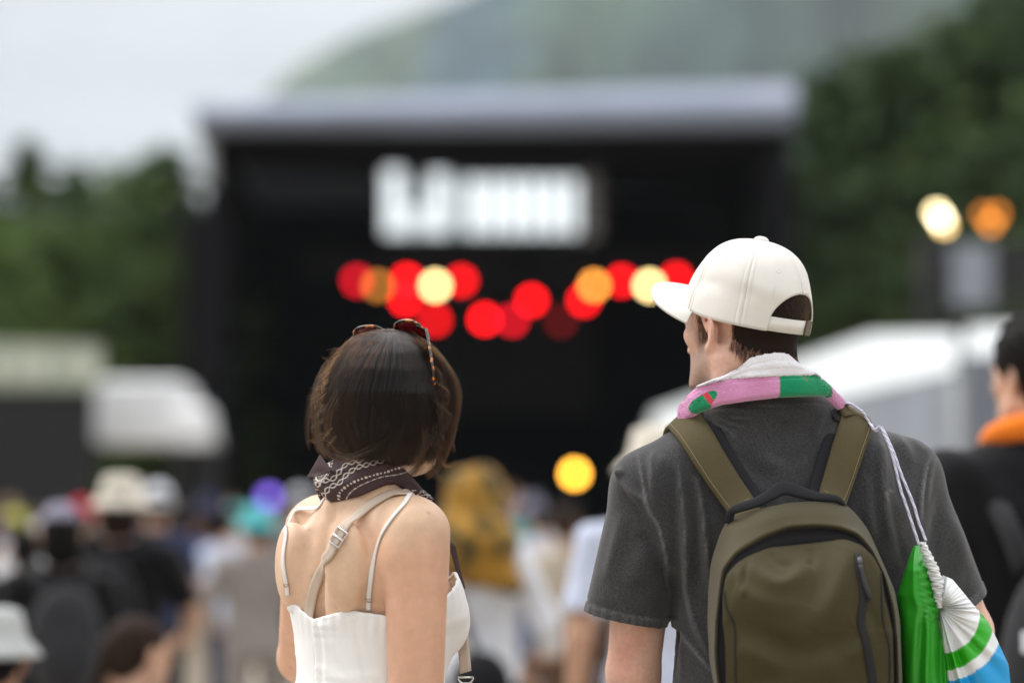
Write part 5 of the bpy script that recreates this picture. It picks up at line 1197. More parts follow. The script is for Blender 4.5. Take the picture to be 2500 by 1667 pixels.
# ---- sunglasses pushed up on the head
HRp, HLp = P(1041, 804, 3.645), P(850, 832, 3.735); e1 = HRp-HLp; wd = np.linalg.norm(e1); e1 /= wd
fh = HB[:, 1]; fh = fh-e1*(fh@e1); fh /= np.linalg.norm(fh); upv = np.cross(e1, fh); upv = upv if upv[2] > 0 else -upv
e2 = fh*.86-upv*.50; nrm_ = np.cross(e1, e2); mid = (HRp+HLp)/2+upv*.010
sgl = empty('sunglasses', mid, 0, 'tortoiseshell sunglasses with red lenses pushed up on top of the woman\'s hair', 'sunglasses')
M_tort = mat('tortoiseshell', (.012, .007, .005), .15, hue=((.62, .19, .03), 130, .52, .60), spec=.6); M_lens = mat('red_lens', (.22, .012, .02), .08, spec=.6, alpha=.82)
fr_ = MB()
def rimpt(cx_, th):
    c_, s_ = cos(th), sin(th); x = abs(c_)**.8*np.sign(c_)*.0285; y = abs(s_)**.8*np.sign(s_)*.0225
    bow = .010*((cx_+x)/.07)**2
    return mid+e1*(cx_+x)+e2*(y+.021)-fh*bow+upv*(.007 if s_ < 0 else 0)*(-s_)
for sd in (-1, 1):
    ring = [rimpt(sd*.0375, t_) for t_ in np.linspace(0, 2*pi, 37)]; V_, F_ = tube(np.array(ring), .0024, 8, False); fr_.add(V_, F_)
    c_ = np.mean(ring[:-1], 0); LV = [c_+upv*.0015]+[q_*.97+c_*.03 for q_ in ring[:-1]]; LF = [(0, i+1, (i+1) % 36+1) for i in range(36)]
    ln_ = mesh_obj('lens', LV, LF, M_lens, sgl, True, world_in=True); mod(ln_, 'SOLIDIFY', thickness=.0012)
    hp = mid+e1*sd*.0655+e2*.012-fh*.009; fr_.tube([mid+e1*sd*.060+e2*.004-fh*.006, hp], [.003, .0032], 8)
    tp = [hp, hp-upv*.012-fh*.016+e1*sd*.004, hp-upv*.045-fh*.045+e1*sd*.008, hp-upv*.075-fh*.078+e1*sd*.004, hp-upv*.105-fh*.085]
    if sd > 0: tp = [P(1041, 803, 3.640), P(1045, 826, 3.628), P(1051, 862, 3.61), P(1056, 900, 3.60), P(1060, 940, 3.60)]
    tp = smooth_line(tp, 14); V_, F_ = ribbon(tp, np.tile(e1*sd, (14, 1)), .0055, .0026); mesh_obj('temple', V_, F_, M_tort, sgl, world_in=True)
    m = MB()
    for k in range(3): m.box(tp[1]*(.8-.25*k)+tp[0]*(.2+.25*k), (.0042, .0042, .0012))
    m.build('hinge', mat('gold_metal', (.7, .45, .15), .25, metal=1.), sgl, world_in=True)
fr_.tube([mid+e1*-.011+e2*.012, mid+e2*.010+upv*.002, mid+e1*.011+e2*.012], .0022, 8); fr_.build('frame', M_tort, sgl, True, world_in=True)
# ================================================================ THE MAN
MY = -R(12); mr = np.array([cos(MY), -sin(MY), 0]); mf = np.array([sin(MY), cos(MY), 0]); C0 = P(1890, 1300, 3.755)
def U(l, f, z): return np.array([C0[0], C0[1], 0])+mr*l+mf*f+np.array([0, 0, z])
man = empty('person', (C0[0], C0[1], 0), 0, 'man seen from behind in an off white cap and washed charcoal tee, head turned left', 'person')
HM = P(1817, 810, 3.70); HMB = basis(-R(41), R(3)); NM = P(1866, 1015, 3.735)
mSL, mSR = P(1588, 1192, 3.715), P(2204, 1166, 3.775)
mEL, mER = P(1546, 1640, 3.745), P(2360, 1540, 3.85); mWL, mWR = P(1560, 1960, 3.90), P(2335, 1830, 4.02)
# ---- body: head and neck fine, arms, hidden trunk and legs
Bm = Field(np.array([-.02, 3.40, .80]), np.array([.86, 4.2, 1.60]), .006)
Bm.loft([(z_, *U(0, 0, 0)[:2], a, b) for z_, a, b in ((.82, .14, .10), (1.0, .135, .095), (ZV(1450), .14, .10), (ZV(1250), .15, .10), (ZV(1120), .13, .08), (ZV(1050), .09, .065))], MY, .03)
for S, E, Wp in ((mSL, mEL, mWL), (mSR, mER, mWR)):
    Bm.cone(S+(E-S)*.05, S+(E-S)*.5, .040, .0455, .02); Bm.cone(S+(E-S)*.4, E, .0465, .0405, .015); Bm.cone(E, E+(Wp-E)*.3, .041, .0435, .012); Bm.cone(E+(Wp-E)*.28, Wp, .0435, .029, .015)
    bk_ = np.array([0, -1., 0]); Bm.ell(E+bk_*.030+np.array([0, 0, .004]), (.016, .014, .022), .02); Bm.cone(NM-np.array([0, 0, .05]), S+(NM-S)*.3, .03, .03, .02)
Bm.cone(NM-np.array([0, 0, .05]), HM+HMB@np.array([0, -.03, -.07]), .064, .058, .03)
Vt, Ft = Bm.mesh(2)
Hm = Field(HM-.19, HM+.19, .0026); head_sdf(Hm, HM, HMB, .97, nose=.93)
for sd in (-1, 1): ear_sdf(Hm, HM+HMB[:, 2]*-.006, HMB, sd, .76)
Hm.cone(HM+HMB@np.array([0, -.032, -.05]), NM+np.array([0, 0, -.02]), .057, .055, .03)
for sd in (-1, 1): Hm.cone(HM+HMB@np.array([sd*.058, -.022, -.045]), HM+HMB@np.array([sd*.030, .035, -.19]), .013, .012, .03)     # neck cords
Hv, Hf = Hm.mesh(2)
Lm = Field(np.array([-.02, 3.50, -.01]), np.array([.82, 4.1, .86]), .012); mfeet = []
for sd in (-1, 1):
    a, k, n_ = U(sd*.095, 0, .84), U(sd*.11, .01, .48), U(sd*.115, -.015, .08); Lm.cone(a, k, .085, .058, .03); Lm.cone(k, n_, .056, .038, .02); Lm.cone(n_, U(sd*.12, .10, .035), .038, .028, .02); mfeet.append(n_)
hm_ = [hand_mesh(Wp, (Wp-E)/np.linalg.norm(Wp-E), pn, 1.02, .45, th) for Wp, E, pn, th in ((mWL, mEL, np.array([.9, .3, 0]), 1), (mWR, mER, np.array([-.9, .3, 0]), -1))]
Vm_, Fm_ = merge((Hv, Hf), (Vt, Ft), Lm.mesh(2), *hm_)
loc = (Vm_-HM)@HMB/1.02; hd = np.zeros(len(Vm_), bool); hd[:len(Hv)] = True
base = np.tile(np.array([.76, .475, .37]), (len(Vm_), 1))
ss = lambda x, a, b: np.clip((x-a)/(b-a), 0, 1)**2*(3-2*np.clip((x-a)/(b-a), 0, 1))
stub = hd*ss(-loc[:, 2], .018, .045)*ss(loc[:, 1], -.012, .012)*(1-ss(-loc[:, 2], .135, .16))
stub = np.maximum(stub, hd*ss(loc[:, 1], .004, .02)*ss(-loc[:, 2], -.02, .01)*(1-ss(loc[:, 1], .036, .05)))
base = base*(1-.60*stub[:, None])+np.array([.17, .12, .085])*.60*stub[:, None]
earm = hd*np.exp(-((loc[:, 1]-.0)/.022)**2-((loc[:, 2]-.0)/.04)**2)*(np.abs(loc[:, 0]) > .068); base = base*(1-.5*earm[:, None])+np.array([.70, .33, .25])*.5*earm[:, None]
for E, Sx in ((mEL, mSL),):                                        # ruddy elbow
    for c_, s_ in ((P(1530, 1585, 3.70), .020), (P(1525, 1625, 3.70), .024), (P(1560, 1560, 3.70), .018)):
        d = np.linalg.norm((Vm_-c_)*np.array([1, .5, 1]), axis=1); k = .55*np.exp(-(d/s_)**2)*~hd; base = base*(1-k[:, None])+np.array([.68, .31, .235])*k[:, None]
M_skinm = mat('ruddy_fair_skin', (1, 1, 1), .5, attr=True, var=.06, vscale=22, var2=.07, v2scale=150, sss=.12, spec=.35, bump=.16, bscale=320, bdist=.001)
mbody = mesh_obj('body', Vm_, Fm_, M_skinm, man, colors=base, world_in=True)
# ---- short hair below the cap, sideburn, stubble
mh_ = np.random.default_rng(21)
nH = normals(Hv, Hf); lH = (Hv-HM)@HMB/1.02; fc = Hf; fl = lH[fc].mean(1); fn = nH[fc].mean(1); ln = fn@HMB
bkang = np.degrees(np.arctan2(np.abs(fl[:, 0]), -fl[:, 1]))             # 0 = middle of the back of the head
line = np.interp(bkang, [0, 25, 45, 62, 75, 88, 180], [-.052, -.052, -.045, -.022, .002, .028, .06])
line = line+.004*np.sin(bkang*.9)
m_hair = (fl[:, 2] > line) & (fl[:, 2] < .11) & (np.linalg.norm(fl[:, :2], axis=1) > .035)
earz = (np.abs(fl[:, 0]) > .068) & (fl[:, 1] > -.03) & (fl[:, 1] < .03) & (fl[:, 2] < .036)
m_hair &= ~((bkang > 62) & (fl[:, 2] < .02)); m_hair &= ~earz & (bkang < 100)
_cq = (Hv[fc].mean(1)-P(1823, 783, 3.697))@basis(-R(45), R(14)); m_hair &= ~((_cq[:, 2] > .001) & (_cq[:, 2] < .019))
m_side = (np.abs(fl[:, 0]) > .050) & (fl[:, 1] > .014) & (fl[:, 1] < .036) & (fl[:, 2] > -.012) & (fl[:, 2] < .05) & ~earz
def root_sample(mask, n):
    F_ = fc[mask]; i = mh_.integers(0, len(F_), n); w = mh_.dirichlet([1, 1, 1, 1], n); q_ = F_[i]
    return (Hv[q_]*w[..., None]).sum(1), (nH[q_]*w[..., None]).sum(1)
def short_hair(mask, n, L0, L1, lift_, K=6, back=0.):
    p, nn = root_sample(mask, n); dn = -HMB[:, 2][None]-back*HMB[:, 1][None]+mh_.normal(0, .22, (n, 3)); dn = dn-nn*(dn*nn).sum(1)[:, None]; dn /= np.linalg.norm(dn, axis=1)[:, None]
    L = mh_.uniform(L0, L1, n)[:, None]; s = np.linspace(0, 1, K); out = []
    for t in s: out.append(p-nn*.001+dn*L*t+nn*(lift_*L*(t**.7)+mh_.normal(0, .0002, (n, 1))*t))
    return np.stack(out, 1)
hcap = keep_faces(Hv+nH*.0035, Hf, (m_hair & (bkang < 58) | m_side) & (fl[:, 2] > line+.018)); hair_m = mesh_obj('hair', hcap[0], hcap[1], mat('short_hair_undercoat', (.018, .011, .008), .7, spec=.1), man, world_in=True)
strands('hair_strands', np.concatenate([short_hair(m_hair, 24000, .010, .019, .30), short_hair(m_side, 1600, .008, .016, .2)]), .00013, .00006, MH_m, hair_m)
m_st = (stub[:len(Hv)][fc].mean(1) > .35)
strands('stubble', short_hair(m_st, 5200, .0015, .0034, .6, 4), .00007, .00004, MH_b, hair_m)
# eyebrow at the far outline
br = [HM+HMB@(np.array([x, .090-.25*abs(x)**1.4, .036+.10*(x+.04)])*1.02) for x in np.linspace(-.05, -.018, 6)]
bp = np.array([np.array(br)[mh_.integers(0, 6)]+mh_.normal(0, .002, 3) for _ in range(160)]); bd_ = HMB@np.array([-.7, .3, -.2])
strands('eyebrow', np.stack([bp+bd_*t*.009 for t in np.linspace(0, 1, 4)], 1), .00007, .00003, MH_m, hair_m)

# ---- charcoal tee
SH = Field(np.array([-.0, 3.42, .88]), np.array([.86, 4.06, 1.66]), .0046)
st_m = [(.90, .172, .122), (ZV(1800), .166, .118), (ZV(1650), .160, .115), (ZV(1500), .158, .115), (ZV(1400), .160, .117), (ZV(1280), .170, .118), (ZV(1180), .178, .112), (ZV(1100), .165, .095), (ZV(1040), .118, .080), (ZV(1005), .098, .082), (ZV(975), .084, .076), (ZV(945), .072, .069)]
SH.loft([(z_, *(U(0, (.006 if z_ > ZV(1200) else 0), 0)[:2]*(1-q_)+(NM[:2]+np.array([.004, .004]))*q_), a, b) for z_, a, b in st_m for q_ in [float(np.interp(z_, [ZV(1110), ZV(1010)], [0, 1]))]], MY, .03, 0, 2.15)
hemL, hemR = P(1526, 1508, 3.735), P(2312, 1470, 3.835)
axL, axR = (hemL-mSL), (hemR-mSR)
SH.cone(P(1775, 1065, 3.735), mSL, .050, .058, .05); SH.cone(P(1975, 1058, 3.745), mSR, .050, .058, .05)
SH.cone(mSL, mSL+axL*1.15, .058, .0645, .022); SH.cone(mSR, mSR+axR*1.15, .057, .0645, .022)
SH.ell(P(1700, 1240, 3.675), (.070, .035, .09), .05); SH.ell(P(2090, 1230, 3.70), (.070, .035, .09), .05)
SH.cone(P(2140, 1230, 3.765), P(2165, 1650, 3.77), .066, .060, .04); SH.cone(P(2170, 1240, 3.78), P(2215, 1420, 3.79), .06, .055, .04)
Sv, Sf = SH.mesh(3); ns = normals(Sv, Sf); px = to_px(Sv); facing = np.clip(-ns[:, 1]*1.4, 0, 1)
armL = ((Sv-mSL)@(axL/np.linalg.norm(axL))); armR = ((Sv-mSR)@(axR/np.linalg.norm(axR)))
rL = np.linalg.norm(Sv-mSL-armL[:, None]*axL/np.linalg.norm(axL), axis=1); rR = np.linalg.norm(Sv-mSR-armR[:, None]*axR/np.linalg.norm(axR), axis=1)
wear_and_light = np.zeros(len(Sv)); dsp = np.zeros(len(Sv))
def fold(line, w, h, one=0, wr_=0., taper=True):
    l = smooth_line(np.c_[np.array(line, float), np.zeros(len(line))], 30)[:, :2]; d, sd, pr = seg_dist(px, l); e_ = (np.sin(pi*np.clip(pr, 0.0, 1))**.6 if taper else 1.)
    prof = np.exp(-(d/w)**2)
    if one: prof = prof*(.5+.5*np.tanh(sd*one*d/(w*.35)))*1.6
    global dsp, wear_and_light; dsp = dsp+1.35*h*prof*e_*facing; wear_and_light = np.maximum(wear_and_light, 1.2*wr_*np.exp(-(d/3.2)**2)*e_*facing)  # fold ridges get light painted in as paler colour; seams get washed fade
# folds hanging from the left strap and shoulder, read off the photograph
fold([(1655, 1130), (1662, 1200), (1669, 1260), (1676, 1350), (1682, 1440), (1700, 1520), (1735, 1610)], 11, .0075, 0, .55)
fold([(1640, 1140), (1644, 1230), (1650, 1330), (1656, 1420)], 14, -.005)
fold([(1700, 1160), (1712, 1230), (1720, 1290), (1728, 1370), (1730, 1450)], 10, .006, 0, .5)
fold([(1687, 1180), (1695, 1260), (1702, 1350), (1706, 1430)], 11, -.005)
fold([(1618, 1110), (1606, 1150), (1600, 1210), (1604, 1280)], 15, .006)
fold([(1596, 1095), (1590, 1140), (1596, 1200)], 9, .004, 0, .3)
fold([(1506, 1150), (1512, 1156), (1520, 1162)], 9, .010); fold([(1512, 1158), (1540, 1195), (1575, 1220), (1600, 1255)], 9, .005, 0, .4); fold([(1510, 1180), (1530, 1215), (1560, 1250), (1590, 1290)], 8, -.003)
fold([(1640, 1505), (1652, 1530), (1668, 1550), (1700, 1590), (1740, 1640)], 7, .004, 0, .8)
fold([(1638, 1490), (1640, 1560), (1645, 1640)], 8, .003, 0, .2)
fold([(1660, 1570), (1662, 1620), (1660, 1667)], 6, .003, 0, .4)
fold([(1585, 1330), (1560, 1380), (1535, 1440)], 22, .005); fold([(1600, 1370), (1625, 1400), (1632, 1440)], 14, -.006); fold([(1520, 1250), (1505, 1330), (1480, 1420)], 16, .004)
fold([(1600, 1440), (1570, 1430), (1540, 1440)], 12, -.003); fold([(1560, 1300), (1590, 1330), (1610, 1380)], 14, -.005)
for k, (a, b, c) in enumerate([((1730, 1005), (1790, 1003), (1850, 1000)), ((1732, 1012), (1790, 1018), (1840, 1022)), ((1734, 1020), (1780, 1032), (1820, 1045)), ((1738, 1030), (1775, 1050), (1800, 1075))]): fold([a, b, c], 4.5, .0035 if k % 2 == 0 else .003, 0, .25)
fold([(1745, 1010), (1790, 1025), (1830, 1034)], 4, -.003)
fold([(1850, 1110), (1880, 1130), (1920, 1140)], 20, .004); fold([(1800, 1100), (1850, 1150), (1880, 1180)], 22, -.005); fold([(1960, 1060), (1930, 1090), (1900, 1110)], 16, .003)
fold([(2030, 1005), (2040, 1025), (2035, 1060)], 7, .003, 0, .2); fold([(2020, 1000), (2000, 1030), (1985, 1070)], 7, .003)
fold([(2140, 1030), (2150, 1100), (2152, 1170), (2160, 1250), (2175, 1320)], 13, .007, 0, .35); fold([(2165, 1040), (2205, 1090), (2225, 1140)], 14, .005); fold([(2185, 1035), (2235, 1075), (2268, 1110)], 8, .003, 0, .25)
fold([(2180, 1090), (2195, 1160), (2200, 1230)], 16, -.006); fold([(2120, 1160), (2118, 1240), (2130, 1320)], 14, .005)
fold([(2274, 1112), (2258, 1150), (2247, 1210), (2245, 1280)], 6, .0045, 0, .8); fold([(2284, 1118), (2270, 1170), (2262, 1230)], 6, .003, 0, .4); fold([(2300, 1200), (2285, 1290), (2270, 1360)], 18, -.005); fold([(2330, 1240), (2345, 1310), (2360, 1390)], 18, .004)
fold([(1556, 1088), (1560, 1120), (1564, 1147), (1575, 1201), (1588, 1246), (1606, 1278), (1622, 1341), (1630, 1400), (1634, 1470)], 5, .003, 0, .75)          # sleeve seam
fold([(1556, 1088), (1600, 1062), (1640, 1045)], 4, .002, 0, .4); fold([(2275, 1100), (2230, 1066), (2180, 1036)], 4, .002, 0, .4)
# patch of pale wear near the right strap
d, _, pr = seg_dist(px, np.array([(2164, 1222), (2157, 1206), (2172, 1200), (2182, 1194)])); wear_and_light = np.maximum(wear_and_light, .9*np.exp(-(d/2.6)**2)*facing)
# fine random rumpling
qq = np.random.default_rng(8)
for k in range(70):
    c_ = np.array([qq.uniform(1500, 2380), qq.uniform(1020, 1660)]); th = qq.normal(pi/2, .5); L, w_ = qq.uniform(20, 70), qq.uniform(6, 14); v_ = px-c_
    s_ = v_[:, 0]*cos(th)+v_[:, 1]*sin(th); t_ = -v_[:, 0]*sin(th)+v_[:, 1]*cos(th); dsp = dsp+qq.normal(0, .0013)*np.exp(-(s_/L)**2-(t_/w_)**2)*facing
# hems: ribbed band and stitch line
LhL, LhR = np.linalg.norm(axL), np.linalg.norm(axR)
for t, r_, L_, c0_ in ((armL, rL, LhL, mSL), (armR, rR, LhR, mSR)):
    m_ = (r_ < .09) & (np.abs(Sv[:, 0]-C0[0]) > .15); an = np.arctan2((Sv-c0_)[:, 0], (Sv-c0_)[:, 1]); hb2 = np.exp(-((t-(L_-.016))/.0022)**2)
    dsp = dsp-.0016*hb2*m_+.0003*np.sin(an*34)*(t > L_-.013)*m_+.0012*(t > L_-.013)*m_; wear_and_light = np.maximum(wear_and_light, m_*(.28*(t > L_-.014)*(.5+.5*np.sin(an*34))+.25*np.exp(-((t-(L_-.012))/.002)**2)))
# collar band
colr_d, _, _ = seg_dist(px, np.array([(1745, 990), (1790, 982), (1850, 977), (1930, 973), (1990, 970), (2030, 975)])); dsp = dsp-.0018*np.exp(-((colr_d-14)/2.5)**2)*facing; wear_and_light = np.maximum(wear_and_light, .35*np.exp(-((colr_d-14)/1.8)**2)*facing)
Sv2 = Sv+ns*dsp[:, None]; fcm = Sv[Sf].mean(1)
kl = fcm[:, 2] > .905
for t_, r_, L_, ax_, sg_ in ((armL, rL, LhL, axL/LhL, -1), (armR, rR, LhR, axR/LhR, 1)):        # flatten what lies past the hem onto the hem plane, then open it
    m_ = (t_ > L_) & (r_ < .092) & ((Sv[:, 0]-C0[0])*sg_ > .13); tn = (Sv2-(mSL if sg_ < 0 else mSR))@ax_
    Sv2[m_] -= ax_*(tn[m_]-L_)[:, None]; kl &= ~m_[Sf].all(1)
V_, F_, u_ = keep_faces(Sv2, Sf, kl)
tint = np.clip(wear_and_light[u_], 0, 1)[:, None]; cc = np.array([.053, .0525, .0555])*(1-tint*.75)+np.array([.22, .22, .225])*tint*.75
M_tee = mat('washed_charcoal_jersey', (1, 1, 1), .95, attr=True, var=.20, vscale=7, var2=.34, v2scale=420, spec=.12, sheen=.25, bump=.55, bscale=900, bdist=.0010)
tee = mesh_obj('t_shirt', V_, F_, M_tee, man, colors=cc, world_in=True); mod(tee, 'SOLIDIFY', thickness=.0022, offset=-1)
bvs = bvh_of(Sv2, Sf)
# skin under the tee stays under it
_co = np.zeros(len(mbody.data.vertices)*3, np.float32); mbody.data.vertices.foreach_get('co', _co); _co = _co.reshape(-1, 3)+np.array(man.location)
for i in np.where((_co[:, 2] < ZV(944)) & (_co[:, 2] > .98))[0]:
    p_ = _co[i]; tl_, tr2 = (p_-mSL)@axL/LhL, (p_-mSR)@axR/LhR
    if (p_[0] < C0[0] and tl_ > LhL-.035 and np.linalg.norm(p_-mSL-axL/LhL*tl_) < .09) or (p_[0] > C0[0] and tr2 > LhR-.035 and np.linalg.norm(p_-mSR-axR/LhR*tr2) < .09): continue
    h_ = bvs.find_nearest(Vector(p_))
    if h_[0] is None or h_[3] > .06: continue
    q_, n_ = np.array(h_[0]), np.array(h_[1]); s_ = (p_-q_)@n_; g_ = .014 if p_[2] > ZV(1120) and abs(p_[0]-NM[0]) < .12 else .006
    if s_ > -g_: _co[i] = p_-n_*(s_+g_)
_k = np.clip((ZV(962)-_co[:, 2])/(ZV(962)-ZV(990)), 0, 1)*np.clip((_co[:, 2]-ZV(1220))/.05, 0, 1)*(np.abs(_co[:, 0]-NM[0]) < .15); _co[:, :2] = NM[:2]+np.array([0, .012])*_k[:, None]+(_co[:, :2]-NM[:2])*(1-.30*_k[:, None])
mbody.data.vertices.foreach_set('co', (_co-np.array(man.location)).astype(np.float32).ravel()); mbody.data.update()
# ---- trousers and shoes (below the picture)
Tr = Field(np.array([-.02, 3.45, .04]), np.array([.84, 4.1, 1.02]), .014); Tr.loft([(z_, *U(0, 0, 0)[:2], a, b) for z_, a, b in ((.82, .15, .115), (.90, .158, .112), (1.0, .150, .108))], MY, .03)
for sd in (-1, 1): Tr.cone(U(sd*.092, 0, .86), U(sd*.11, .01, .48), .096, .078, .03); Tr.cone(U(sd*.11, .01, .48), U(sd*.115, -.01, .10), .076, .066, .02)
mesh_obj('trousers', *Tr.mesh(2), CL['olive'], man, world_in=True)
def shoes(feet_, yaw, par):
    f_ = np.array([sin(yaw), cos(yaw), 0])
    for n_ in feet_:
        Sx = Field(n_-.3, n_+.35, .009); Sx.cone(n_+f_*-.03+[0, 0, -.03], n_+f_*.05+[0, 0, -.035], .042, .042, .02); Sx.cone(n_+f_*.05+[0, 0, -.04], n_+f_*.155+[0, 0, -.045], .046, .034, .03)
        V, F = Sx.mesh(1); V[:, 2] = np.maximum(V[:, 2], .004); mesh_obj('shoe', V, F, M_shoe, par, world_in=True)
shoes(mfeet, MY, man); shoes([W(sd*.085, -.015, .075) for sd in (-1, 1)], WY, woman)

# ---- baseball cap (crown, visor, strap, button, eyelets)
CY = -R(45); CB = basis(CY, R(14)); CC = P(1823, 783, 3.697); CA, CBb, CH, PP = .1025, .0875, .1235, 2.45
M_cap = mat('off_white_twill', (.79, .765, .72), .85, var=.04, vscale=26, spec=.2, sheen=.1, bump=.25, bscale=700, bdist=.0008); M_dark = mat('eyelet_hole', (.01, .01, .01), .9)
def cap_pt(ph, h, off=0.):
    r = np.maximum(1-np.abs(h)**PP, 0)**(1/PP); r = np.where(h < 0, 1.0, r)
    sq = 1+.010*np.cos(2*ph)*0
    dent = .0035*np.sin(2.3*ph+4*h)*np.sin(pi*np.clip(h*1.1, 0, 1))-.0030*np.exp(-((h-.30-.10*np.sin(ph))/.10)**2)*np.exp(-((ph-1.25)/.45)**2)+.003*np.exp(-((h-.45)/.12)**2)*np.exp(-((ph-2.45)/.3)**2)-.003*np.exp(-((h-.38)/.10)**2)*np.exp(-((ph-2.15)/.2)**2)
    k = ((ph+pi/6) % (pi/3))-pi/6; seam = -.0017*np.exp(-(k*.09/.0013)**2)*(h < .97)+.0006*np.exp(-((np.abs(k)*.09-.0042)/.0016)**2)-.0007*np.exp(-((np.abs(k)*.09-.0078)/.0010)**2)*(h < .97)
    a, b = (CA+off+dent+seam)*r, (CBb+off+dent+seam)*r
    x = np.stack([-b*np.sin(ph), a*np.cos(ph), h*CH+off*(h > .5)*h+0*ph], -1)
    return CC+x@CB.T
def arch(ph):
    d = np.abs((ph-pi+pi) % (2*pi)-pi)/R(36); return np.where(d < 1, .045+.43*np.sqrt(np.maximum(1-d**2.2, 0)), 0.)
nphi, nh = 420, 70; PH = np.linspace(0, 2*pi, nphi, endpoint=False)
hb = np.array([float(arch(p_)) for p_ in PH]); fr0 = .25*np.exp(-((((PH+pi) % (2*pi))-pi)/.80)**2)      # front edge rises a little
hb = np.where(hb > 0, hb, fr0-.02)
tv = np.linspace(0, 1, nh)**1.0; CVs = []
for t in tv: h = hb+(.998-hb)*np.sin(t*pi/2)**.9; CVs.append(cap_pt(PH, h))
cap = mesh_obj('cap', np.array(CVs).reshape(-1, 3), grid_faces(nh, nphi, True)[:, ::-1].copy(), M_cap, man, world_in=True); mod(cap, 'SOLIDIFY', thickness=.0018, offset=-1)
edge = np.array([cap_pt(np.array(p_), np.array(h_), .0002) for p_, h_ in zip(PH, hb)]); V_, F_ = tube(np.vstack([edge, edge[:2]]), .0012, 6, False); mesh_obj('edge_binding', V_, F_, M_cap, cap, world_in=True)
VV = []; ns_, nt_ = 41, 20
for t in np.linspace(0, 1, nt_):
    for s in np.linspace(-1, 1, ns_):
        ph = s*R(66); b0 = np.array([-(CBb+.001)*sin(ph), (CA+.001)*cos(ph), CH*(.25*np.exp(-(ph/.80)**2)-.02)+.003])
        ln_ = .075*(1-abs(s)**3.2*.9); q_ = b0+np.array([-sin(ph)*.012*t*(1-abs(s)**3), ln_*t, -.010*t*t-.026*(s*s)*t**.7*.72+.008*t]); VV.append(q_)
VV = np.array(VV); top_ = VV; bot_ = VV-np.array([0, 0, .0035]); gf = grid_faces(nt_, ns_); n1 = len(VV)
bnd = [list(range(ns_)), [i*ns_+ns_-1 for i in range(nt_)], list(range(n1-1, n1-ns_-1, -1)), [i*ns_ for i in range(nt_-1, -1, -1)]]
fv = [tuple(f) for f in gf]+[tuple(f[::-1]+n1) for f in gf]
for b_ in bnd: fv += [(b_[i+1], b_[i], b_[i]+n1, b_[i+1]+n1) for i in range(len(b_)-1)]
mesh_obj('visor', CC+np.vstack([top_, bot_])@CB.T, fv, M_cap, cap, world_in=True)
sp = np.linspace(pi-R(37), pi+R(37), 30); V_ = []; 
for p_ in sp:
    for h_, o_ in ((-.02, .0006), (.155, .0006), (.155, -.0012), (-.02, -.0012)): V_.append(cap_pt(np.array(p_), np.array(h_), o_-.0012))
mesh_obj('strap', V_, grid_faces(30, 4, True), M_cap, cap, False, world_in=True)
cl_ = cap_pt(np.array(pi+R(15)), np.array(.07), .0012); m = MB(); m.box((0, 0, 0), (.018, .003, .023)); Vc_ = np.array(m.V)@basis(CY-R(15), R(14)).T+cl_; mesh_obj('clasp', Vc_, m.F, mat('dull_brass', (.14, .12, .09), .35, metal=.8), cap, False, world_in=True)
bt = MB(); bt.lathe([(.0, .0085), (.006, .0078), (.0105, .0050), (.0122, .0015), (.0122, -.003)][::-1], 20); mesh_obj('button', CC+(np.array(bt.V)+np.array([0, 0, CH-.0005]))@CB.T, bt.F, M_cap, cap, world_in=True)
for k in range(6):
    ph = np.array(pi/6+k*pi/3); h_ = np.array(.70); c_ = cap_pt(ph, h_, .0008); e1_ = cap_pt(ph+.02, h_, .0008)-c_; e2_ = cap_pt(ph, h_+.02, .0008)-c_; e1_ /= np.linalg.norm(e1_); e2_ -= e1_*(e2_@e1_); e2_ /= np.linalg.norm(e2_)
    V_, F_ = tube([c_+(e1_*cos(a)+e2_*sin(a))*.0036 for a in np.linspace(0, 2*pi, 17)], .0014, 6, False); ey = mesh_obj('eyelet', V_, F_, M_cap, cap, world_in=True)
    nn_ = np.cross(e1_, e2_); nn_ = nn_ if nn_@(c_-CC) > 0 else -nn_; mesh_obj('eyelet_hole', [c_+nn_*.0004+(e1_*cos(a)+e2_*sin(a))*.0026 for a in np.linspace(0, 2*pi, 13)[:-1]], [tuple(range(12))], M_dark, cap, False, world_in=True)

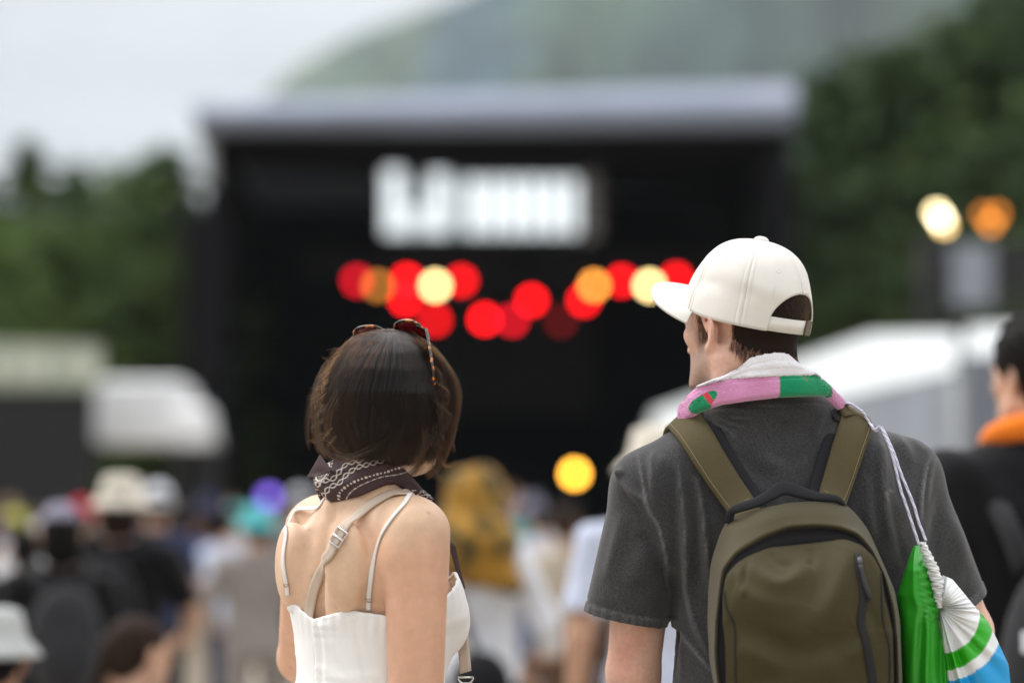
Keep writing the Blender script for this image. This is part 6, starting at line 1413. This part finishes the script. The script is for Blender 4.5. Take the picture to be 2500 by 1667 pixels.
# ---- towel round the neck
nx_, nr_ = 300, 70
ttop = np.array([(1660, 1002), (1671, 990), (1690, 962), (1706, 944), (1751, 926), (1783, 904), (1821, 876), (1869, 865), (1910, 861), (1935, 862), (1957, 879), (1982, 899), (2000, 918), (2022, 945), (2047, 970), (2060, 990)], float)
tbot = np.array([(1650, 1040), (1671, 1020), (1690, 1004), (1703, 996), (1757, 977), (1830, 967), (1901, 959), (1960, 957), (2020, 955), (2047, 984), (2060, 1004)], float)
tmid = np.array([(1650, 990), (1706, 945), (1748, 928), (1800, 921), (1902, 915), (1990, 914), (2021, 941), (2060, 980)], float)
TV = np.zeros((nr_, nx_, 3)); TU = np.zeros((nr_, nx_, 3)); bhm = bvh_of(*merge((Hv, Hf), (Sv2, Sf)))
for j, a in enumerate(np.linspace(0, 2*pi, nx_)):
    ux = 1858-193*cos(a); bkk = sin(a); tvv = np.interp(ux, *ttop.T)-3; bvv = np.interp(ux, *tbot.T)+7; mv = np.interp(ux, *tmid.T)
    if bkk < 0: k = -bkk; tvv += 60*k; bvv += 170*k; mv += 90*k
    Yc = 3.725-.098*bkk
    for i in range(nr_):
        s = i/(nr_-1); v_ = tvv+(bvv-tvv)*s; fm = (mv-tvv)/(bvv-tvv+1e-6); pt = P(ux, v_, Yc); c = P(1858, v_, 3.725); o_ = pt-c; o_[2] = 0; o_ /= np.linalg.norm(o_)
        b = (-.020*(1-s/max(fm, .05))**1.3 if s < fm else 0)+.004*sin(pi*np.clip((s-fm)/(1-fm+1e-6), 0, 1))**.6*(s >= fm)-.004*(1-np.clip((s-fm)/(.14), 0, 1))*(s >= fm)-.005*max(0, s-.93)/.07
        b += .0028*sin(9*s+2.5*a)*(s < fm)+.0022*np.exp(-((s-fm*.55)/.07)**2)*sin(a)+.0012*sin(13*a)*sin(pi*s)
        b -= .0016*np.exp(-((s-fm-.22*(1-fm))/.025)**2)*(s > fm)
        TV[i, j] = pt+o_*b; TU[i, j] = (ux, v_, s-fm)
dep = np.zeros((nr_, nx_))
for j in range(0, nx_//2, 5):
    for i in range(0, nr_, 5):
        q_ = to_px(TV[i, j]); h_, _n = cast(bhm, q_[0], q_[1]); dep[i, j] = max(0, TV[i, j, 1]-h_[1]+.006) if abs(h_[1]-TV[i, j, 1]) < .09 else 0
dk = dep[::5, ::5].copy()
for _ in range(5):
    pd_ = np.pad(dk, 1, mode='edge'); dk = np.maximum(dk, (pd_[:-2, 1:-1]+pd_[2:, 1:-1]+pd_[1:-1, :-2]+pd_[1:-1, 2:])/4)
full = np.array([np.interp(np.arange(nx_), np.arange(0, nx_, 5), r_) for r_ in dk]); full = np.array([np.interp(np.arange(nr_), np.arange(0, nr_, 5), c_) for c_ in full.T]).T
TV = np.array([0, 0, CZ])+(TV-np.array([0, 0, CZ]))*(1-full/TV[..., 1])[..., None]
tu = TU.reshape(-1, 3); tf = TV.reshape(-1, 3)+np.random.default_rng(2).normal(0, .00013, (nr_*nx_, 3)); frt = np.tile(np.sin(np.linspace(0, 2*pi, nx_)) < 0, nr_)
WHT, PNK, GRN, RDD = np.array([.90, .89, .96]), np.array([.78, .34, .62]), np.array([.006, .30, .135]), np.array([.72, .06, .09])
tcl = np.where((tu[:, 2] < 0)[:, None], WHT, PNK); low = tu[:, 2] >= 0
tcl = np.where((low & (tu[:, 0] > 1902) & (tu[:, 0] < 2014+.3*(tu[:, 1]-930)) & ~frt)[:, None], GRN, tcl)
ov = ((tu[:, 0]-1722)*.82+(tu[:, 1]-978)*-.57)/40; ow = ((tu[:, 0]-1722)*.57+(tu[:, 1]-978)*.82-2)/15; inov = (ov**2+ow**2 < 1) & ~frt & low
tcl = np.where(inov[:, None], GRN, tcl); tcl = np.where((inov & (np.abs((tu[:, 0]-1736)-.75*(tu[:, 1]-972)) < 8.5))[:, None], RDD, tcl)
tcl = np.where((low & ~frt & (np.abs(tu[:, 0]-1960-.15*(tu[:, 1]-920)) < 1.6) & (tu[:, 1] < 932))[:, None], np.array([.35, .16, .08]), tcl)
M_tow = mat('terry_towel', (1, 1, 1), 1.0, attr=True, var=.05, vscale=40, var2=.08, v2scale=520, spec=.05, sheen=.5, bump=.5, bscale=750, bdist=.0014)
tow = empty('towel', (NM[0], NM[1], NM[2]), 0, 'white towel with a pink and green border round the man\'s neck', 'towel')
to_ = mesh_obj('towel_cloth', tf, grid_faces(nr_, nx_), M_tow, tow, colors=tcl, world_in=True); mod(to_, 'SOLIDIFY', thickness=.003, offset=-1)

# ---- olive backpack
bp_ = empty('backpack', U(.05, -.22, ZV(1850)), 0, 'olive green daypack with dark zips worn by the man with the cap', 'backpack')
M_oliv = mat('olive_nylon', (.054, .043, .0175), .68, var=.07, vscale=10, var2=.05, v2scale=300, spec=.18, bump=.3, bscale=1200, bdist=.0006, sheen=.1)
M_olst = mat('olive_neoprene', (.098, .079, .040), .85, var=.05, vscale=20, var2=.12, v2scale=600, spec=.2, bump=.4, bscale=1200, bdist=.0006)
M_zip = mat('black_zip_tape', (.014, .013, .015), .6, spec=.3, bump=.3, bscale=600, bdist=.0006); M_mesh = mat('black_mesh', (.022, .022, .026), .85, spec=.2, bump=.5, bscale=900, bdist=.0008)
O_ = [(1774, 1268), (1757, 1305), (1736, 1370), (1729, 1435), (1727, 1516), (1732, 1613), (1742, 1667), (1755, 1740), (1785, 1820), (1850, 1868), (1960, 1880), (2080, 1872), (2160, 1835), (2195, 1760), (2203, 1667), (2198, 1516), (2185, 1441), (2153, 1367), (2119, 1291), (2090, 1254), (2065, 1229), (2010, 1222), (1926, 1226), (1850, 1242), (1800, 1256)]
A_ = [(1757, 1441), (1764, 1388), (1795, 1350), (1862, 1309), (1926, 1285), (1991, 1281), (2049, 1286), (2096, 1302), (2130, 1341), (2162, 1406), (2183, 1483), (2191, 1560), (2195, 1667), (2186, 1750), (2150, 1815), (2080, 1850), (1960, 1858), (1850, 1846), (1795, 1800), (1765, 1740), (1752, 1667), (1745, 1600), (1748, 1516)]
K_ = [(1764, 1451), (1771, 1405), (1797, 1374), (1829, 1355), (1878, 1336), (1942, 1330), (2030, 1320), (2060, 1314), (2104, 1330), (2136, 1362), (2153, 1397), (2158, 1451), (2170, 1500), (2179, 1540), (2182, 1667), (2172, 1745), (2135, 1800), (2070, 1832), (1960, 1840), (1860, 1828), (1805, 1785), (1778, 1735), (1772, 1667), (1770, 1570), (1764, 1516)]
BC = np.array([1955., 1540.]); NA = 220; TH = np.linspace(0, 2*pi, NA, endpoint=False)
def polar(poly):
    p = np.array(poly+[poly[0]], float)-BC; out = []
    for t in TH:
        d = np.array([cos(t), sin(t)]); best = 0
        for a, b in zip(p[:-1], p[1:]):
            e_ = b-a; den = d[0]*e_[1]-d[1]*e_[0]
            if abs(den) < 1e-9: continue
            r = (a[0]*e_[1]-a[1]*e_[0])/den; s = (a[0]*d[1]-a[1]*d[0])/den
            if r > 0 and -1e-6 <= s <= 1+1e-6: best = max(best, r)
        out.append(best)
    r = np.array(out)
    for _ in range(3): r = (np.roll(r, 1)+2*r+np.roll(r, -1))/4
    return r
rO, rA, rK = polar(O_), polar(A_), polar(K_)
def ring(r, Y):
    Y = np.broadcast_to(Y, (NA,)); return np.array([P(BC[0]+q_*cos(t), BC[1]+q_*sin(t), y) for q_, t, y in zip(r, TH, Y)])
wob = .003*np.sin(TH*5+1)+.002*np.sin(TH*11)
topk = np.exp(-((TH-1.5*pi)/.9)**2)                      # the top of the pack leans forward, away from the camera
yf = 3.462+.055*topk
rows_ = [ring(rO*.93, 3.640), ring(rO*.985, 3.632), ring(rO*1.0, 3.605), ring(rO*.998, 3.575+wob), ring(rO*.72+rA*.28, 3.535+.02*topk+wob), ring(rO*.4+rA*.6, 3.500+.035*topk+wob), ring(rO*.12+rA*.88, yf+.010), ring(rA, yf), ring(rA*.990, yf+.003), ring(rA*.97, yf+.016)]
mesh_obj('pack_body', np.vstack(rows_), grid_faces(len(rows_), NA, True), M_oliv, bp_, world_in=True)
rows_ = [ring(rA*.988, yf+.014), ring(rA*.6+rK*.4, yf+.0135), ring(rA*.3+rK*.7, yf+.011), ring(rK*.995, yf+.012)]
mesh_obj('zip_panel', np.vstack(rows_), grid_faces(4, NA, True), M_zip, bp_, world_in=True)
rows_ = []; rhos = np.r_[1.003, 1.0, .99, np.linspace(.97, .012, 60), .0005]
for i, ro in enumerate(rhos):
    d_ = (0.012, .003, -.002)[i] if i < 3 else -.003-.020*(1-ro**2.2); rows_.append(ring(rK*ro, yf*ro**2+3.468*(1-ro**2)+d_))
KV = np.vstack(rows_); KF = grid_faces(len(rows_), NA, True); kp = to_px(KV); kd = np.zeros(len(KV)); inner = np.clip((np.repeat(1-rhos, NA))*14, 0, 1)
def kfold(line, w, h, one=0):
    global kd
    l = smooth_line(np.c_[np.array(line, float), np.zeros(len(line))], 24)[:, :2]; d, sd, pr = seg_dist(kp, l); e_ = np.sin(pi*np.clip(pr, .0, 1))**.5; pf = np.exp(-(d/w)**2)
    if one: pf *= 1+.9*np.tanh(sd*one*d/(w*.5))
    kd += h*pf*e_*inner
kfold([(1815, 1372), (1850, 1400), (1890, 1425), (1930, 1420), (1978, 1378)], 20, .0075); kfold([(1790, 1440), (1830, 1455), (1880, 1470), (1950, 1480)], 26, .004)
kfold([(1780, 1508), (1830, 1535), (1890, 1565), (1960, 1590), (2030, 1575), (2090, 1535)], 30, -.010); kfold([(1800, 1580), (1850, 1600), (1905, 1640), (1930, 1690)], 24, .006)
kfold([(2075, 1330), (2062, 1390), (2035, 1460), (1990, 1540)], 26, .006); kfold([(2035, 1330), (2015, 1400), (1975, 1480)], 28, -.004)
kfold([(1880, 1340), (1900, 1372), (1935, 1385)], 10, -.003); kfold([(1975, 1330), (1985, 1360), (1975, 1385)], 10, -.0035); kfold([(1825, 1362), (1818, 1400), (1812, 1440)], 7, -.004); kfold([(1800, 1390), (1812, 1430), (1815, 1460)], 9, .004)
kfold([(2120, 1480), (2140, 1520), (2150, 1580)], 14, -.004); kfold([(2060, 1600), (2090, 1590), (2110, 1560)], 16, .004); kfold([(1985, 1560), (2030, 1640), (2050, 1700)], 36, .005); kfold([(1800, 1690), (1880, 1650), (1960, 1660)], 24, -.004)
nk_ = normals(KV, KF); kd *= .95; kd += .0010*np.sin(kp[:, 0]*.035+kp[:, 1]*.02)*np.sin(kp[:, 1]*.03-kp[:, 0]*.012+1)*inner
KV = KV+np.where((nk_[:, 1] < 0)[:, None], nk_, -nk_)*kd[:, None]; mesh_obj('front_pocket', KV, KF, M_oliv, bp_, world_in=True)
bvk = bvh_of(KV, KF)
def on_k(px_, off, n):
    l = smooth_line(np.c_[np.array(px_, float), np.zeros(len(px_))], n)[:, :2]; L = [cast(bvk, u, v, off) for u, v in l]; return np.array([a for a, b in L]), smooth_n([b for a, b in L], 5)
p, nn = on_k([(2092, 1352), (2098, 1395), (2108, 1451), (2101, 1516), (2112, 1560), (2121, 1610), (2130, 1667), (2134, 1740)], .0012, 40)
zw = np.interp(np.linspace(0, 1, 40), [0, .1, .5, 1], [.007, .0105, .0115, .013]); V_, F_ = ribbon(p, nn, zw, .002, 5, .0012); mesh_obj('pocket_zip', V_, F_, M_zip, bp_, world_in=True)
pz, nz_ = on_k([(2096, 1382), (2104, 1415), (2112, 1440), (2122, 1466)], .006, 12); V_, F_ = ribbon(pz, nz_, np.interp(np.linspace(0, 1, 12), [0, .8, 1], [.0062, .0085, .0050]), .0022, 5, .0008); mesh_obj('zip_puller', V_, F_, mat('black_rubber', (.02, .019, .02), .4), bp_, world_in=True)
sl_, _ = on_k([(2095, 1362), (2097, 1384)], .004, 4); m = MB(); m.tube(sl_, [.0030, .0042, .0042, .003], 8); m.build('zip_slider', mat('gunmetal', (.10, .10, .11), .3, metal=.9), bp_, True, world_in=True)
for l in ([(1768, 1440), (1774, 1483), (1793, 1525), (1795, 1580), (1797, 1667), (1800, 1740)], [(2150, 1390), (2152, 1440), (2156, 1516), (2171, 1580), (2172, 1667), (2166, 1740)]):
    p, nn = on_k(l, .0004, 40); V_, F_ = tube(p, .0013, 6); mesh_obj('piping', V_, F_, M_zip, bp_, world_in=True)
# carry handle
hp = smooth_line(np.array([P(1779, 1276, 3.572), P(1785, 1250, 3.566), P(1800, 1241, 3.565), P(1846, 1226, 3.572), P(1884, 1206, 3.580), P(1914, 1191, 3.585), P(1960, 1203, 3.583), P(1996, 1212, 3.578), P(2040, 1217, 3.572), P(2056, 1228, 3.572), P(2062, 1240, 3.576)]), 50)
hn = np.tile(np.array([0, -.86, .5]), (50, 1)); V_, F_ = ribbon(hp, hn, np.interp(np.linspace(0, 1, 50), [0, .12, .35, .5, .7, .9, 1], [.013, .012, .016, .023, .014, .008, .007]), .0030, 7, .0018); mesh_obj('carry_handle', V_, F_, M_mesh, bp_, world_in=True)
# shoulder straps with dark lining and pale stitching
M_stitch = mat('pale_stitching', (.42, .36, .22), .8)
def shoulder_strap(cl, extra, w, inner_sign, stitch_px, cross):
    l = smooth_line(np.c_[np.array(cl, float), np.zeros(len(cl))], 46)[:, :2]; L = [cast(bvs, u, v, .009) for u, v in l]; p = np.array([a for a, b in L]); nn = smooth_n([b for a, b in L], 8)
    ex = [snap(bvs, e_, .009, U(0, 0, p[-1][2]-.1)) for e_ in smooth_line(np.vstack([p[-1], extra]), 22)[1:]]
    p = np.vstack([p, [a for a, b in ex]]); nn = smooth_n(np.vstack([nn, [b for a, b in ex]]), 10)
    dip = np.clip(1-np.arange(len(p))/14., 0, 1); p = p+np.array([0, -1, 0])*(.035*dip**1.5)[:, None]
    for _ in range(30): p[1:-1] = (p[:-2]+2*p[1:-1]+p[2:])/4
    nn = smooth_n(nn, 25); p = lift(bvs, p, .006)
    for _ in range(6): p[1:-1] = (p[:-2]+2*p[1:-1]+p[2:])/4; ww = np.broadcast_to(w, (46,)); ww = np.r_[ww, np.full(len(p)-46, ww[-1])]
    V_, F_ = ribbon(p, nn, ww, .008, 9, .0025); so = mesh_obj('shoulder_strap', V_, F_, M_olst, bp_, world_in=True)
    T = np.gradient(p, axis=0); T /= np.linalg.norm(T, axis=1)[:, None]; Bx = np.cross(T, nn); sg = np.sign(Bx[20]@mr)*inner_sign
    V_, F_ = ribbon(p+Bx*sg*.017-nn*.0065, nn, ww*.95, .003, 7, .001); mesh_obj('strap_lining', V_, F_, M_mesh, so, world_in=True)
    bq = bvh_of(*_q4(V_, F_)) if False else None
    off = p-Bx*sg*(ww*.40)[:, None]+nn*.0068; st_ = MB(); Ld = np.r_[0, np.cumsum(np.linalg.norm(np.diff(off, axis=0), axis=1))]; k = 0.
    f_ = lambda s: np.array([np.interp(s, Ld, off[:, c]) for c in range(3)])
    while k < Ld[-1]-.003: st_.tube([f_(k), f_(k+.0024)], .00042, 5); k += .0036
    a0, a1 = p[cross]+Bx[cross]*ww[cross]*.40, p[cross]-Bx[cross]*ww[cross]*.40
    for t in np.arange(0, 1, .085): q0 = a0+(a1-a0)*t; q1 = a0+(a1-a0)*min(1, t+.055); st_.tube([q0+nn[cross]*.0068, q1+nn[cross]*.0068], .00042, 5)
    st_.build('stitching', M_stitch, so, True, world_in=True)
shoulder_strap([(1818, 1262), (1808, 1240), (1770, 1186), (1728, 1122), (1692, 1060), (1672, 1028), (1660, 1012)], [U(-.135, .02, ZV(1030)), U(-.125, .10, ZV(1130)), U(-.13, .125, ZV(1260)), U(-.15, .12, ZV(1420))], np.interp(np.linspace(0, 1, 46), [0, .3, .6, 1], [.043, .0455, .0505, .056]), 1, None, 8)
shoulder_strap([(2018, 1240), (2024, 1222), (2046, 1166), (2068, 1100), (2088, 1036), (2094, 1005), (2092, 990)], [U(.135, .02, ZV(1000)), U(.13, .10, ZV(1120)), U(.135, .125, ZV(1260)), U(.155, .12, ZV(1420))], np.interp(np.linspace(0, 1, 46), [0, .3, .6, 1], [.043, .0465, .0505, .054]), -1, None, 8)

# ---- drawstring sack: green side, white side with green and blue bands
sk = empty('drawstring_bag', P(2310, 1700, 3.60), 0, 'shiny plastic drawstring bag, bright green and white with green and blue stripes', 'bag')
M_poly = mat('plastic_film', (1, 1, 1), .30, attr=True, spec=.5, bump=.10, bscale=120, bdist=.002)
LFT = np.array([(1330, 2232), (1352, 2222), (1452, 2189), (1565, 2197), (1667, 2205), (1760, 2214), (1850, 2235)], float); SEAM = np.array([(1330, 2248), (1352, 2258), (1428, 2280), (1485, 2296), (1504, 2290), (1588, 2304), (1667, 2314), (1760, 2322), (1850, 2330)], float)
nr_, nc_ = 150, 110; GV_ = np.zeros((nr_, nc_, 3)); GB = np.zeros((nr_, nc_, 3))
gq = np.random.default_rng(4)
for i in range(nr_):
    v = 1331+(1850-1331)*i/(nr_-1); l, r_ = np.interp(v, *LFT.T), np.interp(v, *SEAM.T)
    for j in range(nc_):
        s = j/(nc_-1); u = l+(r_-l)*s; below = np.clip((v-1470)/60, 0, 1); nearseam = np.exp(-((1-s)/.30)**2)
        f = .0048*below*(sin(11*s+.006*(v-1480)+1.6*sin(.011*v+2*s))+.5*sin(23*s**1.3+.4+.013*v+1.5*sin(.02*v)))*(.3+.7*s)
        pk = .0032*nearseam*sin(v*.30+9*s)*(1-below)+.0022*nearseam*sin(v*.47-14*s)*np.exp(-((v-1470)/70)**2)+.003*np.exp(-((s-.35-.0015*(v-1400))/.09)**2)*(1-below)
        Y = 3.635-(.045*np.sqrt(max(0, 4*s*(1-s)*.6+.4*s))*np.clip((v-1331)/60, 0, 1))-f-pk; GV_[i, j] = P(u, v, Y); GB[i, j] = P(u, v, 3.64+.03*np.sin(pi*s))
g1 = GV_.reshape(-1, 3); g2 = GB.reshape(-1, 3); gf = grid_faces(nr_, nc_)
gcol = np.tile(np.array([.030, .37, .022]), (2*len(g1), 1)); mesh_obj('green_side', np.vstack([g1, g2]), np.vstack([gf, gf[:, ::-1]+len(g1)]), M_poly, sk, colors=gcol, world_in=True)
G0 = np.array([2293., 1482.]); RB = np.array([(2300, 1402), (2326, 1414), (2373, 1471), (2413, 1518), (2434, 1560), (2462, 1621), (2467, 1667), (2470, 1760), (2460, 1850), (2330, 1850)], float)-G0
na_, nq = 260, 130; th_ = np.linspace(R(-84), R(87), na_); WV = np.zeros((nq, na_, 3)); WB = np.zeros((nq, na_, 3)); wc = np.zeros((nq, na_, 3))
for j, t in enumerate(th_):
    d = np.array([cos(t), sin(t)]); R1 = 80.
    for a, b in zip(RB[:-1], RB[1:]):
        e_ = b-a; den = d[0]*e_[1]-d[1]*e_[0]
        if abs(den) < 1e-9: continue
        rr_ = (a[0]*e_[1]-a[1]*e_[0])/den; s = (a[0]*d[1]-a[1]*d[0])/den
        if rr_ > 0 and 0 <= s <= 1: R1 = rr_
    ang = np.degrees(t); ks = np.interp(ang, [-84, 0, 20, 50, 80], [.80, .88, .93, 1.0, 1.02])
    tri = .5+.5*np.sin(2*pi*(t*4.6+.55*sin(3.1*t+1)+.22*sin(9*t)))*(.55+.45*sin(5*t+2))
    for i in range(nq):
        q_ = i/(nq-1); rr_ = 6+(R1-6)*q_; u, v = G0+d*rr_; am = .0065*np.clip(rr_/110, 0, 1.15)*(1-.45*np.clip((rr_-150)/120, 0, 1))
        edge = np.clip((1-q_)*5, 0, 1); ed2 = min(1, (j/(na_-1))*10, (1-j/(na_-1))*14)
        Y = 3.630-.048*np.sqrt(np.clip(np.sin(pi*np.clip(.08+.84*q_, 0, 1)), 0, 1))*ed2**.5-am*(tri-.5)*2*edge**.3-.0015*sin(t*40+rr_*.06)*np.exp(-rr_/60)
        WV[i, j] = P(u, v, Y); WB[i, j] = P(u, v, 3.65+.04*np.sin(pi*q_)); k = rr_/ks+2.0*(tri-.5)
        wc[i, j] = (.80, .81, .82) if k < 111 else ((.030, .42, .012) if k < 152 else ((.80, .81, .82) if k < 178 else (.010, .34, .72)))
w1 = WV.reshape(-1, 3); w2 = WB.reshape(-1, 3); gf = grid_faces(nq, na_); c1 = wc.reshape(-1, 3)
mesh_obj('striped_side', np.vstack([w1, w2]), np.vstack([gf, gf[:, ::-1]+len(w1)]), M_poly, sk, colors=np.vstack([c1, c1]), world_in=True)
# gathered channel between the two sides
ch = smooth_line(np.array([(2252, 1322, 0), (2262, 1352, 0), (2276, 1385, 0), (2287, 1420, 0), (2292, 1450, 0), (2294, 1482, 0)]), 120)[:, :2]; cw = np.interp(np.linspace(0, 1, 120), [0, .12, .35, .6, .85, 1], [8, 11, 15, 17, 13, 7]); V_ = []
for i, ((u, v), w_) in enumerate(zip(ch, cw)):
    for j in range(16):
        a = 2*pi*j/16; rf = 1+.10*sin(i*.62+2.2*cos(a)+1.3*sin(i*.17))+.09*sin(i*1.13+a*2)+.08*sin(i*.29+3*a); pc = P(u+w_*cos(a)*rf*.95, v+1.5*sin(i*.43), 3.60); V_.append(pc+np.array([0, -sin(a)*w_*.00072*rf, 0]))
mesh_obj('drawstring_channel', V_, grid_faces(120, 16, True), mat('white_film', (.80, .81, .82), .35, spec=.5), sk, world_in=True)
# braided cords
M_cord = mat('lilac_white_cord', (1, 1, 1), .8, attr=True)
def cord(px_, Yend, nm, off=.0045):
    l = smooth_line(np.c_[np.array(px_, float), np.zeros(len(px_))], 260)[:, :2]; L = [cast(bvs, u, v, float(np.interp(u, [2060, 2112, 2145], [.0235, .0215, off]))) for u, v in l]; p = np.array([a for a, b in L]); s = np.linspace(0, 1, 260)
    lim = np.interp(s, [0, .35, 1], [9, 3.66, Yend]); k = np.minimum(p[:, 1], lim)/p[:, 1]; p = np.array([0, 0, CZ])+(p-np.array([0, 0, CZ]))*k[:, None]
    for _ in range(10): p[1:-1] = (p[:-2]+2*p[1:-1]+p[2:])/4
    pre_ = smooth_line(np.array([p[0]+[-.012, .11, -.055], p[0]+[-.008, .06, -.012], p[0]+[-.004, .022, .001], p[0]]), 20)[:-1]; p = np.vstack([pre_, p]); i_ = np.linspace(0, len(p)-1, 260); p = np.stack([np.interp(i_, np.arange(len(p)), p[:, c]) for c in range(3)], 1)
    for _ in range(6): p[1:-1] = (p[:-2]+2*p[1:-1]+p[2:])/4
    V, F = tube(p, .0022, 8); i = np.repeat(np.arange(260), 8); j = np.tile(np.arange(8), 260); st_ = (((i//3)+j) % 4 < 2); c = np.where(st_[:, None], np.array([.78, .77, .86]), np.array([.46, .43, .62])); mesh_obj(nm, V, F, M_cord, sk, colors=c, world_in=True)
cord([(2072, 990), (2094, 991), (2112, 1001), (2138, 1033), (2156, 1070), (2171, 1109), (2192, 1185), (2214, 1255), (2238, 1330)], 3.60, 'cord')
cord([(2077, 988), (2099, 989), (2117, 999), (2142, 1034), (2162, 1076), (2178, 1112), (2206, 1180), (2232, 1250), (2256, 1318)], 3.60, 'cord')
